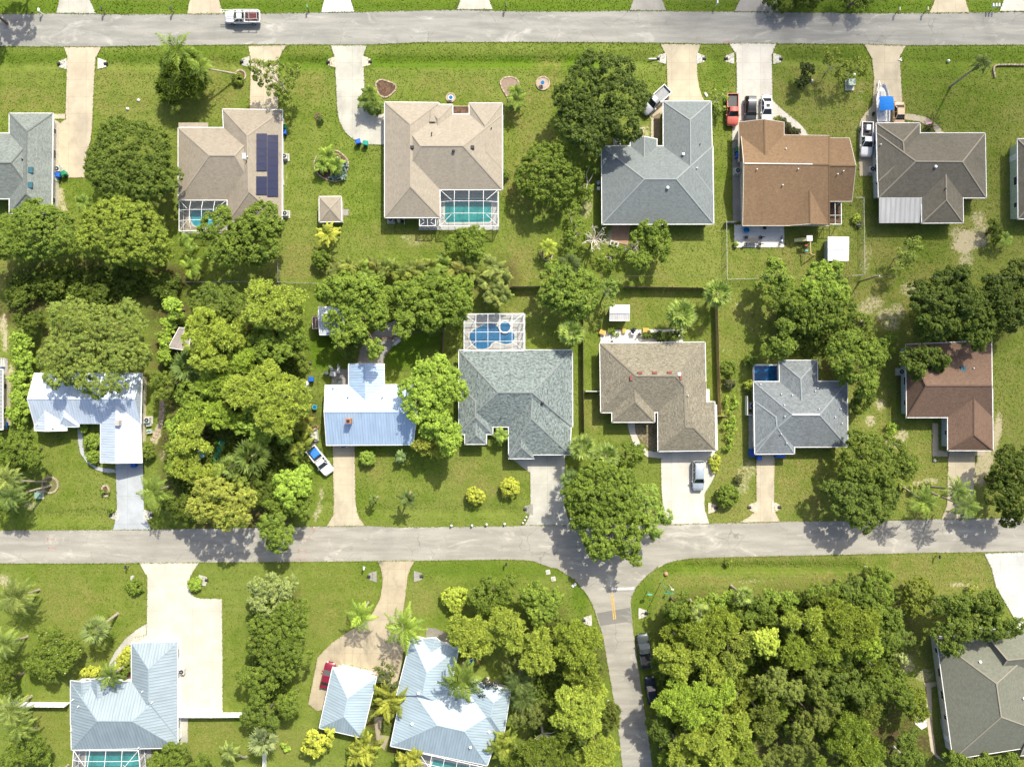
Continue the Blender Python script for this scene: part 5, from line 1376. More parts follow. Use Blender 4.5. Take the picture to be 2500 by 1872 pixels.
def headwall(label, t, x, y, side=1, mat=C_GREY, rz=0):
    """flared concrete end of the pipe that carries the swale under a driveway"""
    r = small('culvert_headwall', label, 'culvert end', t, x, y, rz + (0 if side > 0 else 180), 0, .1, 'culvert ends beside the driveways')
    m = MB(); a, b = .55, .95
    m.add([(-.75, -b, .1), (.6, -a, -.02), (.6, a, -.02), (-.75, b, .1), (-.75, -b, -.4), (.6, -a, -.4), (.6, a, -.4), (-.75, b, -.4)], [(0, 1, 2, 3), (7, 6, 5, 4), (0, 4, 5, 1), (1, 5, 6, 2), (2, 6, 7, 3), (3, 7, 4, 0)])
    m.build('apron', mat, r, True)
    MB().tube([(.3, 0, .0), (.85, 0, -.03)], [.24, .24], 14).build('pipe_mouth', BLACK, r, True)
HC = plain('white concrete end', (.5, .48, .42), .8, 0, .2, .3, 3); HT = plain('tan concrete end', (.55, .46, .36), .85)
for lb, t, x, y, s_, mt in (('white culvert end left of the long beige driveway', 'A1', 512, 527, -1, HC), ('white culvert end right of the long beige driveway', 'A1', 842, 525, 1, HC), ('grey culvert end left of the solar panel driveway', 'A1', 2022, 510, -1, C_GREY),
        ('tan culvert end left of the curved driveway', 'A2', 640, 512, -1, HT), ('tan culvert end right of the curved driveway', 'A2', 930, 508, 1, HT), ('white culvert end with a pipe left of the L house driveway', 'A3', 1268, 483, -1, HC), ('white culvert end right of the L house driveway', 'A3', 1594, 483, 1, HC),
        ('white culvert end left of the bright white driveway', 'A3', 1830, 482, -1, HC), ('white culvert end right of the bright white driveway', 'A4', 165, 485, 1, HC), ('white culvert wall left of the blue grey driveway', 'C1', 940, 1140, -1, HC), ('white culvert wall right of the blue grey driveway', 'C1', 1222, 1140, 1, HC),
        ('tan culvert end right of the white driveway of the taupe house', 'C3', 1690, 1082, 1, HT), ('tan culvert end left of the narrow driveway', 'C3', 2022, 1076, -1, HT), ('tan culvert end right of the narrow driveway', 'C4', 152, 1074, 1, HT),
        ('stone culvert end left of the flared old driveway', 'D2', 975, 86, -1, C_DARK), ('stone culvert end right of the flared old driveway', 'D2', 1356, 84, 1, C_DARK), ('white culvert end on the left of the side road', 'D3', 655, 448, -1, HC), ('white culvert end on the right of the side road', 'D3', 1115, 390, 1, HC),
        ('small tan culvert end at the shrub right of the cream driveway', 'D1', 1676, 116, 1, C_GREY), ('dark culvert end left of the grey flared driveway', 'C3', 170, 1092, -1, C_DARK)): headwall(lb, t, x, y, s_, mt)

r = small('electric_box', 'green grey electric cabinet on a concrete pad in the olive lawn', 'utility box', 'A4', 768, 688)
MB().box((0, -.2, .06), (1.5, 1.7, .14)).build('pad', C_WHITE, r, True); MB().box((0, .05, .55), (1.15, 1.15, .85)).build('cabinet', plain('pale green cabinet', (.36, .44, .36), .5), r, True); MB().box((-.3, -.53, .5), (.5, .04, .7)).build('door', plain('dull green door', (.26, .34, .26), .5), r, True)
r = small('electric_box', 'green cabinet at the foot of the two pale palm trunks', 'utility box', 'C1', 318, 975)
MB().box((0, 0, .06), (1.2, 1.4, .14)).build('pad', C_WHITE, r, True); MB().box((0, .0, .5), (.9, 1.0, .8)).build('cabinet', plain('green cabinet', (.22, .34, .28), .5), r, True)
for lb, x, y, mt in (('square pale utility cover, upper one on the left corner lawn', 331, 47, HC), ('square pale utility cover, lower one on the left corner lawn', 375, 103, HC)):
    r = small('utility_cover', lb, 'utility cover', 'D3', x, y, 10, 0, 0); MB().box((0, 0, .03), (.75, .75, .1)).build('frame', mt, r, True); MB().box((0, 0, .085), (.45, .45, .02)).build('lid', plain('grey lid', (.4, .4, .37), .8), r, True)
r = small('utility_cover', 'pair of small white utility caps near the left road corner', 'utility cover', 'D3', 545, 156, 20, 0, 0); MB().cyl((-.2, 0, 0), .22, .2, 12).cyl((.25, .1, 0), .24, .16, 12).build('caps', WHITE, r, True)
r = small('utility_cover', 'grey slab right of the bush at the wide cream driveway', 'utility cover', 'D1', 1676, 140, 0, 0, 0); MB().box((0, 0, .04), (1.0, .8, .1)).build('slab', C_GREY, r, True)
r = small('utility_cover', 'white box above the small bush left of the cream driveway', 'utility cover', 'D1', 1092, 98, 0, 0, .3); MB().box((0, 0, .25), (.4, .75, .5)).build('box', HC, r, True)
r = small('drain_pipe', 'short white pipe lying left of a culvert end on the upper lawn', 'pipe', 'A3', 1193, 488, 0, 0, .1); MB().tube([(-.65, 0, .1), (.65, 0, .1)], [.12, .12], 10).build('pipe', WHITE, r, True)
r = small('marker_post', 'white marker post right of the boat driveway', 'post', 'A4', 1175, 498, 0, 0, .1); MB().bar((-.3, .1, .1), (.3, -.1, .1), .14).bar((0, .1, .1), (.2, .4, .1), .1).build('post', WHITE, r, True)
r = small('marker_post', 'small boulder on the right corner verge', 'boulder', 'D3', 1305, 66, 0, 0, .2); MB().dome((0, 0, -.05), .42, .5, 9, 3).build('stone', plain('red brown boulder', (.35, .22, .14), .9, 0, .1, .4), r, True); r.name = 'boulder'

# street sign and lamp pole on the corner
q = W(p('D3', 1262, 130)); r = thing('street_sign', 'tall pole with green street name plates and a faint long shadow on the right corner', 'street sign', (q.x, q.y, 0))
MB().cyl((0, 0, 0), .07, 6.6, 10, .05).build('pole', plain('green sign pole', (.12, .34, .24), .5), r, True)
MB().box((.0, 0, 6.3), (1.6, .04, .28)).build('name_plate', plain('green sign plate', (.02, .3, .18), .5), r, True); MB().box((0, 0, 6.62), (.04, 1.4, .28)).build('name_plate', plain('green sign plate', (.02, .3, .18), .5), r, True)
q = W(p('D3', 1332, 156), 0); r = thing('marker_sign', 'thin white marker sign next to the street name pole', 'sign', (q.x, q.y, 0))
MB().cyl((0, 0, 0), .05, 2.6, 8).build('pole', WHITE, r, True); MB().box((0, 0, 2.4), (.4, .05, .6)).build('plate', WHITE, r, True)
q = W(p('D3', 1150, 200), 0); r = thing('stop_sign', 'low green sign seen from above at the junction corner', 'sign', (q.x, q.y, 0))
MB().cyl((0, 0, 0), .05, 2.4, 8).build('pole', STEEL, r, True); MB().tube([(0, -.03, 2.2), (0, .03, 2.2)], [.42, .42], 8).build('plate', plain('green sign back', (.1, .5, .38), .5), r, True)
# bollards by the grey flared driveway
for i, (x, y) in enumerate(((1630, 1224), (1800, 1222), (1920, 1214), (2068, 1210))):
    r = small('marker_bollard', ['white knob marker, first of four along the lawn edge from the yellow bush side', 'white knob marker second along the lawn edge', 'white knob marker third along the lawn edge', 'white knob marker nearest the grey flared driveway'][i], 'marker', 'C2', x, y, 0, 0, .3, 'knob markers along the lawn edge')
    MB().cyl((0, 0, 0), .07, .6, 8).build('stem', plain('dark stem', (.1, .09, .07), .8), r, True); MB().dome((0, 0, .55), .2, .2, 10, 4).build('knob', WHITE, r, True)
for x, y, lb in ((125, 1204, 'white cap light lowest at the flare of the grey driveway'), (140, 1180, 'white cap light middle at the flare of the grey driveway'), (152, 1155, 'white cap light uppermost at the flare of the grey driveway'), (515, 1170, 'white cap light at the right flare of the grey driveway')):
    r = small('path_light', lb, 'path light', 'C3', x, y, 0, 0, .3, 'cap lights at the grey driveway flare'); MB().cyl((0, 0, 0), .04, .4, 6).build('stem', BLACK, r, True); MB().dome((0, 0, .4), .16, .12, 10, 3).build('cap', WHITE, r, True)
for x, y, t, lb in ((1142, 828, 'A1', 'white ball ornament, right one on the first lawn'), (1052, 900, 'A1', 'white ball ornament, left one on the first lawn'), (1575, 503, 'A4', 'tiny white ball on the lawn left of the leaning palm'), (1462, 690, 'C4', 'white ball on the lawn left of the red brown house drive'), (797, 618, 'A4', 'white disc ornament above the electric cabinet'), (447, 667, 'A4', 'tiny white ball by the dark shrub')):
    r = small('lawn_ornament', lb, 'lawn ornament', t, x, y, 0, 0, .1, 'white lawn balls'); MB().dome((0, 0, .02), .26, .3, 12, 4).build('ball', WHITE, r, True); MB().cyl((0, 0, 0), .12, .05, 10).build('foot', HC, r, True)
# bird baths
def birdbath(lb, t, x, y, mat):
    r = small('bird_bath', lb, 'bird bath', t, x, y, 0, .05, .4); MB().cyl((0, 0, 0), .16, .6, 12, .1).build('pedestal', mat, r, True); MB().tube([(0, 0, .58), (0, 0, .72)], [.14, .42], 16).build('bowl', mat, r, True); MB().cyl((0, 0, .72), .34, .01, 16).build('water', POOL_BLUE, r, True)
birdbath('grey bird bath in the round pale bed by the oak', 'A3', 285, 690, C_GREY); birdbath('white bird bath in the bed by the front porch of the light tan house', 'A2', 1626, 812, WHITE); birdbath('blue green bird bath left of the pale blue metal house', 'C2', 505, 248, plain('blue green glaze', (.15, .4, .42), .4))
birdbath('white bird bath in the dark bed of the silver roofed house', 'D2', 1797, 776, WHITE)
# patio furniture
IRON = plain('black iron', (.03, .03, .032), .5)
def chair(lb, t, x, y, rz, mat, cat='chair', z=.06, lounge=False, group='garden chairs'):
    r = small('lounge_chair' if lounge else 'garden_chair', lb, cat, t, x, y, rz, z, .4, group); L = 1.3 if lounge else .5
    MB().box((0, 0, .42), (L, .52, .06)).build('seat', mat, r, True)
    MB().bar((-L / 2, 0, .42), (-L / 2 - .22, 0, .95), .5, .05, (0, 1, 0)).build('backrest', mat, r, True)
    for sx in (-1, 1):
        for sy in (-1, 1): MB().bar((sx * (L / 2 - .05), sy * .22, 0), (sx * (L / 2 - .05), sy * .22, .42), .05).build('leg', mat, r, True)
def table(lb, t, x, y, w, d, mat, rz=0, z=.06, h=.74, group='garden tables'):
    r = small('garden_table', lb, 'table', t, x, y, rz, z, .7, group); MB().box((0, 0, h), (w, d, .05)).build('tabletop', mat, r, True)
    for sx in (-1, 1):
        for sy in (-1, 1): MB().bar((sx * (w / 2 - .08), sy * (d / 2 - .08), 0), (sx * (w / 2 - .08), sy * (d / 2 - .08), h), .06).build('leg', mat, r, True)
table('dark glass iron table on the white patio', 'B3', 2030, 432, 1.4, .9, IRON)
for x, y, a, lb in ((1968, 405, 0, 'upper left'), (1972, 458, 0, 'lower left'), (2085, 405, 180, 'upper right'), (2075, 460, 180, 'lower right')):
    chair('black iron chair at the %s of the table on the white patio' % lb, 'B3', x, y, a, IRON)
chair('dark wicker armchair by the house wall on the white patio', 'B3', 2118, 326, -90, BLACK)
r = small('paddling_pool', 'bright blue tub by the house wall on the white patio', 'tub', 'B3', 1966, 346, 0, .06, .2); MB().tube([(0, 0, 0), (0, 0, .3)], [.5, .55], 20).build('wall', plain('blue tub', (.05, .3, .6), .35), r, True); MB().cyl((0, 0, .3), .46, .01, 20).build('water', POOL_BLUE, r, True)
r = small('bicycle', 'blue and white bicycle standing at the right end of the white patio', 'bicycle', 'B4', 196, 428, 80, .06, .6)
BK = plain('blue bike paint', (.05, .15, .45), .4)
for xx in (-.5, .5):
    w = MB()
    for k in range(14):
        a, b = 2 * math.pi * k / 14, 2 * math.pi * (k + 1) / 14; w.bar((xx + .32 * math.cos(a), 0, .34 + .32 * math.sin(a)), (xx + .32 * math.cos(b), 0, .34 + .32 * math.sin(b)), .06)
    w.build('wheel', RUBBER, r, True)
MB().bar((-.5, 0, .34), (-.1, 0, .75), .05).bar((-.1, 0, .75), (.4, 0, .8), .05).bar((-.05, 0, .3), (.4, 0, .8), .05).bar((-.5, 0, .34), (-.05, 0, .3), .05).bar((.4, 0, .95), (.5, 0, .34), .05).build('frame', BK, r, True)
MB().bar((.4, -.3, 1.0), (.4, .3, 1.0), .05).build('handlebar', BLACK, r, True); MB().box((-.15, 0, .88), (.28, .16, .07)).build('saddle', WHITE, r, True)
for t, x, y, lb, mt in (('B3', 780, 1188, 'yellow planter box at the left end of the plant patio', (.62, .42, .1)), ('B3', 958, 1176, 'small yellow box in the middle of the plant patio', (.6, .42, .12)), ('B3', 1138, 1170, 'yellow bench top beside the pots on the plant patio', (.62, .44, .12))):
    r = small('planter_box', lb, 'planter', t, x, y, -20 if x < 800 else 0, .06, .4); m = plain('yellow painted wood', mt, .6)
    MB().box((0, 0, .25), (1.0 if x != 958 else .55, .72, .5)).build('box', m, r, True); MB().box((0, 0, .52), (.8 if x != 958 else .4, .5, .04)).build('soil', plain('ochre fill', (.55, .36, .09), .9), r, True)
chair('dark folding chair beside the yellow bench on the plant patio', 'B3', 1085, 1205, 30, BLACK)
table('white side table with red flowers on the plant patio', 'B3', 1035, 1190, .8, .6, WHITE)
chair('silver sun lounger on the grey paved patio', 'B2', 1182, 1268, 40, plain('silver mesh', (.5, .52, .52), .5), 'lounger', lounge=True)
table('round pale table by the bench left of the blue metal roof', 'B2', 655, 1530, 1.1, .8, plain('pale grey furniture', (.45, .47, .46), .6), -10)
chair('long grey bench at the top of the small grey patio', 'B2', 700, 1495, -90, plain('pale grey furniture', (.45, .47, .46), .6), 'bench', lounge=True)
chair('grey chair at the left of the pale table', 'B2', 600, 1522, 20, plain('pale grey furniture', (.45, .47, .46), .6)); chair('grey chair above the pale table', 'B2', 640, 1488, -60, plain('pale grey furniture', (.45, .47, .46), .6))
table('glass topped low table on the small grey patio', 'B2', 705, 1590, .8, .8, plain('dark glass top', (.08, .1, .1), .2))
chair('dark chair on the paved patio under the broad tree', 'B2', 975, 1385, 60, IRON); chair('second dark chair on the paved patio, nearer the tree', 'B2', 945, 1360, -30, IRON)
# swing set
r = small('swing_set', 'tan wooden swing set with a yellow slide and white tower roof', 'swing set', 'B4', 400, 460)
def sl(x, y, z): q = W(p('B4', x, y), z); return (q.x - r.location.x, q.y - r.location.y, z)
T_ = plain('tan play wood', (.5, .38, .2), .8)
m = MB()
for a, b in (((432, 432, 2.0), (438, 540, 2.0)), ((438, 540, 2.0), (350, 545, 0)), ((438, 540, 2.0), (470, 552, 0)), ((405, 395, 1.4), (405, 395, 0)), ((448, 395, 1.9), (448, 395, 0)), ((405, 432, 1.9), (405, 432, 0)), ((448, 432, 1.9), (448, 432, 0))): m.bar(sl(*a), sl(*b), .12)
m.build('frame', T_, r, True)
s0, s1 = Vector(sl(400, 420, 1.1)), Vector(sl(300, 430, .1)); MB().bar(s0, s1, .6, .05).build('slide', plain('yellow slide', (.6, .56, .25), .4), r, True)
q = sl(427, 412, 2.1); MB().box(q, (.95, .9, .1)).build('tower_roof', WHITE, r, True)
MB().box(sl(427, 412, 1.1), (.9, .9, .1)).build('platform', T_, r, True)
for a, c_, nm in ((470, (.55, .08, .1), 'red swing seat'), (512, (.1, .4, .5), 'teal swing seat')):
    b_ = Vector(sl(402, a, .5)); tp = Vector(sl(435, a, 2.0)); sw = MB().box(b_, (.5, .3, .08)).build('swing_seat', plain(nm, c_, .5), r, True); MB().bar(b_ + Vector((0, .2, 0)), tp + Vector((0, .2, 0)), .03).bar(b_ - Vector((0, .2, 0)), tp - Vector((0, .2, 0)), .03).build('rope', STEEL, sw, True)
# odds and ends on the boundary left of the pale blue house
for x, y, lb in ((435, 55, 'white gas tank, upper one beside the wooded lot'), (434, 98, 'white gas tank, lower one beside the wooded lot')):
    r = small('gas_tank', lb, 'gas tank', 'C2', x, y, 0, 0, .5); MB().cyl((0, 0, .05), .42, .7, 16).dome((0, 0, .75), .42, .22, 16).build('tank', plain('off white tank', (.66, .66, .62), .4), r, True); MB().cyl((0, 0, .95), .1, .15, 8).build('valve', STEEL, r, True)
for x, y, rz, sx, sy, lb, mt in ((500, 480, 5, 1.2, 2.0, 'pale tray of scrap in the side yard junk pile', (.5, .5, .45)), (505, 420, 30, .9, .7, 'brown broken crate in the side yard junk pile', (.3, .2, .13)), (500, 540, -15, .8, 1.2, 'dark box at the bottom of the side yard junk pile', (.12, .1, .1))):
    r = small('scrap_crate', lb, 'scrap', 'C2', x, y, rz, 0, .3); m_ = plain('scrap %g' % mt[0], mt, .8)
    b = MB()
    for s_ in (-1, 1): b.box((s_ * (sx / 2 - .04), 0, .25), (.08, sy, .5)); b.box((0, s_ * (sy / 2 - .04), .25), (sx - .16, .08, .5))
    b.build('side', m_, r, True); MB().box((0, 0, .12), (sx - .16, sy - .16, .1)).build('base', m_, r, True)
r = small('canoe', 'green covered canoe hull beside a grey tarp in the woods', 'canoe', 'C1', 1812, 600, 70, 0, .5); hull([(x_, w_, .7, .15 + .1 * abs(x_)) for x_, w_ in ((-2.3, .15), (-1.4, .5), (0, .62), (1.4, .5), (2.3, .15))], 0).build('hull', plain('sea green hull', (.02, .3, .2), .4), r, True, smooth=50)
MB().box((0, 0, .72), (3.0, .9, .06)).build('cover', plain('green cover', (.02, .32, .22), .6), r, True)
r = small('tarp_pile', 'blue and white tarp bundle in the tree canopy gap', 'tarp', 'C1', 1646, 636, 30, 2.5, 3); MB().dome((0, 0, 0), .8, .5, 9, 3).build('sheet', plain('blue white tarp', (.2, .4, .75), .5, 0, .4, .5, 4), r, True); MB().box((0, 0, -1.25), (.9, .9, 2.5)).build('stack', WOOD, r, True)
r = small('steps', 'pale stepping stones curving along the lawn right of the white metal house', 'stepping stones', 'C1', 1325, 380); m = MB()
for i in range(13):
    t_ = i / 12; q = W(p('C1', 1335 + 10 * math.sin(t_ * 2) - 85 * t_ ** 3, 205 + t_ * 310)); m.box((q.x - r.location.x, q.y - r.location.y, .02), (.7, .6, .08), rng.uniform(-.3, .3))
m.build('stones', STONE, r, True); r.name = 'stepping_stones'
for x, y, lb in ((1222, 390, 'green blue junk beside the lower air conditioner'), (1228, 450, 'white crate of flower pots by the side wall')):
    r = small('plant_crate', lb, 'crate', 'C1', x, y, 8); MB().box((0, 0, .25), (.8, .7, .5)).build('crate', plain('grey crate', (.5, .5, .46), .7), r, True)
    for k in range(3): MB().dome((-.2 + .2 * k, .1 * (k % 2), .5), .16, .2, 8, 3).build('plant', plain('teal pot plant', (.1, .3, .25), .7), r, True)
r = small('utility_pole', 'wooden utility pole leaning across the olive lawn with its crossarm', 'utility pole', 'B4', 838, 770, 0, 0, 0)
top = W(p('B4', 1000, 722), 9) - r.location; MB().tube([(0, 0, 0), (top.x, top.y, 9)], [.15, .1], 10).build('pole', plain('grey pole wood', (.22, .19, .14), .9), r, True)
MB().bar((top.x - .7, top.y + .2, 8.7), (top.x + .7, top.y - .2, 8.7), .1).build('crossarm', plain('grey pole wood', (.22, .19, .14), .9), r, True); MB().cyl((top.x, top.y, 8.9), .1, .3, 8).build('insulator', HC, r, True)
wires = MB(); tw = top + r.location
lft = W(p('B3', 820, 724), 8.6)
wires.bar(tw, lft, .012)
wires.bar(tw, W(p('B4', 2600, 740), 8.6), .012)
tag(wires.build('overhead_wire', plain('dull wire', (.2, .2, .19), .7)), 'thin overhead wire crossing the rear gardens of the upper row', 'wire')
r = small('garden_flag', 'pink flag on a short pole above the curved path', 'flag', 'A4', 1400, 1022, 10, 0, 1.2); MB().cyl((-.4, 0, 0), .03, 1.6, 8).build('pole', STEEL, r, True); MB().box((.1, 0, 1.4), (1.0, .25, .02)).build('cloth', plain('pink flag cloth', (.6, .25, .4), .7), r, True)
r = small('shepherd_hook', 'thin dark hook pole on the lawn left of the solar panel driveway', 'hook', 'A1', 1862, 830, 0, 0, 0); MB().tube([(0, 0, 0), (0, 0, 1.9), (.15, 0, 2.15), (.4, .05, 2.1), (.55, .1, 1.8)], [.03] * 5, 8).build('hook', BLACK, r, True)
r = small('blue_barrier', 'blue board leaning at the left front corner of the weathered house', 'board', 'C3', 2015, 625, 0, 0, .4); MB().box((0, 0, .45), (1.0, 1.3, .8)).build('board', BINB, r, True); MB().box((0, 0, .88), (.9, 1.2, .06)).build('lid', plain('dark blue lid', (.015, .07, .3), .5), r, True); r.name = 'storage_box'; r['label'] = 'dark blue storage box at the left front corner of the weathered house'; r['category'] = 'storage box'
r = small('storage_box', 'navy storage box under the front eave right of the narrow driveway', 'storage box', 'C4', 180, 648, 0, 0, .4); MB().box((0, 0, .35), (1.6, .6, .7)).build('body', plain('navy plastic', (.015, .04, .2), .5), r, True); MB().box((0, 0, .73), (1.66, .66, .06)).build('lid', BINB, r, True)
r = small('lawn_hose_reel', 'dark hose reel on the plant patio by the house wall', 'hose reel', 'B3', 858, 1268, 0, .06, .3); MB().tube([(-.2, 0, .3), (.2, 0, .3)], [.25, .25], 12).build('reel', BLACK, r, True); MB().tube([(-.3, .1, .03), (-.7, .3, .03), (-1.2, .1, .03), (-.9, -.1, .03)], [.03] * 4, 6).build('hose', BING, r, True)
r = small('white_board', 'white oblong board by the pale drive right of the L house', 'board', 'A3', 1636, 783, -55, 0, .1); MB().box((0, 0, .1), (.9, .45, .12), 0, .8).build('board', HC, r, True); MB().box((0, 0, .18), (.5, .2, .05)).build('handle', STEEL, r, True); r.name = 'board'
r = small('solar_tub', 'stacked white trays on the ground behind the L house near the bare tree', 'tray', 'B3', 878, 455, -15, 0, .3); MB().box((0, 0, .25), (1.5, .8, .4)).build('tray', HC, r, True)
for k in (-.35, .3): MB().cyl((k, 0, .45), .22, .12, 10).build('pot', BLACK, r, True)
r.name = 'tray_stack'
r = small('blue_cans', 'pair of blue grey cans at the left wall of the L house', 'can', 'A3', 748, 1520, 0, 0, .5); MB().cyl((0, .2, 0), .3, .8, 12).build('can', plain('blue grey can', (.3, .38, .45), .5), r, True); MB().cyl((0, .2, .8), .32, .06, 12).build('lid', plain('blue grey lid', (.36, .44, .5), .5), r, True); MB().box((0, -.7, .3), (.5, .5, .6)).build('white_bin', WHITE, r, True); r.name = 'garbage_can'
# ------------------------------------------------------------------ foliage
def leaf_obj(name, P, N, T, size, asp, tint, mat, parent, color):
    """one mesh of leaf-sized diamonds; P points, N normals, T long axes (all n x 3)"""
    n = len(P); T = T - N * (T * N).sum(1, keepdims=True); T /= np.linalg.norm(T, axis=1, keepdims=True) + 1e-9
    Bv = np.cross(N, T); a = (size * asp / 2)[:, None]; w = (size / 2)[:, None]
    V = np.empty((n, 4, 3), np.float32)
    V[:, 0] = P - T * a; V[:, 1] = P + Bv * w - T * a * .15; V[:, 2] = P + T * a; V[:, 3] = P - Bv * w - T * a * .15
    me = np_mesh(name, V.reshape(-1, 3), np.arange(4 * n).reshape(n, 4))
    at = me.attributes.new('tint', 'FLOAT', 'POINT'); at.data.foreach_set('value', np.repeat(np.clip(tint, 0, 1), 4).astype(np.float32))
    me.materials.append(mat)
    o = bpy.data.objects.new(name, me); COL.objects.link(o); o.parent = parent; k_ = .8 if mat is FROND else 1.0; g = min(color[1] * (1.42 + 4.3 * min(color[1], .2)), .47) * k_; r = min(max(color[0] * 2.1 * k_, g * .74), g * (.97 if color[0] > color[1] * .95 else .87)); o.color = (r, g, max(color[2] * 1.5, g * .16), 1)
    return o

def unit(a): return a / (np.linalg.norm(a, axis=-1, keepdims=True) + 1e-9)

def crown_arrays(lobes, R, puff=.6, leaf=.26, k=42, needle=False, cover_=.75, low=-.3):
    """leaves gathered in puffs over the outside of a union of lobes (x, y, z, r, rz)"""
    C = []; O = []
    L = np.array(lobes, float)
    for i, (x, y, z, r, rz) in enumerate(lobes):
        n = int(cover_ * 2.6 * (r / puff) ** 2) + 5
        d = unit(R.normal(size=(n * 2, 3))); d = d[d[:, 2] > low][:n]
        q = np.array([x, y, z]) + d * np.array([r, r, rz]) * R.uniform(.72, 1.06, (len(d), 1))
        keep = np.ones(len(q), bool)
        for j, (a, b, c, s_, sz) in enumerate(lobes):
            if j == i: continue
            keep &= (((q - [a, b, c]) / [s_, s_, sz]) ** 2).sum(1) > .62
        C.append(q[keep]); O.append(d[keep])
    C = np.concatenate(C); O = np.concatenate(O); m = len(C)
    pr = puff * R.uniform(.65, 1.25, m); pt = R.normal(.5, .16, m)
    idx = np.repeat(np.arange(m), k); n = len(idx)
    d = unit(R.normal(size=(n, 3)) + O[idx] * .55 + np.array([0, 0, .35]))
    rad = R.uniform(.35, 1.0, (n, 1)) ** .6
    rad = np.where(R.uniform(0, 1, (n, 1)) < .09, R.uniform(1.0, 1.55, (n, 1)), rad)
    P = C[idx] + d * rad * pr[idx][:, None] * np.array([1, 1, .8])
    if needle:
        T = unit(d + R.normal(size=(n, 3)) * .25); N = unit(np.cross(T, R.normal(size=(n, 3))) + np.array([0, 0, .35]))
    else:
        N = unit(d * .75 + np.array([0, 0, .55]) + R.normal(size=(n, 3)) * .42); T = R.normal(size=(n, 3))
    tint = pt[idx] + R.normal(0, .2, n)
    size = leaf * R.uniform(.6, 1.25, n)
    return P, N, T, size, tint

TREES = 0
def auto_lobes(R, ell, h, dens=1.0):
    """split each ellipse (px) into lobes at real heights"""
    lobes = []
    for (t, cx, cy, rx, ry) in ell:
        hm = h * .66; f = S * (CAM_H - hm) / CAM_H * TK
        c = W(p(t, cx, cy), hm); ax, ay = rx * f, ry * f; A = (ax * ay) ** .5
        n = int(np.clip(2 + A * A * .42 * dens, 2, 34)) if A > (2.6 if dens == 1.15 else 1.2) else 1
        if n == 1: lobes.append((c.x, c.y, h * .6, A * .95, min(h * .42, A)));continue
        for i in range(n):
            g = 2.399963 * i + R.uniform(-.4, .4); d = ((i + .35) / n) ** .5 * .72
            r = A * R.uniform(.36, .52) * (1.25 if i == 0 else 1)
            x = c.x + math.cos(g) * d * ax; y = c.y + math.sin(g) * d * ay
            z = h - r * .75 - h * .36 * d * d * R.uniform(.6, 1.3) - R.uniform(0, .1) * h
            lobes.append((x, y, max(z, r * .5), r, r * R.uniform(.65, .85)))
    return lobes

def trunk(mb, base, lobes, r, R, lim=9):
    b = Vector(base); cz = sum(l[2] for l in lobes) / len(lobes); cx = sum(l[0] for l in lobes) / len(lobes); cy = sum(l[1] for l in lobes) / len(lobes)
    fork = Vector((b.x * .7 + cx * .3, b.y * .7 + cy * .3, cz * .45))
    mb.tube([b - Vector((0, 0, .2)), b + Vector((0, 0, .4)), fork], [r * 1.4, r, r * .75], 8)
    for i in sorted(range(len(lobes)), key=lambda _: R.random())[:lim]:
        l = Vector((lobes[i][0], lobes[i][1], lobes[i][2] + lobes[i][4] * .3)); m = (fork + l) / 2 + Vector((R.uniform(-.4, .4), R.uniform(-.4, .4), R.uniform(-.2, .5)))
        mb.tube([fork, m, l], [r * .5, r * .32, r * .08], 6)

STYLE = {  # puff, leaf, k, needle, cover, material, dens
    'oak': (.40, .17, 58, False, 1.0, LEAF, 1.25), 'fine': (.36, .14, 56, False, .85, LEAF, 1.5), 'broad': (.46, .22, 50, False, 1.0, LEAF, 1.3),
    'pine': (.46, .14, 78, True, .8, NEEDLE, 1.9), 'tuft': (.42, .13, 78, True, .9, NEEDLE, 2.2), 'reed': (.6, .17, 60, True, 1.1, FROND, 1.3), 'airy': (.42, .2, 26, False, .42, LEAF, 1.2), 'shrub': (.28, .15, 44, False, 1.3, LEAF, 1.15), 'vine': (.46, .28, 34, False, .85, LEAF, 1.2)}
def tree(label, style, ell, h, color, name='tree', cat='tree', group=None, seed=None, tr=.22, flowers=None):
    global TREES; TREES += 1
    R = np.random.default_rng(1000 + TREES if seed is None else seed)
    puff, leaf, k, needle, cov, mat, dens = STYLE[style]
    ell = [ell] if not isinstance(ell[0], (tuple, list)) else ell
    if style in ('broad', 'tuft', 'vine'): ell = [(a, b_, c_, d_ * 1.08, e_ * 1.08) for a, b_, c_, d_, e_ in ell]
    lobes = auto_lobes(R, ell, h, dens)
    bx = sum(l[0] for l in lobes) / len(lobes); by = sum(l[1] for l in lobes) / len(lobes)
    root = thing(name, label, cat, (bx, by, 0), 0, group)
    P, N, T, sz, ti = crown_arrays(lobes, R, puff, leaf, k, needle, cov)
    asp = {'pine': 3.4, 'tuft': 3.2, 'reed': 6.5}.get(style, 1.55)
    off = np.array([bx, by, 0])
    leaf_obj('foliage' if cat == 'bush' else 'crown', P - off, N, T, sz, asp, ti, mat, root, color)
    if h > 1.6:
        mb = MB(); trunk(mb, (bx, by, 0), lobes, tr, R, 12 if style in ('pine', 'airy') else 8)
        mk('trunk', mb.v, mb.f, PALEBARK if style in ('pine', 'airy') else BARK, root, smooth=60)
    if flowers:
        col, n = flowers; i = R.choice(len(P), n); q = P[i] - off + np.array([0, 0, .22]) + R.normal(size=(n, 3)) * .12
        tag(leaf_obj('flowers', q, N[i], T[i], np.full(n, .22), 1.2, R.uniform(.2, .9, n), mat, root, col), kind='stuff')
    return root

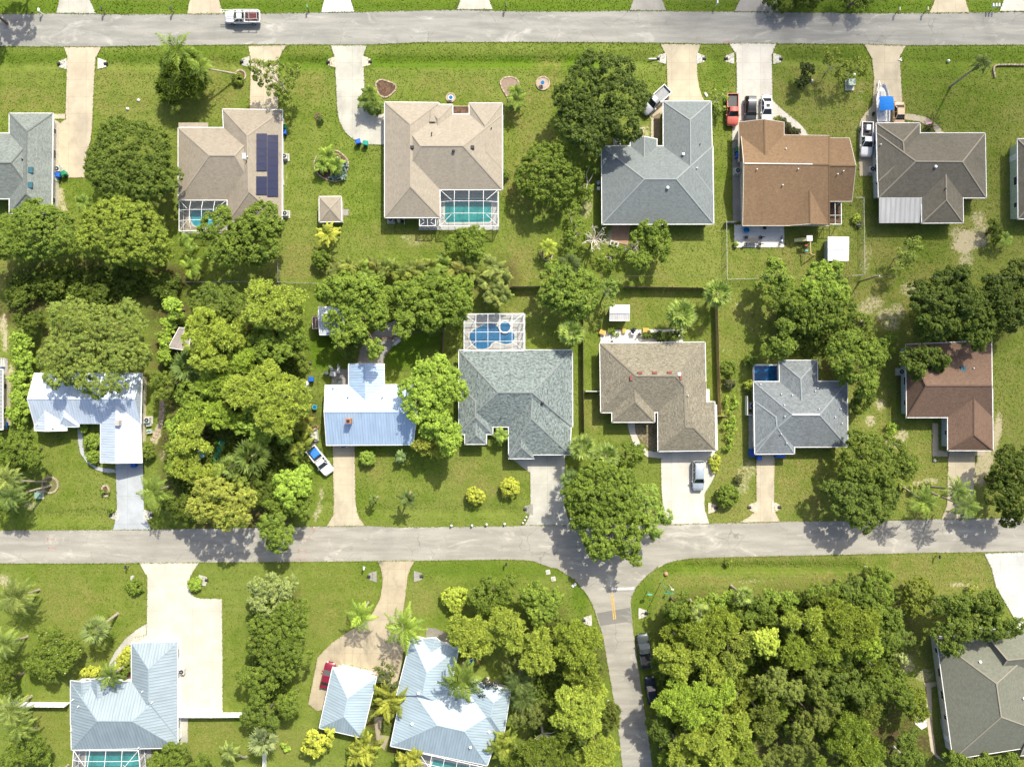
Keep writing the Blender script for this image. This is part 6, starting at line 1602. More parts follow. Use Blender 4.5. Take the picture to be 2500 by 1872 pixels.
def frond_arrays(R, origin, az, L, e0, droop, nl=26, lw=.075, ll=.75, vee=.5):
    """one pinnate frond: rachis strip plus paired leaflets"""
    ts = np.linspace(0.02, 1, 14); el = e0 - droop * ts ** 1.4
    st = L / 14; pts = [np.array(origin, float)]; 
    hz = np.array([math.cos(az), math.sin(az), 0])
    for e in el: pts.append(pts[-1] + st * (hz * math.cos(e) + np.array([0, 0, math.sin(e)])))
    pts = np.array(pts); seg = unit(pts[1:] - pts[:-1])
    u = np.linspace(.1, .985, nl); i = np.minimum((u * 14).astype(int), 13); fr = (u * 14 - i)[:, None]
    q = pts[i] * (1 - fr) + pts[i + 1] * fr; t = seg[i]; side = np.array([-hz[1], hz[0], 0])
    up = np.cross(side, t) * -1; up[up[:, 2] < 0] *= -1
    ln = ll * np.sin(np.clip(u * 1.05 + .18, 0, 1) * math.pi * .94) + .12
    P = []; N = []; T = []; Z = []; A = []
    for s_ in (-1, 1):
        dvec = unit(side * s_ * .85 + t * .6 + up * vee * .3 + np.array([0, 0, -.28]) + R.normal(size=(nl, 3)) * .1)
        P.append(q + dvec * (ln / 2)[:, None]); T.append(dvec); N.append(unit(up + side * s_ * .35 + R.normal(size=(nl, 3)) * .12)); Z.append(np.full(nl, lw) * R.uniform(.8, 1.3, nl)); A.append(ln)
    mids = (pts[1:] + pts[:-1]) / 2; upm = np.cross(side, seg) * -1
    P.append(mids); T.append(seg); N.append(unit(upm + 1e-3)); Z.append(np.full(14, .07)); A.append(np.full(14, st * 1.3))
    return np.concatenate(P), np.concatenate(N), np.concatenate(T), np.concatenate(Z), np.concatenate(A)

def palm(label, t, x, y, r, h, color, kind='pinnate', nf=18, base=None, group=None, droop=1.5, e0=(.1, 1.0), lw=.1, name=None, tilt=None):
    """crown centre and radius in tile pixels; the foot follows from the height unless given"""
    global TREES; TREES += 1
    R = np.random.default_rng(3000 + TREES)
    c = W(p(t, x, y), h); f = W(p(*base)) if base else Vector((c.x + R.uniform(-.3, .3), c.y + R.uniform(-.3, .3), 0))
    L = r * TK * S * (CAM_H - h) / CAM_H
    root = thing(name or {'pinnate': 'palm_tree', 'fan': 'fan_palm', 'areca': 'clumping_palm', 'cycad': 'palm_shrub'}[kind], label, 'palm', (f.x, f.y, 0), 0, group)
    off = np.array([f.x, f.y, 0]); acc = []
    ph = R.uniform(0, 6.28)
    if kind in ('pinnate', 'cycad'):
        for i in range(nf):
            az = ph + i * 2.399963 + R.uniform(-.2, .2); k = i / max(1, nf - 1)
            e = e0[0] + (e0[1] - e0[0]) * k; e += R.uniform(-.12, .12)
            acc.append(frond_arrays(R, (c.x, c.y, c.z), az, L * 1.22 * R.uniform(.85, 1.1) * (1 if k < .75 else .8), e, droop * R.uniform(.75, 1.15), 26, lw, L * .30))
    elif kind == 'areca':
        for i in range(nf):
            az = ph + i * 2.399963 + R.uniform(-.3, .3); d = R.uniform(0, .45) * L; a2 = R.uniform(0, 6.28)
            o = (c.x + math.cos(a2) * d, c.y + math.sin(a2) * d, h * R.uniform(.45, .85))
            acc.append(frond_arrays(R, o, az, max(1.4, L * .85) * R.uniform(.8, 1.2), R.uniform(.5, 1.25), R.uniform(1.3, 2.1), 22, lw, .62))
    else:
        P = []; N = []; T = []; Z = []; A = []
        for i in range(nf):
            az = ph + i * 2.399963; k = i / nf; e = -.55 + 1.75 * k + R.uniform(-.15, .15)
            dv = np.array([math.cos(az) * math.cos(e), math.sin(az) * math.cos(e), math.sin(e)]); pl = L * R.uniform(.42, .55)
            hub = np.array([c.x, c.y, c.z]) + dv * pl; side = np.array([-math.sin(az), math.cos(az), 0]); upv = np.cross(dv, side)
            P.append(np.array([c.x, c.y, c.z]) + dv * pl / 2); T.append(dv); N.append(upv); Z.append(.05); A.append(pl)
            for g in np.linspace(-1.25, 1.25, 15):
                d2 = unit(dv * math.cos(g) + side * math.sin(g) + np.array([0, 0, -.18]) + R.normal(size=3) * .07); l2 = L * .58 * (.75 + .25 * math.cos(g)) * R.uniform(.85, 1.1)
                P.append(hub + d2 * l2 / 2); T.append(d2); N.append(unit(upv * (1 if upv[2] > 0 else -1) + side * math.sin(g) * .5 + R.normal(size=3) * .12)); Z.append(L * .088); A.append(l2)
        acc.append((np.array(P), np.array(N), np.array(T), np.array(Z), np.array(A)))
    P = np.concatenate([a[0] for a in acc]) - off; N = np.concatenate([a[1] for a in acc]); T = np.concatenate([a[2] for a in acc]); Z = np.concatenate([a[3] for a in acc]); A = np.concatenate([a[4] for a in acc])
    ti = np.concatenate([np.full(len(a[0]), R.uniform(.15, .85)) for a in acc]) if len(acc) > 1 else np.repeat(R.uniform(.2, .8, nf), len(P) // nf + 1)[:len(P)]
    leaf_obj('fronds', P, N, T, Z, A / Z, ti + R.normal(0, .1, len(P)), FROND, root, color)
    mb = MB()
    if kind == 'areca':
        for i in range(7):
            a = R.uniform(0, 6.28); d = R.uniform(0, .4) * L; mb.tube([(c.x + math.cos(a) * d * .7, c.y + math.sin(a) * d * .7, 0), (c.x + math.cos(a) * d, c.y + math.sin(a) * d, h * .7)], [.06, .04], 6)
        mk('stems', mb.v, mb.f, PALMBARK, root, smooth=60)
    elif h > .9:
        mid = (Vector((f.x, f.y, 0)) + c) / 2; mid.x = f.x * .55 + c.x * .45; mid.y = f.y * .55 + c.y * .45
        q = .16 if kind != 'fan' else .2
        mb.tube([(f.x, f.y, -.1), (f.x, f.y, .3), mid, c], [q * 1.7, q * 1.2, q, q * .85], 9)
        mk('trunk', mb.v, mb.f, PALMBARK, root, smooth=60)
    return root

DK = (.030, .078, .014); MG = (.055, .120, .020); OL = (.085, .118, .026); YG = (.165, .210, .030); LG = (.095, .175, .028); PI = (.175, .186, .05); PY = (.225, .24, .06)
PF = (.085, .150, .025); PYF = (.16, .19, .035); SB = (.16, .19, .06)
# ------------------------------------------------------------------ trees of the gardens
GO = 'trees of the gardens'
tree('tall tree beyond the top left corner that shades the upper street', 'oak', ('A1', 60, -300, 190, 150), 10, DK)
tree('tree beyond the left end of the upper street', 'oak', ('A1', -130, 60, 130, 120), 8, DK)
tree('dense tall palm clump with spiky top rising over the upper street verge', 'reed', [('A1', 1480, 650, 195, 185), ('A1', 1490, 520, 130, 110)], 5.2, (.05, .12, .016), 'clumping_palm', 'palm')
palm('tall feathery palm spike on top of the dense palm clump', 'A1', 1470, 420, 170, 8, (.09, .16, .025), 'pinnate', 10, base=('A1', 1560, 560), e0=(.3, 1.2))
palm('palm leaning left over the lawn from a stone ring', 'A1', 1660, 560, 120, 5, (.085, .15, .03), 'pinnate', 11, base=('A1', 1985, 625))
tree('small bush in the stone ring left of the solar panel driveway', 'shrub', ('A1', 1960, 650, 45, 45), .9, OL, 'bush', 'bush')
tree('thin open branched tree over the solar panel driveway', 'airy', [('A2', 150, 620, 150, 110), ('A2', 250, 720, 150, 110), ('A2', 60, 590, 90, 90), ('A2', 330, 600, 90, 70), ('A2', 230, 800, 80, 50)], 7, (.09, .12, .03), tr=.16)
tree('large dense oak between the long beige driveway and the solar panel house', 'oak', [('A1', 1080, 1260, 340, 260), ('A1', 960, 1450, 230, 210), ('A1', 1290, 1480, 190, 220)], 9, (.052, .098, .022), tr=.35)
tree('broad olive oak at the left edge below the grey green house', 'oak', [('B1', 330, 360, 310, 220), ('B1', 40, 420, 160, 190)], 9, (.085, .125, .028), tr=.35)
tree('broad yellow green oak right of the olive one, over deep shade', 'oak', [('B1', 1000, 330, 360, 240), ('B1', 1120, 460, 330, 170), ('B1', 760, 450, 130, 130)], 9.5, (.115, .145, .024), tr=.35)
tree('olive green tree overhanging the aqua pool cage', 'broad', [('B2', 30, 380, 200, 220), ('B1', 1820, 330, 150, 150), ('B1', 1900, 520, 170, 130)], 8.5, (.062, .115, .024))
palm('light green bamboo like palm left of the pool tree, upper', 'B1', 1530, 440, 100, 4, (.12, .175, .04), 'areca', 14)
palm('light green bamboo like palm left of the pool tree, lower', 'B1', 1560, 640, 120, 4.5, (.10, .17, .03), 'areca', 18)
palm('pale palm tuft between the beige driveway end and the oaks', 'B1', 690, 120, 80, 3.5, (.12, .17, .04), 'cycad', 14)
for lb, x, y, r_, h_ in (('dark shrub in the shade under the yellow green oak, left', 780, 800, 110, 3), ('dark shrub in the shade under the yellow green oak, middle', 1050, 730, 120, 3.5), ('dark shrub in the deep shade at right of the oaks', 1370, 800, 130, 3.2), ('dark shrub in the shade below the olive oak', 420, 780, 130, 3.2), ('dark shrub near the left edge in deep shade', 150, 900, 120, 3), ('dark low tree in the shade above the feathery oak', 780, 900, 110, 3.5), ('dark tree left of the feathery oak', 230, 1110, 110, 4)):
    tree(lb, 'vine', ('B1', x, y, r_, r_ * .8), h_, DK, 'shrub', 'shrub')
tree('feathery pale oak spreading over the white metal roof', 'fine', [('B1', 620, 1060, 230, 150), ('B1', 960, 1130, 260, 180), ('B1', 650, 1380, 330, 200), ('B1', 1050, 1380, 200, 180), ('C1', 860, 30, 260, 110), ('C1', 480, 20, 110, 90), ('B1', 1090, 980, 60, 70)], 9.5, (.115, .145, .045), tr=.32)
for i, (x, y, r_) in enumerate(((175, 1280, 105), (190, 1440, 110), (185, 1600, 105), (175, 1740, 100), (165, 1860, 95))):
    tree('light green bushy tree %s the column along the left boundary' % ('at the top of', 'second down in', 'in the middle of', 'fourth down in', 'at the bottom of')[i], 'vine', ('B1', x, y, r_, r_ * .95), 3.6, LG, group='light green trees of the left boundary column')
tree('round dark green tree right of the shaded lot', 'broad', [('B1', 1800, 960, 230, 160), ('B1', 1960, 1010, 150, 120)], 7.5, (.038, .1, .022))
tree('small yellow green tree at the left of the wooded lot', 'vine', ('B1', 1440, 980, 85, 85), 5, YG)
tree('light green climber mound left of the rusty roof', 'vine', [('B1', 1400, 1130, 75, 70), ('B1', 1360, 1270, 60, 110), ('B1', 1360, 1390, 60, 40)], 3.2, LG)
tree('yellow green pine with rounded tufts beside the rusty roof', 'tuft', [('B1', 1700, 1120, 150, 110), ('B1', 1690, 1280, 135, 135), ('B1', 1880, 1220, 140, 90), ('B1', 1740, 1420, 140, 110)], 10.5, PY)
tree('small pine tuft at the right of the yellow green pine', 'tuft', [('B1', 2010, 1140, 70, 60), ('B1', 2000, 1270, 60, 60)], 8, PI)
palm('round fan palm below the rusty roof', 'B1', 1560, 1470, 150, 4.5, (.11, .15, .05), 'fan', 26)
tree('tall pale yellow pine at the top of the wooded lot', 'tuft', [('B2', 120, 900, 170, 120), ('B2', 230, 1030, 190, 130), ('B2', 60, 1050, 120, 110), ('B2', 380, 950, 60, 110)], 11, (.225, .25, .065))
tree('green tree beneath the tall pale yellow pine', 'broad', [('B2', 130, 1240, 180, 140), ('B2', 300, 1200, 150, 120), ('B2', 200, 1350, 150, 100)], 8, (.055, .13, .025))
tree('olive thin tree on the right edge of the wooded lot', 'fine', [('B2', 390, 1380, 80, 90), ('B2', 430, 1480, 60, 70)], 6, OL)
tree('large yellow green pine in the middle of the wooded lot', 'tuft', [('B2', 130, 1570, 150, 110), ('C2', 120, 130, 200, 150), ('C2', 320, 160, 150, 150), ('C2', 200, 330, 210, 110), ('C1', 2000, 130, 120, 110)], 10.5, (.21, .245, .06))
tree('pale yellow green tree between the two large pines of the wooded lot', 'tuft', [('B1', 2000, 1420, 120, 100), ('C1', 1830, 330, 120, 110)], 8, (.17, .2, .05))
tree('yellow green crown left of the large middle pine in the wooded lot', 'tuft', [('B1', 1780, 1600, 150, 110), ('C1', 1640, 290, 120, 90)], 8, (.15, .185, .045))
tree('light green crown below the large middle pine in the wooded lot', 'vine', [('C2', 60, 470, 120, 90), ('C2', 250, 470, 90, 70)], 6.5, (.12, .17, .035))
tree('olive crown above the small fan palm in the wooded lot', 'fine', [('C1', 1760, 800, 110, 80), ('C1', 2000, 860, 90, 70)], 6.5, (.12, .15, .04))
tree('olive tree right of the lawn path beside the wooded lot', 'fine', [('C1', 1360, 90, 110, 110), ('B1', 1340, 1570, 90, 70)], 7, OL)
tree('mid green tree in the heart of the wooded lot', 'vine', [('C1', 1620, 140, 180, 140), ('C1', 1750, 60, 150, 100), ('B1', 1950, 1560, 90, 90)], 7, MG)
tree('light green vine covered tree above the canoe', 'vine', [('C1', 1470, 420, 90, 110), ('C1', 1980, 380, 120, 80), ('C1', 2110, 380, 100, 110)], 6, LG)
tree('yellow green pine left of the canoe', 'tuft', [('C1', 1620, 440, 110, 80), ('C1', 1560, 560, 110, 80), ('C1', 1700, 560, 80, 60)], 9, PY)
tree('low yellow green pine below the canoe', 'tuft', [('C1', 1560, 720, 130, 110), ('C1', 1680, 800, 110, 80)], 8, PI)
tree('bright climber mass at the left of the lower wooded lot', 'vine', [('C1', 1430, 640, 60, 120), ('C1', 1420, 780, 60, 70)], 4, MG)
palm('large dark fan palm in the lower right of the wooded lot', 'C1', 2080, 650, 165, 5, (.065, .12, .03), 'fan', 26)
palm('small fan palm between the canoe and the large dark one', 'C1', 1900, 740, 100, 4, SB, 'fan', 18)
tree('big olive pine above the street with its shadow on the road', 'fine', [('C1', 1800, 920, 180, 110), ('C1', 1950, 980, 180, 110), ('C1', 1720, 1060, 150, 110), ('C1', 1920, 1130, 190, 110)], 12, (.165, .17, .05))
tree('dark tree between the olive pine and the street at its left', 'oak', [('C1', 1480, 1080, 130, 100), ('C1', 1580, 1150, 110, 70), ('C1', 1390, 1000, 90, 80)], 6, DK)
palm('queen palm with bent fronds right of the blue grey driveway', 'C1', 1270, 950, 140, 7, (.085, .14, .03), 'pinnate', 13, base=('C1', 1400, 900))
palm('yellow feather palms behind the white pickup, upper', 'C2', 400, 400, 110, 4.2, (.145, .15, .028), 'areca', 18)
palm('yellow feather palms behind the white pickup, lower', 'C2', 360, 580, 130, 4.2, (.13, .15, .03), 'areca', 18)
palm('dark feather palm left of the white pickup', 'C2', 300, 660, 100, 3.5, MG, 'areca', 14)
tree('bright yellow green round oak beside the white pickup', 'oak', [('C2', 330, 850, 190, 130), ('C2', 300, 970, 160, 90)], 8, (.15, .20, .02))
tree('mid green oak below the bright round oak', 'oak', [('C2', 360, 1070, 150, 110), ('C2', 200, 1060, 130, 80)], 6.5, MG)
tree('oak leaning over the lower street, left of the flared driveway', 'oak', [('C2', 180, 1180, 130, 90), ('C2', 240, 1320, 140, 110), ('C2', 120, 1230, 80, 80)], 8, (.075, .125, .028))
tree('dark undergrowth tree right of the olive pine', 'oak', [('C2', 60, 980, 90, 110), ('C1', 2140, 860, 60, 80)], 6, DK)
tree('dark oak at the left edge above the pale trunks', 'oak', [('C1', 170, 600, 200, 150), ('C1', 60, 530, 90, 80), ('C1', 300, 690, 90, 70)], 7.5, (.062, .105, .02))
palm('large needle fine palm crown with two pale bare trunks, upper', 'C1', 50, 850, 130, 6.5, (.125, .15, .045), 'pinnate', 22, base=('C1', 380, 862))
palm('large needle fine palm crown with two pale bare trunks, lower', 'C1', 90, 985, 125, 6.5, (.085, .125, .035), 'pinnate', 22, base=('C1', 422, 895))
tree('dark tree under the palm crowns at the left edge', 'fine', ('C1', 40, 1090, 90, 80), 5, OL)
# middle rear gardens
B2P = ((680, 680), (800, 640), (900, 690), (1010, 660), (1120, 640), (1220, 690), (1330, 660), (1440, 640), (1560, 640), (1680, 650), (1790, 640))
for i, (x, y) in enumerate(B2P):
    palm('arching feather palm of the long hedge below the light tan house lawn' if 0 < i < 10 else ('leftmost arching feather palm of the long hedge' if i == 0 else 'rightmost arching feather palm of the straight hedge'), 'B2', x, y, 122, 3.8, (.105 + .02 * (i % 2), .125 + .012 * (i % 3), .032), 'areca', 15, group='feather palms of the long hedge', lw=.2)
for i, (x, y, r_) in enumerate(((1960, 640, 140), (2060, 720, 110), (1930, 800, 120), (2040, 870, 100), (1960, 900, 80))):
    palm('tall yellowish feather palm %s at the right end of the palm hedge' % ('highest', 'rightmost', 'in the middle', 'low', 'lowest'[:6])[i], 'B2', x, y, r_, 5, (.14, .15, .045), 'areca', 16, group='tall feather palms at the hedge end', lw=.2)
tree('broad spreading green tree over the white blue shed', 'broad', [('B2', 720, 860, 200, 120), ('B2', 900, 900, 220, 160), ('B2', 760, 1060, 180, 110), ('B2', 1010, 1060, 140, 100), ('B2', 720, 1240, 85, 70), ('B2', 1010, 1310, 95, 80), ('B2', 870, 1180, 90, 70)], 9, (.075, .135, .022), tr=.3)
tree('broad spreading green tree left of the kidney pool cage', 'broad', [('B2', 1250, 890, 160, 120), ('B2', 1560, 860, 250, 150), ('B2', 1500, 1030, 240, 110), ('B2', 1260, 1080, 110, 90), ('B2', 1230, 1190, 60, 55), ('B2', 1720, 960, 100, 130)], 9, (.065, .128, .022), tr=.3)
tree('dark green shrub mass beneath the two broad trees', 'vine', [('B2', 760, 1330, 110, 80), ('B2', 1450, 1130, 170, 60)], 3.5, (.03, .09, .02), 'shrub', 'shrub')
tree('round glossy bush left of the palm hedge', 'shrub', ('B2', 555, 570, 88, 72), 2.6, (.035, .12, .018), 'bush', 'bush')
palm('yellow banana like palm below the square shed', 'B2', 610, 385, 105, 2.8, (.22, .23, .035), 'cycad', 14, lw=.2, droop=1.1)
tree('round citrus tree below the teal pool cage', 'oak', ('B2', 1760, 440, 178, 130), 5.5, (.085, .125, .022))
tree('bright green tree between the blue metal roof and the kidney pool house', 'broad', [('B2', 1480, 1480, 160, 110), ('C2', 1370, 80, 160, 110), ('C2', 1600, 60, 170, 150), ('C2', 1420, 220, 170, 120), ('C2', 1540, 400, 170, 110), ('C2', 1620, 560, 110, 80), ('C2', 1340, 340, 70, 50)], 9, (.105, .18, .03), tr=.28)
tree('small yellowish pine at the foot of the bright green tree', 'tuft', [('C2', 1400, 560, 95, 70), ('C2', 1520, 610, 60, 40)], 6, (.2, .19, .06))
tree('big round dark oak beside the grey pickup', 'broad', [('A3', 780, 620, 270, 150), ('A3', 600, 800, 190, 200), ('A3', 900, 830, 240, 220), ('A3', 640, 1030, 220, 180), ('A3', 920, 1040, 190, 130), ('A3', 620, 1180, 130, 80)], 9.5, (.032, .080, .02), tr=.4)
tree('round bush like tree in the side lawn below the big dark oak', 'oak', ('A3', 345, 1440, 255, 250), 7, (.082, .118, .022))
tree('thin vine like sapling left of the bare tree', 'airy', [('B3', 540, 180, 70, 120), ('B3', 560, 330, 90, 110), ('B3', 520, 430, 60, 90), ('B3', 620, 380, 50, 60)], 3.5, (.06, .12, .025))
tree('light shrub at the left wall of the L house', 'airy', [('A3', 640, 1570, 90, 100), ('A3', 700, 1400, 50, 80)], 3, MG, 'shrub', 'shrub')
tree('round tree behind the L house with an open side showing bare limbs', 'oak', [('B3', 1180, 380, 180, 120), ('B3', 1230, 500, 130, 130), ('B3', 1080, 590, 140, 60)], 6.5, (.085, .125, .022))
tree('sparse shrub below the bare tree', 'airy', [('B3', 820, 590, 110, 60), ('B3', 920, 520, 70, 60)], 2.2, MG, 'shrub', 'shrub')
palm('small yellow palm in a stone ring on the rear lawn', 'B3', 335, 490, 85, 2.2, (.2, .22, .04), 'cycad', 14, base=('B3', 320, 540))
tree('green tree on the board fence between the two lawns', 'broad', [('B3', 430, 740, 160, 130), ('B3', 560, 850, 190, 170), ('B3', 420, 920, 130, 120), ('B3', 620, 960, 90, 90)], 8, (.06, .13, .03))
tree('thin grey green tree right of the fence tree', 'airy', [('B3', 800, 870, 110, 110), ('B3', 850, 790, 80, 50)], 6, (.1, .14, .045))
palm('dark palm at the top of the fence tree', 'B3', 515, 625, 105, 6, (.035, .085, .025), 'pinnate', 12)
palm('shaggy fan palm at the corner of the tan board fence', 'B3', 1730, 865, 125, 5, SB, 'fan', 30)
palm('shaggy fan palm on the lawn with the white shed', 'B3', 1430, 1040, 130, 5, SB, 'fan', 30)
palm('shaggy fan palm beside the dark fence right of the kidney pool', 'B3', 525, 1190, 118, 4.6, SB, 'fan', 28)
palm('shaggy fan palm left of the two in front of the taupe house', 'C3', 615, 580, 120, 5, (.15, .18, .06), 'fan', 30)
palm('shaggy fan palm nearest the taupe house front path', 'C3', 810, 655, 122, 5, (.15, .18, .06), 'fan', 30)
palm('half hidden fan palm at the left of the big street oak', 'C3', 520, 850, 95, 4, (.09, .16, .06), 'fan', 22)
palm('small pale palm in the entry of the kidney pool house', 'C2', 2040, 480, 68, 2.6, (.15, .19, .05), 'cycad', 14)
tree('round green shrub right of the tan board fence', 'shrub', ('B3', 1822, 1485, 55, 70), 2, (.05, .11, .02), 'bush', 'bush')
tree('green shrub by the corner pool of the weathered house', 'shrub', ('B3', 2005, 1420, 48, 45), 1.8, (.045, .1, .02), 'bush', 'bush')
tree('red leaved shrub right of the tan board fence', 'shrub', ('B3', 1832, 1610, 42, 40), 1.2, (.2, .07, .04), 'bush', 'bush')
for i, (x, y) in enumerate(((1840, 210), (1830, 330), (1825, 440), (1810, 550))):
    tree('low hedge shrub %s beside the taupe house' % ('topmost of four', 'second of four', 'third of four', 'lowest of four')[i], 'airy', ('C3', x, y, 45, 60), 1.0, (.10, .17, .028), 'shrub', 'shrub', 'low hedge shrubs')
tree('yellow green shrub at the wall left of the weathered house', 'shrub', ('C3', 1995, 70, 30, 50), 1.4, (.14, .16, .03), 'bush', 'bush')
tree('yellow flowered shrub right of the silver blue minivan', 'shrub', [('C3', 1710, 690, 35, 50), ('C3', 1705, 760, 25, 25)], 1.1, (.23, .24, .04), 'bush', 'bush')
tree('round shrub on the verge right of the white driveway', 'shrub', ('C3', 1815, 980, 88, 88), 2.2, (.07, .12, .024), 'bush', 'bush')
tree('small red brown plant beside the narrow driveway', 'airy', ('C3', 1915, 840, 45, 40), .8, (.16, .09, .04), 'bush', 'bush')
tree('great street oak, darker upper left part of the crown', 'broad', [('C3', 780, 850, 250, 120), ('C3', 640, 960, 190, 170), ('C3', 850, 1000, 220, 150), ('C3', 700, 1160, 160, 100)], 9, (.06, .115, .018), tr=.4)
tree('great street oak, lower crown hanging over the junction', 'broad', [('C3', 800, 1250, 230, 150), ('C3', 950, 1170, 220, 130), ('C3', 760, 1400, 150, 80), ('C3', 980, 1360, 130, 110), ('C3', 1030, 1500, 60, 60)], 8.5, (.068, .125, .018), tr=.3)
tree('light airy tree right of the great street oak', 'fine', [('C3', 1120, 970, 120, 130), ('C3', 1150, 1130, 130, 120), ('C3', 1280, 1130, 90, 70), ('C3', 1200, 1260, 80, 60)], 7, (.12, .165, .05))
tree('dark green rounded tree left of the curved path of the taupe house', 'vine', ('C3', 990, 650, 130, 110), 5, (.045, .105, .02))
for lb, t, x, y, r_, col in (('yellow ball bush, left one on the front lawn', 'C2', 1826, 982, 72, (.30, .30, .045)), ('yellow ball bush, right one near the grey flared driveway', 'C2', 2115, 912, 76, (.26, .26, .05))):
    tree(lb, 'shrub', (t, x, y, r_, r_), 2.2, col, 'bush', 'bush', 'yellow ball bushes')
tree('round pale green bush right of the long beige lower driveway', 'shrub', ('C2', 935, 670, 58, 62), 2, (.12, .17, .045), 'bush', 'bush')
palm('small grey green palm in front of the blue metal house', 'C2', 1210, 655, 50, 2, (.11, .16, .07), 'cycad', 12)
palm('little palm on the front lawn, left of the larger one', 'C2', 985, 1005, 42, 3, (.06, .12, .03), 'cycad', 9)
palm('dark star shaped palm on the front lawn of the blue metal house', 'C2', 1270, 1000, 75, 4.5, (.055, .105, .03), 'pinnate', 9, droop=.9, lw=.16)
tree('little shrub under the rear eave of the white metal house', 'shrub', ('C1', 690, 425, 30, 28), 1, LG, 'bush', 'bush')
tree('round clipped shrub in the courtyard of the white metal house', 'shrub', [('C1', 765, 530, 68, 60), ('C1', 765, 660, 66, 42)], 1.7, (.11, .15, .025), 'bush', 'bush')
tree('shrub at the right corner of the white metal garage wing', 'shrub', ('C1', 1205, 610, 58, 75), 2.2, OL, 'bush', 'bush')
tree('plant in the oval stone ring by the blue grey driveway', 'airy', ('C1', 872, 935, 24, 40), .8, MG, 'bush', 'bush')
tree('small plant at the left culvert wall of the blue grey driveway', 'airy', ('C1', 915, 1095, 20, 22), .6, MG, 'bush', 'bush')
# right hand gardens
tree('dark round tree with pink blossom at the top of the right garden group', 'broad', [('B4', 150, 760, 140, 130), ('B4', 110, 640, 70, 50)], 7, (.07, .13, .016), flowers=((.45, .12, .12), 90))
tree('bright topped tree beside the flat roofed shed', 'broad', [('B4', 560, 760, 180, 130), ('B4', 420, 860, 130, 120), ('B4', 640, 870, 110, 90)], 7.5, (.10, .155, .014))
tree('dark green tree in the middle of the right garden group', 'broad', [('B4', 480, 1040, 200, 130), ('B4', 250, 960, 130, 120), ('B4', 660, 1020, 110, 120)], 8, (.048, .1, .018))
tree('lobed tree above the weathered house, left', 'broad', [('B4', 190, 1140, 90, 90), ('B4', 180, 1320, 140, 90)], 7, (.055, .11, .02), flowers=((.4, .1, .1), 20))
tree('broad tree right of the weathered house rear wing', 'broad', [('B4', 720, 1280, 160, 120), ('B4', 760, 1450, 190, 130), ('B4', 880, 1380, 120, 130), ('C4', 860, 60, 110, 80)], 8, (.068, .118, .018))
tree('small dark tree below the broad tree at the right wall of the weathered house', 'broad', ('C4', 850, 200, 95, 95), 4.5, DK)
tree('shadowed shrubs between the two right hand tree groups', 'vine', [('B4', 1050, 1300, 110, 90), ('B4', 1000, 1400, 60, 70)], 3, MG, 'shrub', 'shrub')
tree('small shrub on the pale dry lawn', 'airy', [('B4', 880, 1080, 70, 60), ('B4', 920, 1150, 60, 50)], 1.8, MG, 'shrub', 'shrub')
tree('huge dark oak, upper left crown, above the red brown roof', 'broad', [('B4', 1580, 750, 150, 130), ('B4', 1420, 930, 210, 140), ('B4', 1650, 920, 210, 150)], 9.5, (.04, .078, .018), tr=.4)
tree('huge dark oak, lower crown resting over the red brown roof', 'broad', [('B4', 1480, 1090, 200, 130), ('B4', 1750, 1120, 210, 150), ('B4', 1760, 1260, 90, 80), ('B4', 1370, 1120, 120, 80)], 9, (.045, .085, .018), tr=.4)
tree('dark oak at the right edge above the red brown house', 'broad', [('B4', 1960, 900, 150, 150), ('B4', 2040, 1080, 110, 100), ('B4', 1900, 800, 90, 80)], 9, (.038, .075, .018))
tree('olive tree cut by the right edge beside the dark oaks', 'broad', [('B4', 2090, 720, 140, 120), ('B4', 2170, 950, 110, 190), ('B4', 2150, 650, 90, 60)], 8.5, (.06, .088, .022))
tree('dark tree over the left corner of the red brown roof', 'broad', [('B4', 1340, 1390, 180, 90), ('B4', 1270, 1500, 90, 60), ('B4', 1470, 1430, 90, 60)], 6.5, (.042, .085, .018))
tree('dark conical shrub right of the mossy roofed house', 'oak', ('B4', 1955, 340, 62, 100), 2.8, DK, 'bush', 'bush')
palm('pale palm fronds beside the dark conical shrub', 'B4', 2040, 420, 80, 1.8, (.10, .16, .04), 'cycad', 9)
tree('pale feathery sapling in the middle of the dry lawn', 'airy', [('B4', 1260, 470, 80, 70), ('B4', 1210, 570, 90, 90), ('B4', 1150, 650, 70, 50)], 5.5, (.12, .15, .045), tr=.1)
tree('yellow shrub at the fence right of the brown house', 'shrub', ('B4', 815, 250, 36, 26), .9, (.22, .24, .03), 'bush', 'bush')
tree('small red leaved plant below the yellow fence shrub', 'airy', ('B4', 825, 305, 22, 22), .6, (.2, .09, .08), 'bush', 'bush')
tree('thin tree on the olive lawn, left crown', 'airy', [('A4', 590, 470, 75, 75), ('A4', 700, 550, 80, 55), ('A4', 690, 620, 60, 30)], 5.5, (.10, .125, .03), tr=.1)
tree('thin tree on the olive lawn, right crown nearest the boat driveway', 'airy', [('A4', 855, 500, 60, 50), ('A4', 850, 560, 70, 40), ('A4', 770, 600, 50, 30)], 5.5, (.10, .125, .03), tr=.1)
tree('dark conifer like shrub on the olive lawn', 'oak', [('A4', 400, 600, 70, 80), ('A4', 360, 680, 45, 40)], 3.2, (.018, .045, .012))
palm('single palm with a long leaning trunk at upper right', 'A4', 1850, 520, 80, 8, (.10, .13, .04), 'pinnate', 16, base=('A4', 1590, 715))
tree('dark tree hanging over the upper street at right', 'broad', [('A4', 240, -20, 150, 100), ('A4', 450, -30, 110, 80), ('A4', 350, 10, 70, 50)], 3.4, DK)
tree('olive tree hanging over the upper street beside the dark one', 'fine', [('A4', 880, 0, 90, 70), ('A4', 700, -20, 110, 60), ('A4', 850, 60, 40, 40)], 3.2, OL)
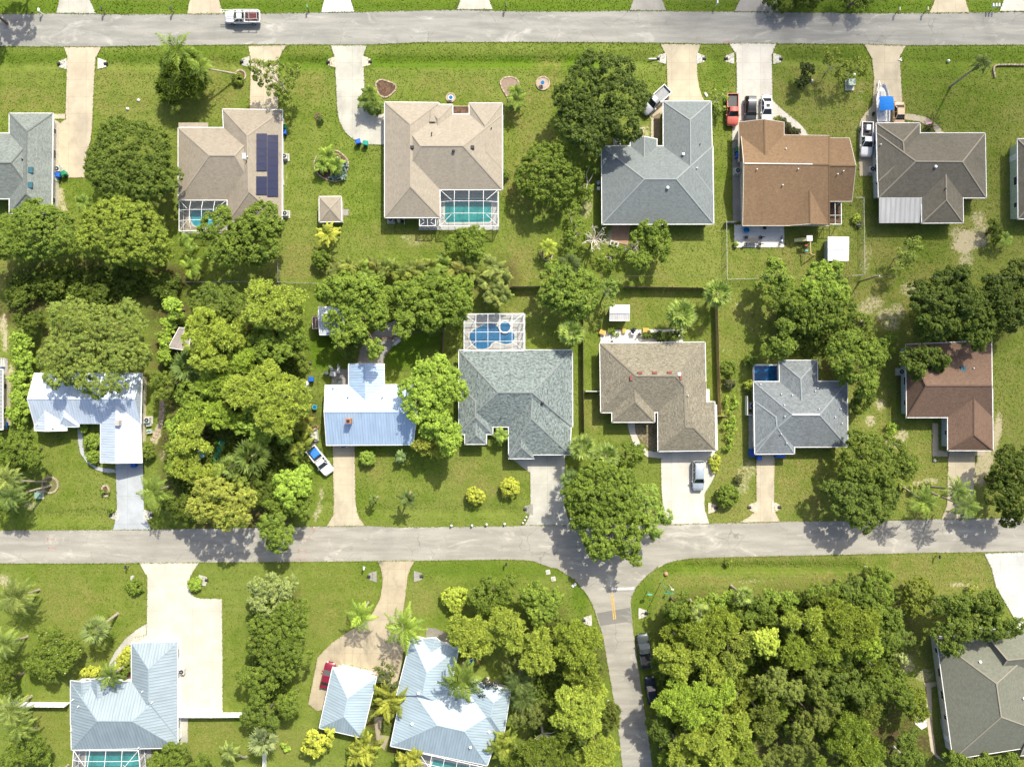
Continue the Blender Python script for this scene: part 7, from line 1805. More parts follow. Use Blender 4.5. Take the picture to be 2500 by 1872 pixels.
for i, (x, y) in enumerate(((163, 985), (212, 1003), (245, 1042), (290, 1072), (325, 1095))):
    tree('round brown green shrub in the front bed of the brown house, %s' % ('topmost', 'second', 'middle one', 'fourth', 'lowest')[i], 'shrub', ('A4', x, y, 26, 24), .8, (.075, .06, .03) if i else (.09, .11, .03), 'bush', 'bush', 'round shrubs of the brown front bed')
tree('dark red flowering shrub inside the curved path', 'airy', ('A4', 1400, 1045, 70, 25), .8, (.1, .07, .03), 'bush', 'bush')
tree('pale grey green palm like shrub at the right of the L house driveway', 'airy', [('A3', 1745, 800, 75, 60), ('A3', 1730, 880, 60, 50)], 3, (.12, .15, .05))
tree('oak below the weathered house lawn, upper crown', 'oak', [('C4', 860, 600, 200, 150), ('C4', 1020, 640, 200, 140), ('C4', 1190, 720, 125, 125), ('C4', 850, 760, 200, 130), ('C4', 1020, 800, 150, 100)], 8, (.072, .105, .022), tr=.3)
tree('oak below the weathered house lawn, lower crown over the street', 'oak', [('C4', 690, 930, 170, 130), ('C4', 760, 1050, 190, 130), ('C4', 880, 1170, 140, 110), ('C4', 1040, 970, 140, 130), ('C4', 960, 1090, 130, 110), ('C4', 850, 930, 130, 110)], 7.5, (.065, .1, .024), tr=.3)
palm('wind swept palm left of the red brown house driveway', 'C4', 1370, 1030, 135, 7, (.08, .145, .03), 'pinnate', 13, base=('C4', 1180, 900))
palm('wind swept palm with white trunk over the driveway mouth', 'C4', 1640, 930, 120, 7, (.075, .14, .03), 'pinnate', 13, base=('C4', 1400, 900))
palm('wind swept palm at the right of the driveway mouth', 'C4', 1720, 1070, 130, 7, (.075, .13, .03), 'pinnate', 13, base=('C4', 1440, 960))
tree('dark oak cut by the right edge beside the lower street', 'broad', [('C4', 2060, 770, 150, 160), ('C4', 2000, 960, 150, 140), ('C4', 2140, 1020, 130, 190), ('C4', 2160, 700, 90, 130)], 8.5, (.035, .07, .014), tr=.35)
tree('small shrub at the dry bed below the oak', 'airy', [('C4', 1250, 930, 110, 40), ('C4', 1400, 900, 50, 30)], .9, (.13, .14, .05), 'shrub', 'shrub')
tree('low shrub left of the red brown house wall', 'airy', ('C4', 1120, 430, 40, 60), 1.2, LG, 'shrub', 'shrub')
tree('small thorny plant on the verge of the lower street at right', 'airy', ('C3', 1830, 1535, 40, 20), .5, OL, 'bush', 'bush')
tree('shrub on the verge above the dense wood', 'airy', [('C4', 920, 1590, 90, 60), ('C4', 1010, 1620, 90, 50)], 4, OL, 'shrub', 'shrub')
# lower left
palm('shaggy palm near the left edge with its trunk leaning in, upper', 'D1', 140, 250, 165, 5.5, (.13, .15, .045), 'pinnate', 24, base=('D1', 325, 192))
palm('shaggy palm at the left edge, second trunk down', 'D1', 30, 640, 130, 5.5, (.11, .145, .04), 'pinnate', 20, base=('D1', 225, 580))
palm('shaggy palm at the left edge beside the white fence', 'D1', 90, 1190, 150, 5.5, (.12, .15, .045), 'pinnate', 22, base=('D1', 262, 1070))
palm('shaggy palm at the left edge, below the white fence', 'D1', 160, 1320, 140, 5, (.105, .14, .035), 'pinnate', 20, base=('D1', 305, 1330))
palm('palm at the bottom left with only its trunk foot in view', 'D1', 420, 1760, 110, 5.5, (.1, .14, .035), 'pinnate', 18, base=('D1', 560, 1640))
tree('dark round tree at the left edge among the shaggy palms', 'oak', [('D1', 60, 900, 110, 130), ('D1', 100, 1010, 80, 60)], 5, DK)
tree('dark bush tree at the bottom left corner', 'oak', [('D1', 240, 1500, 180, 120), ('D1', 120, 1600, 160, 80)], 5, (.055, .1, .018))
tree('dense rounded tree with pink blossom left of the ribbed metal house', 'oak', [('D1', 450, 690, 210, 170), ('D1', 380, 830, 170, 110), ('D1', 470, 560, 90, 60), ('D1', 560, 760, 100, 110)], 5.5, (.07, .105, .02), flowers=((.5, .2, .15), 60))
palm('fan palm with leaning trunk on the lower left lawn', 'D1', 790, 525, 118, 5.4, (.12, .15, .06), 'fan', 24, base=('D1', 970, 392))
tree('small bush beside the white box on the lower left lawn', 'shrub', ('D1', 1108, 165, 66, 66), 1.4, (.085, .125, .025), 'bush', 'bush')
tree('round bush in the bend of the wide cream driveway', 'shrub', ('D1', 1605, 145, 50, 55), 1.4, (.13, .18, .03), 'bush', 'bush')
tree('yellow leaved plants along the curved path', 'shrub', [('D1', 1020, 770, 50, 50), ('D1', 1050, 700, 28, 40), ('D1', 975, 830, 32, 30)], .9, (.25, .21, .035), 'bush', 'bush')
tree('yellow leaved plants in front of the ribbed metal roof', 'shrub', [('D1', 760, 868, 70, 26), ('D1', 830, 862, 40, 24), ('D1', 700, 878, 40, 22)], .9, (.28, .23, .035), 'bush', 'bush')
tree('green shrubs in the corner of the ribbed metal roof', 'shrub', [('D1', 1050, 830, 45, 60), ('D1', 1000, 900, 50, 30)], 1.4, OL, 'bush', 'bush')
palm('palm overhanging the front of the ribbed metal roof', 'D1', 910, 905, 112, 5, (.085, .125, .03), 'pinnate', 16)
OAKC = (.068, .108, .022)
tree('tall oak row between the two lower lots, topmost with grey moss', 'fine', [('D2', 120, 160, 160, 120), ('D2', 260, 180, 130, 110), ('D2', 120, 300, 160, 110)], 8, (.145, .165, .085), tr=.3)
tree('tall oak row between the two lower lots, second', 'oak', [('D2', 320, 370, 170, 130), ('D2', 130, 430, 180, 120), ('D2', 350, 520, 130, 110)], 8.5, OAKC, tr=.3)
tree('tall oak row between the two lower lots, third', 'oak', [('D2', 140, 620, 200, 150), ('D2', 320, 690, 160, 150), ('D2', 180, 780, 160, 90)], 8.5, (.06, .1, .02), tr=.3)
tree('tall oak row between the two lower lots, fourth', 'oak', [('D2', 60, 900, 170, 120), ('D2', 260, 850, 120, 70), ('D2', 60, 1040, 150, 90)], 8, OAKC, tr=.3)
tree('tall oak row between the two lower lots, lowest left', 'oak', [('D2', 60, 1200, 150, 110), ('D2', 160, 1250, 90, 80)], 7, (.062, .1, .022))
tree('smaller oak at the lower right of the oak row', 'oak', ('D2', 300, 1120, 105, 110), 6.5, OAKC)
palm('grey green palm above the white fence at bottom', 'D2', 75, 1430, 125, 5, (.15, .17, .09), 'fan', 22)
palm('small palm on the lawn right of the ribbed metal house', 'D1', 1890, 1530, 85, 3.5, (.12, .15, .05), 'pinnate', 13, base=('D1', 2030, 1570))
tree('dark tree at the bottom edge right of the pool cage', 'oak', [('D1', 1450, 1560, 180, 100), ('D1', 1320, 1650, 180, 80), ('D1', 1600, 1640, 150, 80)], 5.5, (.055, .1, .018))
palm('bright feather palm left of the flared old driveway', 'D2', 880, 410, 135, 5.5, (.15, .2, .03), 'pinnate', 11, base=('D2', 942, 300))
palm('large feather palm right of the flared old driveway', 'D2', 1245, 510, 180, 6, (.12, .18, .035), 'pinnate', 14, lw=.13)
tree('red flowered shrub tree between the two silver roofs', 'airy', [('D2', 1090, 850, 110, 80), ('D2', 1120, 950, 110, 70)], 3.8, (.075, .085, .03), flowers=((.5, .06, .08), 40))
GP = 'golden clumping palms of the lower lots'
palm('golden clumping palm wedged between the two silver roofs', 'D2', 1110, 1130, 175, 4.2, (.155, .16, .024), 'areca', 30, group=GP, lw=.2)
palm('golden clumping palm below the garage corner', 'D2', 900, 1540, 185, 4, (.165, .17, .026), 'areca', 32, group=GP, lw=.2)
palm('golden clumping palm at the bottom edge left of the dark teal pool', 'D2', 1270, 1620, 150, 4, (.155, .16, .026), 'areca', 26, group=GP, lw=.2)
palm('golden clumping palm at the right corner of the silver roof', 'D2', 2060, 1510, 165, 4.6, (.145, .155, .03), 'areca', 28, group=GP, lw=.2)
tree('yellow shrub tree below the garage with a separate shadow', 'vine', ('D2', 545, 1440, 130, 100), 5, (.26, .25, .025))
tree('thin yellow sapling on the bottom lawn', 'airy', ('D2', 255, 1495, 28, 50), .9, YG, 'bush', 'bush')
palm('dark green palm standing over the silver roof', 'D2', 1725, 950, 185, 7.5, (.075, .125, .025), 'pinnate', 15, base=('D2', 1728, 790), lw=.16)
tree('dark red leaved shrub at the edge of the silver roof', 'airy', [('D2', 1950, 960, 80, 50), ('D2', 1890, 1070, 40, 25)], 5, (.05, .03, .03))
tree('clipped yellow hedge block on the lower lawn', 'shrub', [('D2', 1620, 260, 70, 80), ('D2', 1690, 250, 70, 80), ('D2', 1660, 310, 80, 60)], 2.4, (.2, .22, .02), 'hedge', 'hedge')
tree('dark green mound right of the clipped yellow hedge', 'broad', [('D2', 1940, 240, 150, 140), ('D2', 2080, 200, 120, 110), ('D2', 1880, 310, 100, 70)], 5, (.038, .105, .02))
tree('green tree at the corner wood left of the side road', 'vine', [('D3', 180, 240, 130, 80), ('D3', 330, 280, 150, 100), ('D3', 260, 400, 150, 80)], 6, (.06, .13, .022))
LW = 'pines of the wood left of the side road'
for lb, t, e_, h_, col in (('round topped pine nearest the silver house front', 'D2', [(1770, 520, 170, 120), (1840, 620, 140, 90)], 9, PI), ('second round topped pine left of the side road', 'D2', [(2080, 460, 130, 110), (2130, 580, 120, 90)], 9.5, PI),
        ('pine with a bare white branch in the left wood', 'D3', [(230, 590, 130, 80), (240, 740, 150, 120)], 10, PI), ('pine at the verge of the side road below the white culvert end', 'D3', [(530, 530, 150, 90), (640, 570, 120, 120), (530, 680, 130, 110), (620, 720, 110, 90)], 10, (.14, .165, .03)),
        ('olive pine in the middle of the left wood', 'D3', [(610, 870, 140, 90), (680, 960, 100, 80)], 9, (.125, .15, .035)), ('bright pine at the road verge in the left wood', 'D3', [(450, 1050, 90, 80), (620, 1090, 160, 120), (480, 1200, 110, 90), (600, 1260, 170, 100)], 11, PY),
        ('pine below the bright one in the left wood', 'D3', [(450, 1330, 60, 90), (300, 1440, 150, 90), (180, 1500, 120, 110)], 9, OL), ('pine at the bottom edge of the left wood by the road', 'D3', [(760, 1480, 130, 110), (700, 1590, 150, 80)], 10, PI),
        ('olive pine at the bottom edge of the left wood', 'D3', [(400, 1600, 200, 100), (220, 1620, 120, 70)], 9, OL), ('thin olive tree at the side road edge', 'D3', [(850, 1170, 70, 90), (860, 1290, 60, 60)], 6, (.10, .12, .035)), ('pine left at the bottom of the left wood', 'D2', [(2150, 1600, 90, 80)], 7, OL)):
    tree(lb, 'tuft' if col in (PI, PY) else 'pine', [(t, *q) for q in e_], h_, col, 'pine_tree', 'pine tree', LW)
palm('dark feather palm in the shade of the left wood, upper', 'D3', 100, 950, 150, 5, (.05, .1, .03), 'pinnate', 13)
palm('dark feather palm in the shade of the left wood, lower', 'D3', 130, 1090, 130, 4, (.055, .105, .03), 'pinnate', 13)
tree('dim olive tree beside the dark feather palms', 'fine', [('D3', 230, 1220, 130, 80), ('D3', 90, 1240, 80, 60), ('D2', 2120, 800, 90, 110)], 6, (.09, .105, .035))
# ------------------------------------------------------------------ the wood right of the side road
RW = 'trees of the dense wood right of the side road'
WD = [('olive pine at the upper left corner of the dense wood', 'pine', [('D3', 1420, 430, 90, 80), ('D3', 1360, 420, 60, 60)], 6, MG), ('bright yellow tree at the front corner of the dense wood', 'vine', [('D3', 1490, 360, 65, 50)], 6.5, (.2, .26, .025)),
      ('pine crown with golden cones in the front of the dense wood', 'tuft', [('D3', 1720, 470, 150, 120), ('D3', 1560, 540, 140, 90), ('D3', 1650, 590, 150, 80)], 10, (.135, .16, .035)), ('yellow topped pine in the dense wood', 'vine', [('D3', 2040, 560, 55, 90), ('D4', 40, 600, 130, 110)], 10.5, (.25, .28, .03)),
      ('pine reaching over the dark green pickup', 'tuft', [('D3', 1260, 690, 90, 60), ('D3', 1420, 740, 130, 110), ('D3', 1370, 820, 110, 80)], 9, PI), ('rounded pine in the second row of the dense wood', 'tuft', [('D3', 1590, 720, 120, 100), ('D3', 1680, 850, 110, 90)], 10, PI),
      ('pine with bare grey twigs in the dense wood', 'pine', [('D3', 1800, 740, 90, 110), ('D3', 1900, 620, 110, 90)], 10, (.14, .16, .045)), ('tall pine above the black car', 'tuft', [('D3', 1380, 1050, 130, 110), ('D3', 1540, 1000, 110, 80), ('D3', 1260, 1120, 90, 50)], 11, (.17, .2, .04)),
      ('broad pine in the middle of the dense wood road side', 'tuft', [('D3', 1600, 1130, 180, 120), ('D3', 1760, 1000, 110, 90), ('D3', 1480, 1200, 140, 80)], 11, (.165, .195, .04)), ('pine lower on the road side of the dense wood', 'pine', [('D3', 1700, 1260, 140, 110), ('D3', 1880, 1290, 110, 110)], 10, PI),
      ('rounded pine near the bottom of the dense wood', 'tuft', [('D3', 1650, 1440, 150, 120), ('D3', 1520, 1400, 100, 80), ('D3', 1740, 1540, 110, 80)], 11, PI), ('pine at the lower left of the dense wood', 'pine', [('D3', 1380, 1450, 100, 80), ('D3', 1440, 1560, 140, 100)], 9, PI),
      ('olive pine at the bottom of the dense wood', 'pine', [('D3', 1900, 1480, 120, 110), ('D3', 1950, 1600, 150, 80)], 9.5, (.12, .15, .035)), ('feathery tree in the middle of the dense wood', 'fine', [('D4', 60, 960, 130, 110), ('D4', 250, 1000, 110, 120), ('D4', 130, 860, 110, 80)], 9.5, (.105, .13, .04)),
      ('large round pine in the upper part of the dense wood', 'tuft', [('D4', 640, 430, 150, 140), ('D4', 820, 460, 140, 130), ('D4', 720, 570, 150, 80)], 11, (.125, .15, .032)), ('pine with bright tufts right of the large round pine', 'tuft', [('D4', 850, 620, 130, 110)], 11, (.165, .19, .035)),
      ('olive pine left of the large round pine', 'pine', [('D4', 400, 400, 130, 80), ('D4', 460, 540, 100, 80), ('D4', 230, 430, 90, 70)], 10, PI), ('pine below the large round pine', 'tuft', [('D4', 540, 680, 110, 90), ('D4', 280, 700, 130, 110)], 10, (.125, .155, .034)),
      ('dark green tree on the right flank of the dense wood', 'broad', [('D4', 1060, 430, 130, 110), ('D4', 1060, 600, 100, 90), ('D4', 930, 330, 90, 80)], 7.5, (.055, .105, .02)), ('dark broad tree in the lower right of the dense wood', 'fine', [('D4', 1100, 1000, 150, 110), ('D4', 960, 960, 100, 90), ('D4', 1190, 1100, 110, 90)], 7.5, (.055, .1, .02)),
      ('ball of clear cut pine tufts at the bottom of the dense wood', 'tuft', [('D4', 760, 1310, 150, 90), ('D4', 700, 1430, 170, 90), ('D4', 860, 1480, 140, 110), ('D4', 800, 1590, 170, 70), ('D4', 500, 1580, 70, 50)], 11, (.105, .14, .03)), ('olive tree left of the ball of pine tufts', 'fine', [('D4', 480, 1230, 150, 100), ('D4', 330, 1330, 120, 100), ('D4', 560, 1120, 110, 70)], 9, (.085, .11, .03)),
      ('dim tree at the bottom of the dense wood', 'fine', [('D4', 250, 1520, 140, 110), ('D4', 80, 1580, 130, 90), ('D4', 400, 1460, 80, 70)], 8.5, (.075, .1, .028)), ('dim pine on the lower left inside the dense wood', 'pine', [('D4', 60, 1180, 120, 100), ('D4', 30, 1330, 110, 90)], 9.5, (.1, .125, .035)),
      ('dark tree at the bottom right flank of the dense wood', 'fine', [('D4', 1200, 1420, 110, 100), ('D4', 1150, 1560, 130, 90), ('D4', 1290, 1560, 80, 70)], 6.5, (.06, .1, .022)), ('dark middle tree behind the feathery one', 'broad', [('D4', 700, 930, 130, 110), ('D4', 830, 1060, 120, 90)], 8, (.05, .09, .02)),
      ('shadowy tree in the centre of the dense wood', 'fine', [('D4', 450, 880, 130, 90), ('D4', 440, 1010, 100, 80)], 8.5, (.085, .115, .03)), ('low bushy tree on the front edge of the dense wood', 'vine', [('D4', 100, 260, 110, 70), ('D4', 250, 280, 100, 70), ('D3', 1850, 300, 130, 90), ('D3', 1700, 300, 110, 60), ('D3', 1560, 310, 90, 50)], 4.5, (.075, .14, .022)),
      ('dark green tree along the front edge of the dense wood', 'broad', [('D4', 460, 230, 120, 80), ('D4', 640, 220, 130, 80), ('D4', 800, 220, 110, 80)], 6, (.05, .11, .018)), ('green tree at the verge bulging from the dense wood', 'fine', [('D4', 930, 160, 130, 90), ('D4', 1040, 90, 100, 80), ('D4', 1000, 220, 120, 80)], 6.5, (.08, .125, .022)),
      ('dark tree inside the front of the dense wood', 'broad', [('D3', 1960, 420, 110, 100), ('D4', 60, 420, 90, 80), ('D3', 2090, 330, 90, 80)], 7, (.045, .1, .018)), ('olive bush tree between wood and grey olive roof', 'shrub', [('D4', 1330, 210, 150, 100), ('D4', 1290, 330, 90, 70)], 5, (.105, .12, .025)),
      ('dense dark oak over the corner of the grey olive roof', 'broad', [('D4', 1600, 300, 160, 110), ('D4', 1850, 300, 180, 100), ('D4', 1600, 500, 180, 110), ('D4', 1860, 480, 200, 110), ('D4', 2070, 470, 100, 80), ('D4', 1560, 650, 100, 80)], 8, (.05, .092, .02)), ('dark hedge tree along the bottom edge at right', 'broad', [('D4', 1640, 1590, 110, 70), ('D4', 1830, 1630, 150, 60), ('D4', 2050, 1640, 160, 60)], 4.5, (.055, .1, .02)),
      ('pale grey shrub between the wood and the grey olive roof', 'airy', [('D4', 1190, 780, 60, 80)], 1.5, (.2, .2, .13)), ('orange tinged shrub beside the grey panelled driveway', 'airy', [('D4', 1780, 180, 40, 35)], 1.2, (.3, .17, .05))]
for lb, st_, e_, h_, col in WD: tree(lb, st_, e_, h_, col, 'pine_tree' if st_ in ('pine', 'tuft') else 'tree', 'pine tree' if st_ in ('pine', 'tuft') else 'tree', RW)
palm('fan palm poking out of the front of the dense wood', 'D3', 1600, 400, 100, 7, (.17, .19, .07), 'fan', 20); palm('second fan palm at the top of the dense wood', 'D3', 1950, 240, 85, 6, (.15, .18, .06), 'fan', 18)
# filler trunks of the wood interior that nothing tells apart
fill = []; FR = random.Random(5)
WP = [(1605, 1515), (1650, 1470), (1800, 1425), (2000, 1405), (2180, 1420), (2195, 1500), (2190, 1600), (2225, 1700), (2250, 1872), (1620, 1872), (1600, 1800), (1610, 1700), (1600, 1600)]
tries = 0
while len(fill) < 34 and tries < 4000:
    tries += 1; x, y = FR.uniform(1600, 2260), FR.uniform(1405, 1880)
    if inside(WP, x, y) and all(math.hypot(x - a, y - b) > 62 for a, b in fill): fill.append((x, y))
base_fill = {}
for i, (x, y) in enumerate(fill):
    h_ = FR.uniform(5, 7.5); r_ = FR.uniform(95, 135); k = i % 5; to = ((x - 1850) / TK, (y - 1382) / TK)
    if k not in base_fill:
        o = tree('lower tree crown within the dense wood, between the pines', ('pine', 'fine', 'broad', 'pine', 'fine')[k], [('D4', to[0], to[1], r_, r_), ('D4', to[0] + 40, to[1] + 60, r_ * .7, r_ * .7)], h_, ((.085, .12, .028), (.075, .11, .026), (.05, .095, .02), (.115, .14, .034), (.06, .1, .022))[k], 'tree', 'tree', 'lower trees inside the dense wood')
        base_fill[k] = o
    else:
        s_ = base_fill[k]; o = s_.copy(); COL.objects.link(o); q = W((x, y), 4); o.location = (q.x, q.y, 0); o.rotation_euler = (0, 0, FR.uniform(0, 6.28))
        for ch in list(s_.children):
            c_ = ch.copy(); COL.objects.link(c_); c_.parent = o
            if c_.name.startswith('crown'): f_ = FR.uniform(.75, 1.3); c_.color = (ch.color[0] * f_, ch.color[1] * f_, ch.color[2], 1)
# low undergrowth that reads as one mass
R = np.random.default_rng(77); U = []
for t, x, y, rx, ry, n in (('D4', 500, 800, 700, 620, 1500), ('D3', 1700, 1000, 420, 620, 1000), ('D3', 450, 1000, 300, 560, 520), ('C1', 1750, 600, 330, 480, 700), ('B1', 1700, 1350, 330, 300, 450), ('B1', 700, 790, 620, 120, 520), ('B2', 200, 1300, 220, 350, 350), ('C2', 250, 700, 220, 450, 420), ('B2', 1200, 960, 560, 110, 300), ('D2', 150, 700, 160, 600, 350), ('B4', 450, 1150, 330, 250, 300), ('B4', 1700, 1050, 380, 230, 260)):
    a = R.uniform(0, 6.28, n); d = R.uniform(0, 1, n) ** .5
    for i in range(n):
        q = W(p(t, x + math.cos(a[i]) * d[i] * rx, y + math.sin(a[i]) * d[i] * ry)); U.append((q.x, q.y, R.uniform(.15, .9)))
def blocked(v): return any(inside(pl, v[0], v[1]) for hh in ROOFS for pl in hh.polys)
RD = [[(W(q).x, W(q).y) for q in north], [(W(q).x, W(q).y) for q in south]]
U = np.array([u for u in U if not blocked(u) and not any(inside(r_, u[0], u[1]) for r_ in RD)])
k = 12; n = len(U) * k; P = np.repeat(U, k, 0) + R.normal(size=(n, 3)) * np.array([.45, .45, .2]); P[:, 2] = np.abs(P[:, 2]) + .05
ug = thing('undergrowth', 'low green undergrowth on the shaded floor of the wooded lots', 'undergrowth', (0, 0, 0)); COL.objects.unlink(ug); bpy.data.objects.remove(ug)
o = leaf_obj('undergrowth', P, unit(R.normal(size=(n, 3)) * .5 + np.array([0, 0, 1.])), R.normal(size=(n, 3)), R.uniform(.18, .42, n), 1.6, R.normal(.45, .25, n), LEAF, None, (.05, .09, .018)); tag(o, kind='stuff')
# bare dead tree and the exposed limbs of the round tree behind the L house
def bare(label, t, x, y, h_, n, spread, fx, fy, mat, seed):
    R = random.Random(seed); f = W(p(t, fx, fy)); c = W(p(t, x, y), h_ * .75)
    root = thing('bare_tree', label, 'bare tree', (f.x, f.y, 0)); mb = MB(); fork = Vector((f.x * .6 + c.x * .4, f.y * .6 + c.y * .4, h_ * .35))
    mb.tube([f - Vector((0, 0, .1)), f + Vector((0, 0, .5)), fork], [.26, .2, .17], 8); tw = MB()
    for i in range(n):
        a = 2 * math.pi * i / n + R.uniform(-.25, .25); L = spread * R.uniform(.65, 1.15)
        e = Vector((c.x + math.cos(a) * L, c.y + math.sin(a) * L, h_ * R.uniform(.6, 1.0))); m1 = fork.lerp(e, .4) + Vector((R.uniform(-.3, .3), R.uniform(-.3, .3), .4)); m2 = fork.lerp(e, .72) + Vector((R.uniform(-.3, .3), R.uniform(-.3, .3), .3))
        mb.tube([fork, m1, m2, e], [.13, .1, .065, .03], 6)
        for k in range(4):
            o = m1.lerp(e, R.uniform(.1, .9)); q = o + Vector((R.uniform(-1, 1), R.uniform(-1, 1), R.uniform(-.1, .7))) * spread * .33
            tw.tube([o, (o + q) / 2 + Vector((0, 0, .15)), q], [.05, .035, .015], 5)
    mk('trunk', mb.v, mb.f, mat, root, smooth=60); mk('branches', tw.v, tw.f, mat, root, smooth=60)
bare('bleached bare tree with spreading white limbs behind the L house', 'B3', 715, 410, 5, 13, 2.2, 700, 440, PALEBARK, 3)
bare('low bare limbs spreading at the open side of the round tree', 'B3', 1030, 500, 2.5, 8, 1.5, 1060, 480, plain('grey bare wood', (.34, .3, .26), .9), 4)
# palms, agaves and small plants of the beds
palm('feather palm over the corner of the curved driveway, upper', 'A2', 955, 775, 80, 2.4, (.075, .14, .025), 'cycad', 14); palm('feather palm over the corner of the curved driveway, left', 'A2', 915, 840, 75, 2.2, (.07, .13, .025), 'cycad', 13); palm('feather palm over the corner of the curved driveway, right', 'A2', 1000, 870, 85, 2.2, (.075, .13, .03), 'cycad', 14)
palm('cycad palm at the top of the big round bed', 'A2', 600, 1290, 88, 1.6, (.12, .18, .035), 'cycad', 16); palm('cycad palm at the left of the big round bed', 'A2', 560, 1365, 75, 1.5, (.13, .18, .04), 'cycad', 14); palm('cycad palm in the centre of the big round bed', 'A2', 675, 1365, 82, 1.6, (.12, .18, .035), 'cycad', 15)
for i, (x, y) in enumerate(((742, 1360), (735, 1415), (690, 1430), (725, 1450), (660, 1450))):
    palm('blue grey agave in the big round bed, %s' % ('uppermost', 'right', 'middle', 'lower right', 'lower left')[i], 'A2', x, y, 34, .5, (.10, .17, .19), 'cycad', 10, group='blue agaves of the big round bed', lw=.25, droop=.5, name='agave')
r = small('lawn_ornament', 'white block ornament in the big round bed', 'lawn ornament', 'A2', 700, 1312, 0, .07, .2); MB().box((0, 0, .25), (.45, .5, .5)).build('block', WHITE, r, True); MB().dome((0, 0, .5), .2, .25, 8, 3).build('top', WHITE, r, True)
palm('feather palm in the teardrop bed, upper', 'A2', 2155, 760, 75, 2.4, (.075, .15, .03), 'cycad', 13); palm('feather palm in the teardrop bed, lower', 'A2', 2165, 840, 85, 2.6, (.08, .15, .03), 'cycad', 14)
palm('small dark plant in the tiny mulch bed', 'A2', 545, 975, 32, .8, (.05, .1, .025), 'cycad', 8)
tree('small dark shrub at the right wall of the light tan house', 'shrub', ('A2', 2070, 1440, 28, 40), 1.2, (.05, .11, .02), 'bush', 'bush')
# potted plants of the taupe house patio
PR_ = random.Random(9); pot0 = None; POTM = plain('dark nursery pot', (.05, .05, .05), .7)
PP = [(1165 + 24 * i, 1190 + 9 * (i % 3)) for i in range(11)] + [(1180 + 30 * i, 1222 + 7 * (i % 2)) for i in range(8)] + [(1250, 1252), (1285, 1250), (1325, 1250), (1125, 1215), (1150, 1216), (1460, 1200)]
for i, (x, y) in enumerate(PP):
    q = W(p('B3', x, y), .4)
    if pot0 is None:
        pot0 = thing('potted_plant', 'small potted plant in the crowded row on the plant patio', 'potted plant', (q.x, q.y, .055), 0, 'potted plants on the plant patio')
        MB().tube([(0, 0, 0), (0, 0, .32)], [.17, .23], 12).build('pot', POTM, pot0, True)
        R = np.random.default_rng(5); C = crown_arrays([(0, 0, .5, .3, .28)], R, .14, .11, 14); leaf_obj('plant', C[0], C[1], C[2], C[3], 1.8, C[4], LEAF, pot0, (.035, .085, .02))
    else:
        o = pot0.copy(); COL.objects.link(o); o.location = (q.x, q.y, .055); s_ = PR_.uniform(.8, 1.5); o.scale = (s_, s_, s_); o.rotation_euler = (0, 0, PR_.uniform(0, 6))
        for ch in pot0.children: c_ = ch.copy(); COL.objects.link(c_); c_.parent = o
tree('arching yellow plant at the right end of the plant patio', 'airy', [('B3', 1415, 1195, 45, 40), ('B3', 1390, 1230, 20, 30)], 1.6, (.17, .19, .06), 'bush', 'bush')
tree('red flower bunch on the plant patio table', 'shrub', ('B3', 1034, 1172, 12, 12), 1.2, (.4, .03, .05), 'flower_bunch', 'flowers')
tree('low plants behind the yellow boxes on the plant patio', 'airy', [('B3', 890, 1185, 40, 20), ('B3', 850, 1178, 30, 18)], .6, MG, 'bush', 'bush')
tree('small planter bush at the corner of the white patio', 'shrub', ('B3', 1885, 465, 14, 14), .7, LG, 'bush', 'bush')

# ------------------------------------------------------------------ grass tufts over the lawns and along the ragged edges of the paving
def in_poly(poly, X, Y):
    c = np.zeros(len(X), bool); n = len(poly)
    for i in range(n):
        (x1, y1), (x2, y2) = poly[i], poly[(i + 1) % n]
        if y1 == y2: continue
        k = ((y1 > Y) != (y2 > Y)) & (X < (x2 - x1) * (Y - y1) / (y2 - y1) + x1); c ^= k
    return c
GR = np.random.default_rng(123)
n = 420000
X = GR.uniform(-40, 2540, n); Y = GR.uniform(-35, 1905, n)
edge = []
for poly in PAVED[:2] + PAVED[6:]:
    for (x1, y1), (x2, y2) in zip(poly, poly[1:] + poly[:1]):
        L = math.hypot(x2 - x1, y2 - y1); k = int(L * .9)
        if k < 1 or L > 3000: continue
        t_ = GR.uniform(0, 1, k); edge.append(np.stack([x1 + (x2 - x1) * t_ + GR.normal(0, .8, k), y1 + (y2 - y1) * t_ + GR.normal(0, .8, k)], 1))
edge = np.concatenate(edge); ne = len(edge)
bad = np.zeros(n, bool)
for poly in PAVED: bad |= in_poly(poly, X, Y)
wx, wy = (X - 1250) * S, (936 - Y) * S
for hh in ROOFS:
    for pl in hh.polys: bad |= in_poly(offset_poly(pl, -.4), wx, wy)
for o_ in bpy.data.objects:
    if o_.name.startswith(('mulch', 'pool_deck')):
        vs = [o_.matrix_basis @ v.co for v in o_.data.vertices]; q = o_.parent.location
        xs = [v.x + q.x for v in vs]; ys = [v.y + q.y for v in vs]; bad |= (wx > min(xs)) & (wx < max(xs)) & (wy > min(ys)) & (wy < max(ys))
X = np.concatenate([X[~bad], edge[:, 0]]); Y = np.concatenate([Y[~bad], edge[:, 1]]); n = len(X)
wx, wy = (X - 1250) * S, (936 - Y) * S
ix = np.clip(np.searchsorted(gx, wx), 0, nx - 1); iy = np.clip(np.searchsorted(gy, wy), 0, ny - 1)
cv = cover[iy, ix]; keep = GR.uniform(0, 1, n) > np.clip(cv[:, 1] * 1.2 + cv[:, 3] * .8, 0, .92)
keep &= ~((wx < -90) | (wx > 90))
wx, wy, cv, z0 = wx[keep], wy[keep], cv[keep], GZ[iy, ix][keep]; n = len(wx)
P = np.stack([wx, wy, np.maximum(z0, -.5) + GR.uniform(.04, .1, n)], 1)
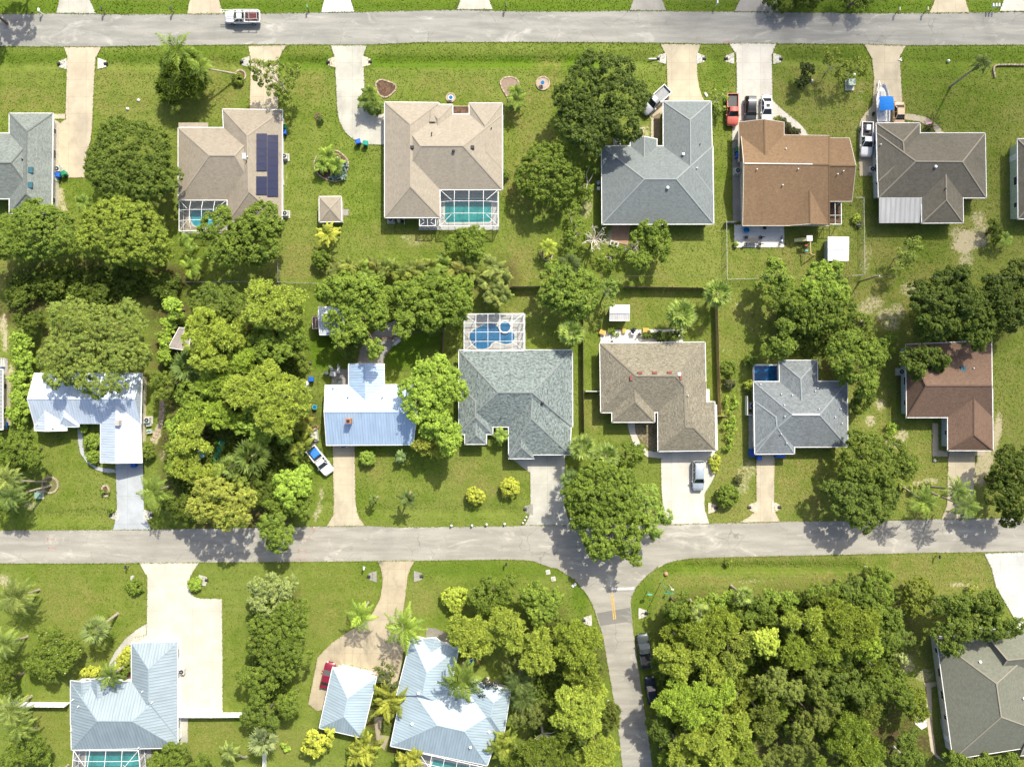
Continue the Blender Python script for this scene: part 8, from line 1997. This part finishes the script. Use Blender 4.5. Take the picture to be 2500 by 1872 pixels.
def blotch(x, y, sc, sd):
    r_ = np.random.default_rng(sd); v = np.zeros(len(x))
    for i in range(7):
        a = r_.uniform(0, 6.28); f = r_.uniform(.5, 1.8) / sc; v += np.sin((x * math.cos(a) + y * math.sin(a)) * f + r_.uniform(0, 6.28))
    return v / 7
ti = .46 + .38 * cv[:, 0] - .22 * cv[:, 2] + .30 * blotch(wx, wy, 2.6, 1) + .38 * blotch(wx, wy, 8, 2) + .17 * np.sin(wy * 4.2 + .4 * np.sin(wx * .3)) * (blotch(wx, wy, 20, 3) > -.1) + GR.normal(0, .14, n)
m, nt, out = new_mat('grass blades'); b = NB(nt)
t_ = b.n('ShaderNodeAttribute', attribute_name='tint').outputs['Fac']
c = b.mix(b.ramp(t_, 0.0, .5), (.092, .148, .014), (.190, .238, .042)); c = b.mix(b.ramp(t_, .55, 1.05), c, (.300, .285, .105))
df = b.n('ShaderNodeBsdfDiffuse'); b.set(df, 'Color', c); trn = b.n('ShaderNodeBsdfTranslucent'); b.set(trn, 'Color', c)
mx = b.n('ShaderNodeMixShader'); b.set(mx, 0, .25); nt.links.new(df.outputs[0], mx.inputs[1]); nt.links.new(trn.outputs[0], mx.inputs[2]); nt.links.new(mx.outputs[0], out.inputs['Surface'])
o = leaf_obj('lawn_grass', P, unit(GR.normal(size=(n, 3)) * .45 + np.array([0, 0, 1.])), GR.normal(size=(n, 3)), GR.uniform(.05, .17, n), 1.7, ti, m, None, (.1, .1, .1)); tag(o, kind='stuff')

slab('patio', ps('B4', 588, 118, 682, 118, 686, 290, 592, 290), .05, plain('red brown patio', (.13, .085, .055), .9, 0, .1, .4))
q = W(p('B4', 640, 205)); r = thing('pergola', 'open white framed pergola over the brown rear patio of the brown house', 'pergola', (q.x, q.y, 0)); m = MB()
c4 = [W(p('B4', x, y), 2.3) - q for x, y in ((586, 112), (688, 112), (690, 296), (590, 296))]
for i in range(4): m.bar(c4[i], c4[(i + 1) % 4], .1); m.bar((c4[i].x, c4[i].y, 0), c4[i], .1)
m.build('frame', WHITE, r, True)
m = MB(); m.bar(c4[0].lerp(c4[1], .5), c4[3].lerp(c4[2], .5), .07).bar(c4[0].lerp(c4[3], .6), c4[1].lerp(c4[2], .6), .07); m.build('beam', STEEL, r, True)
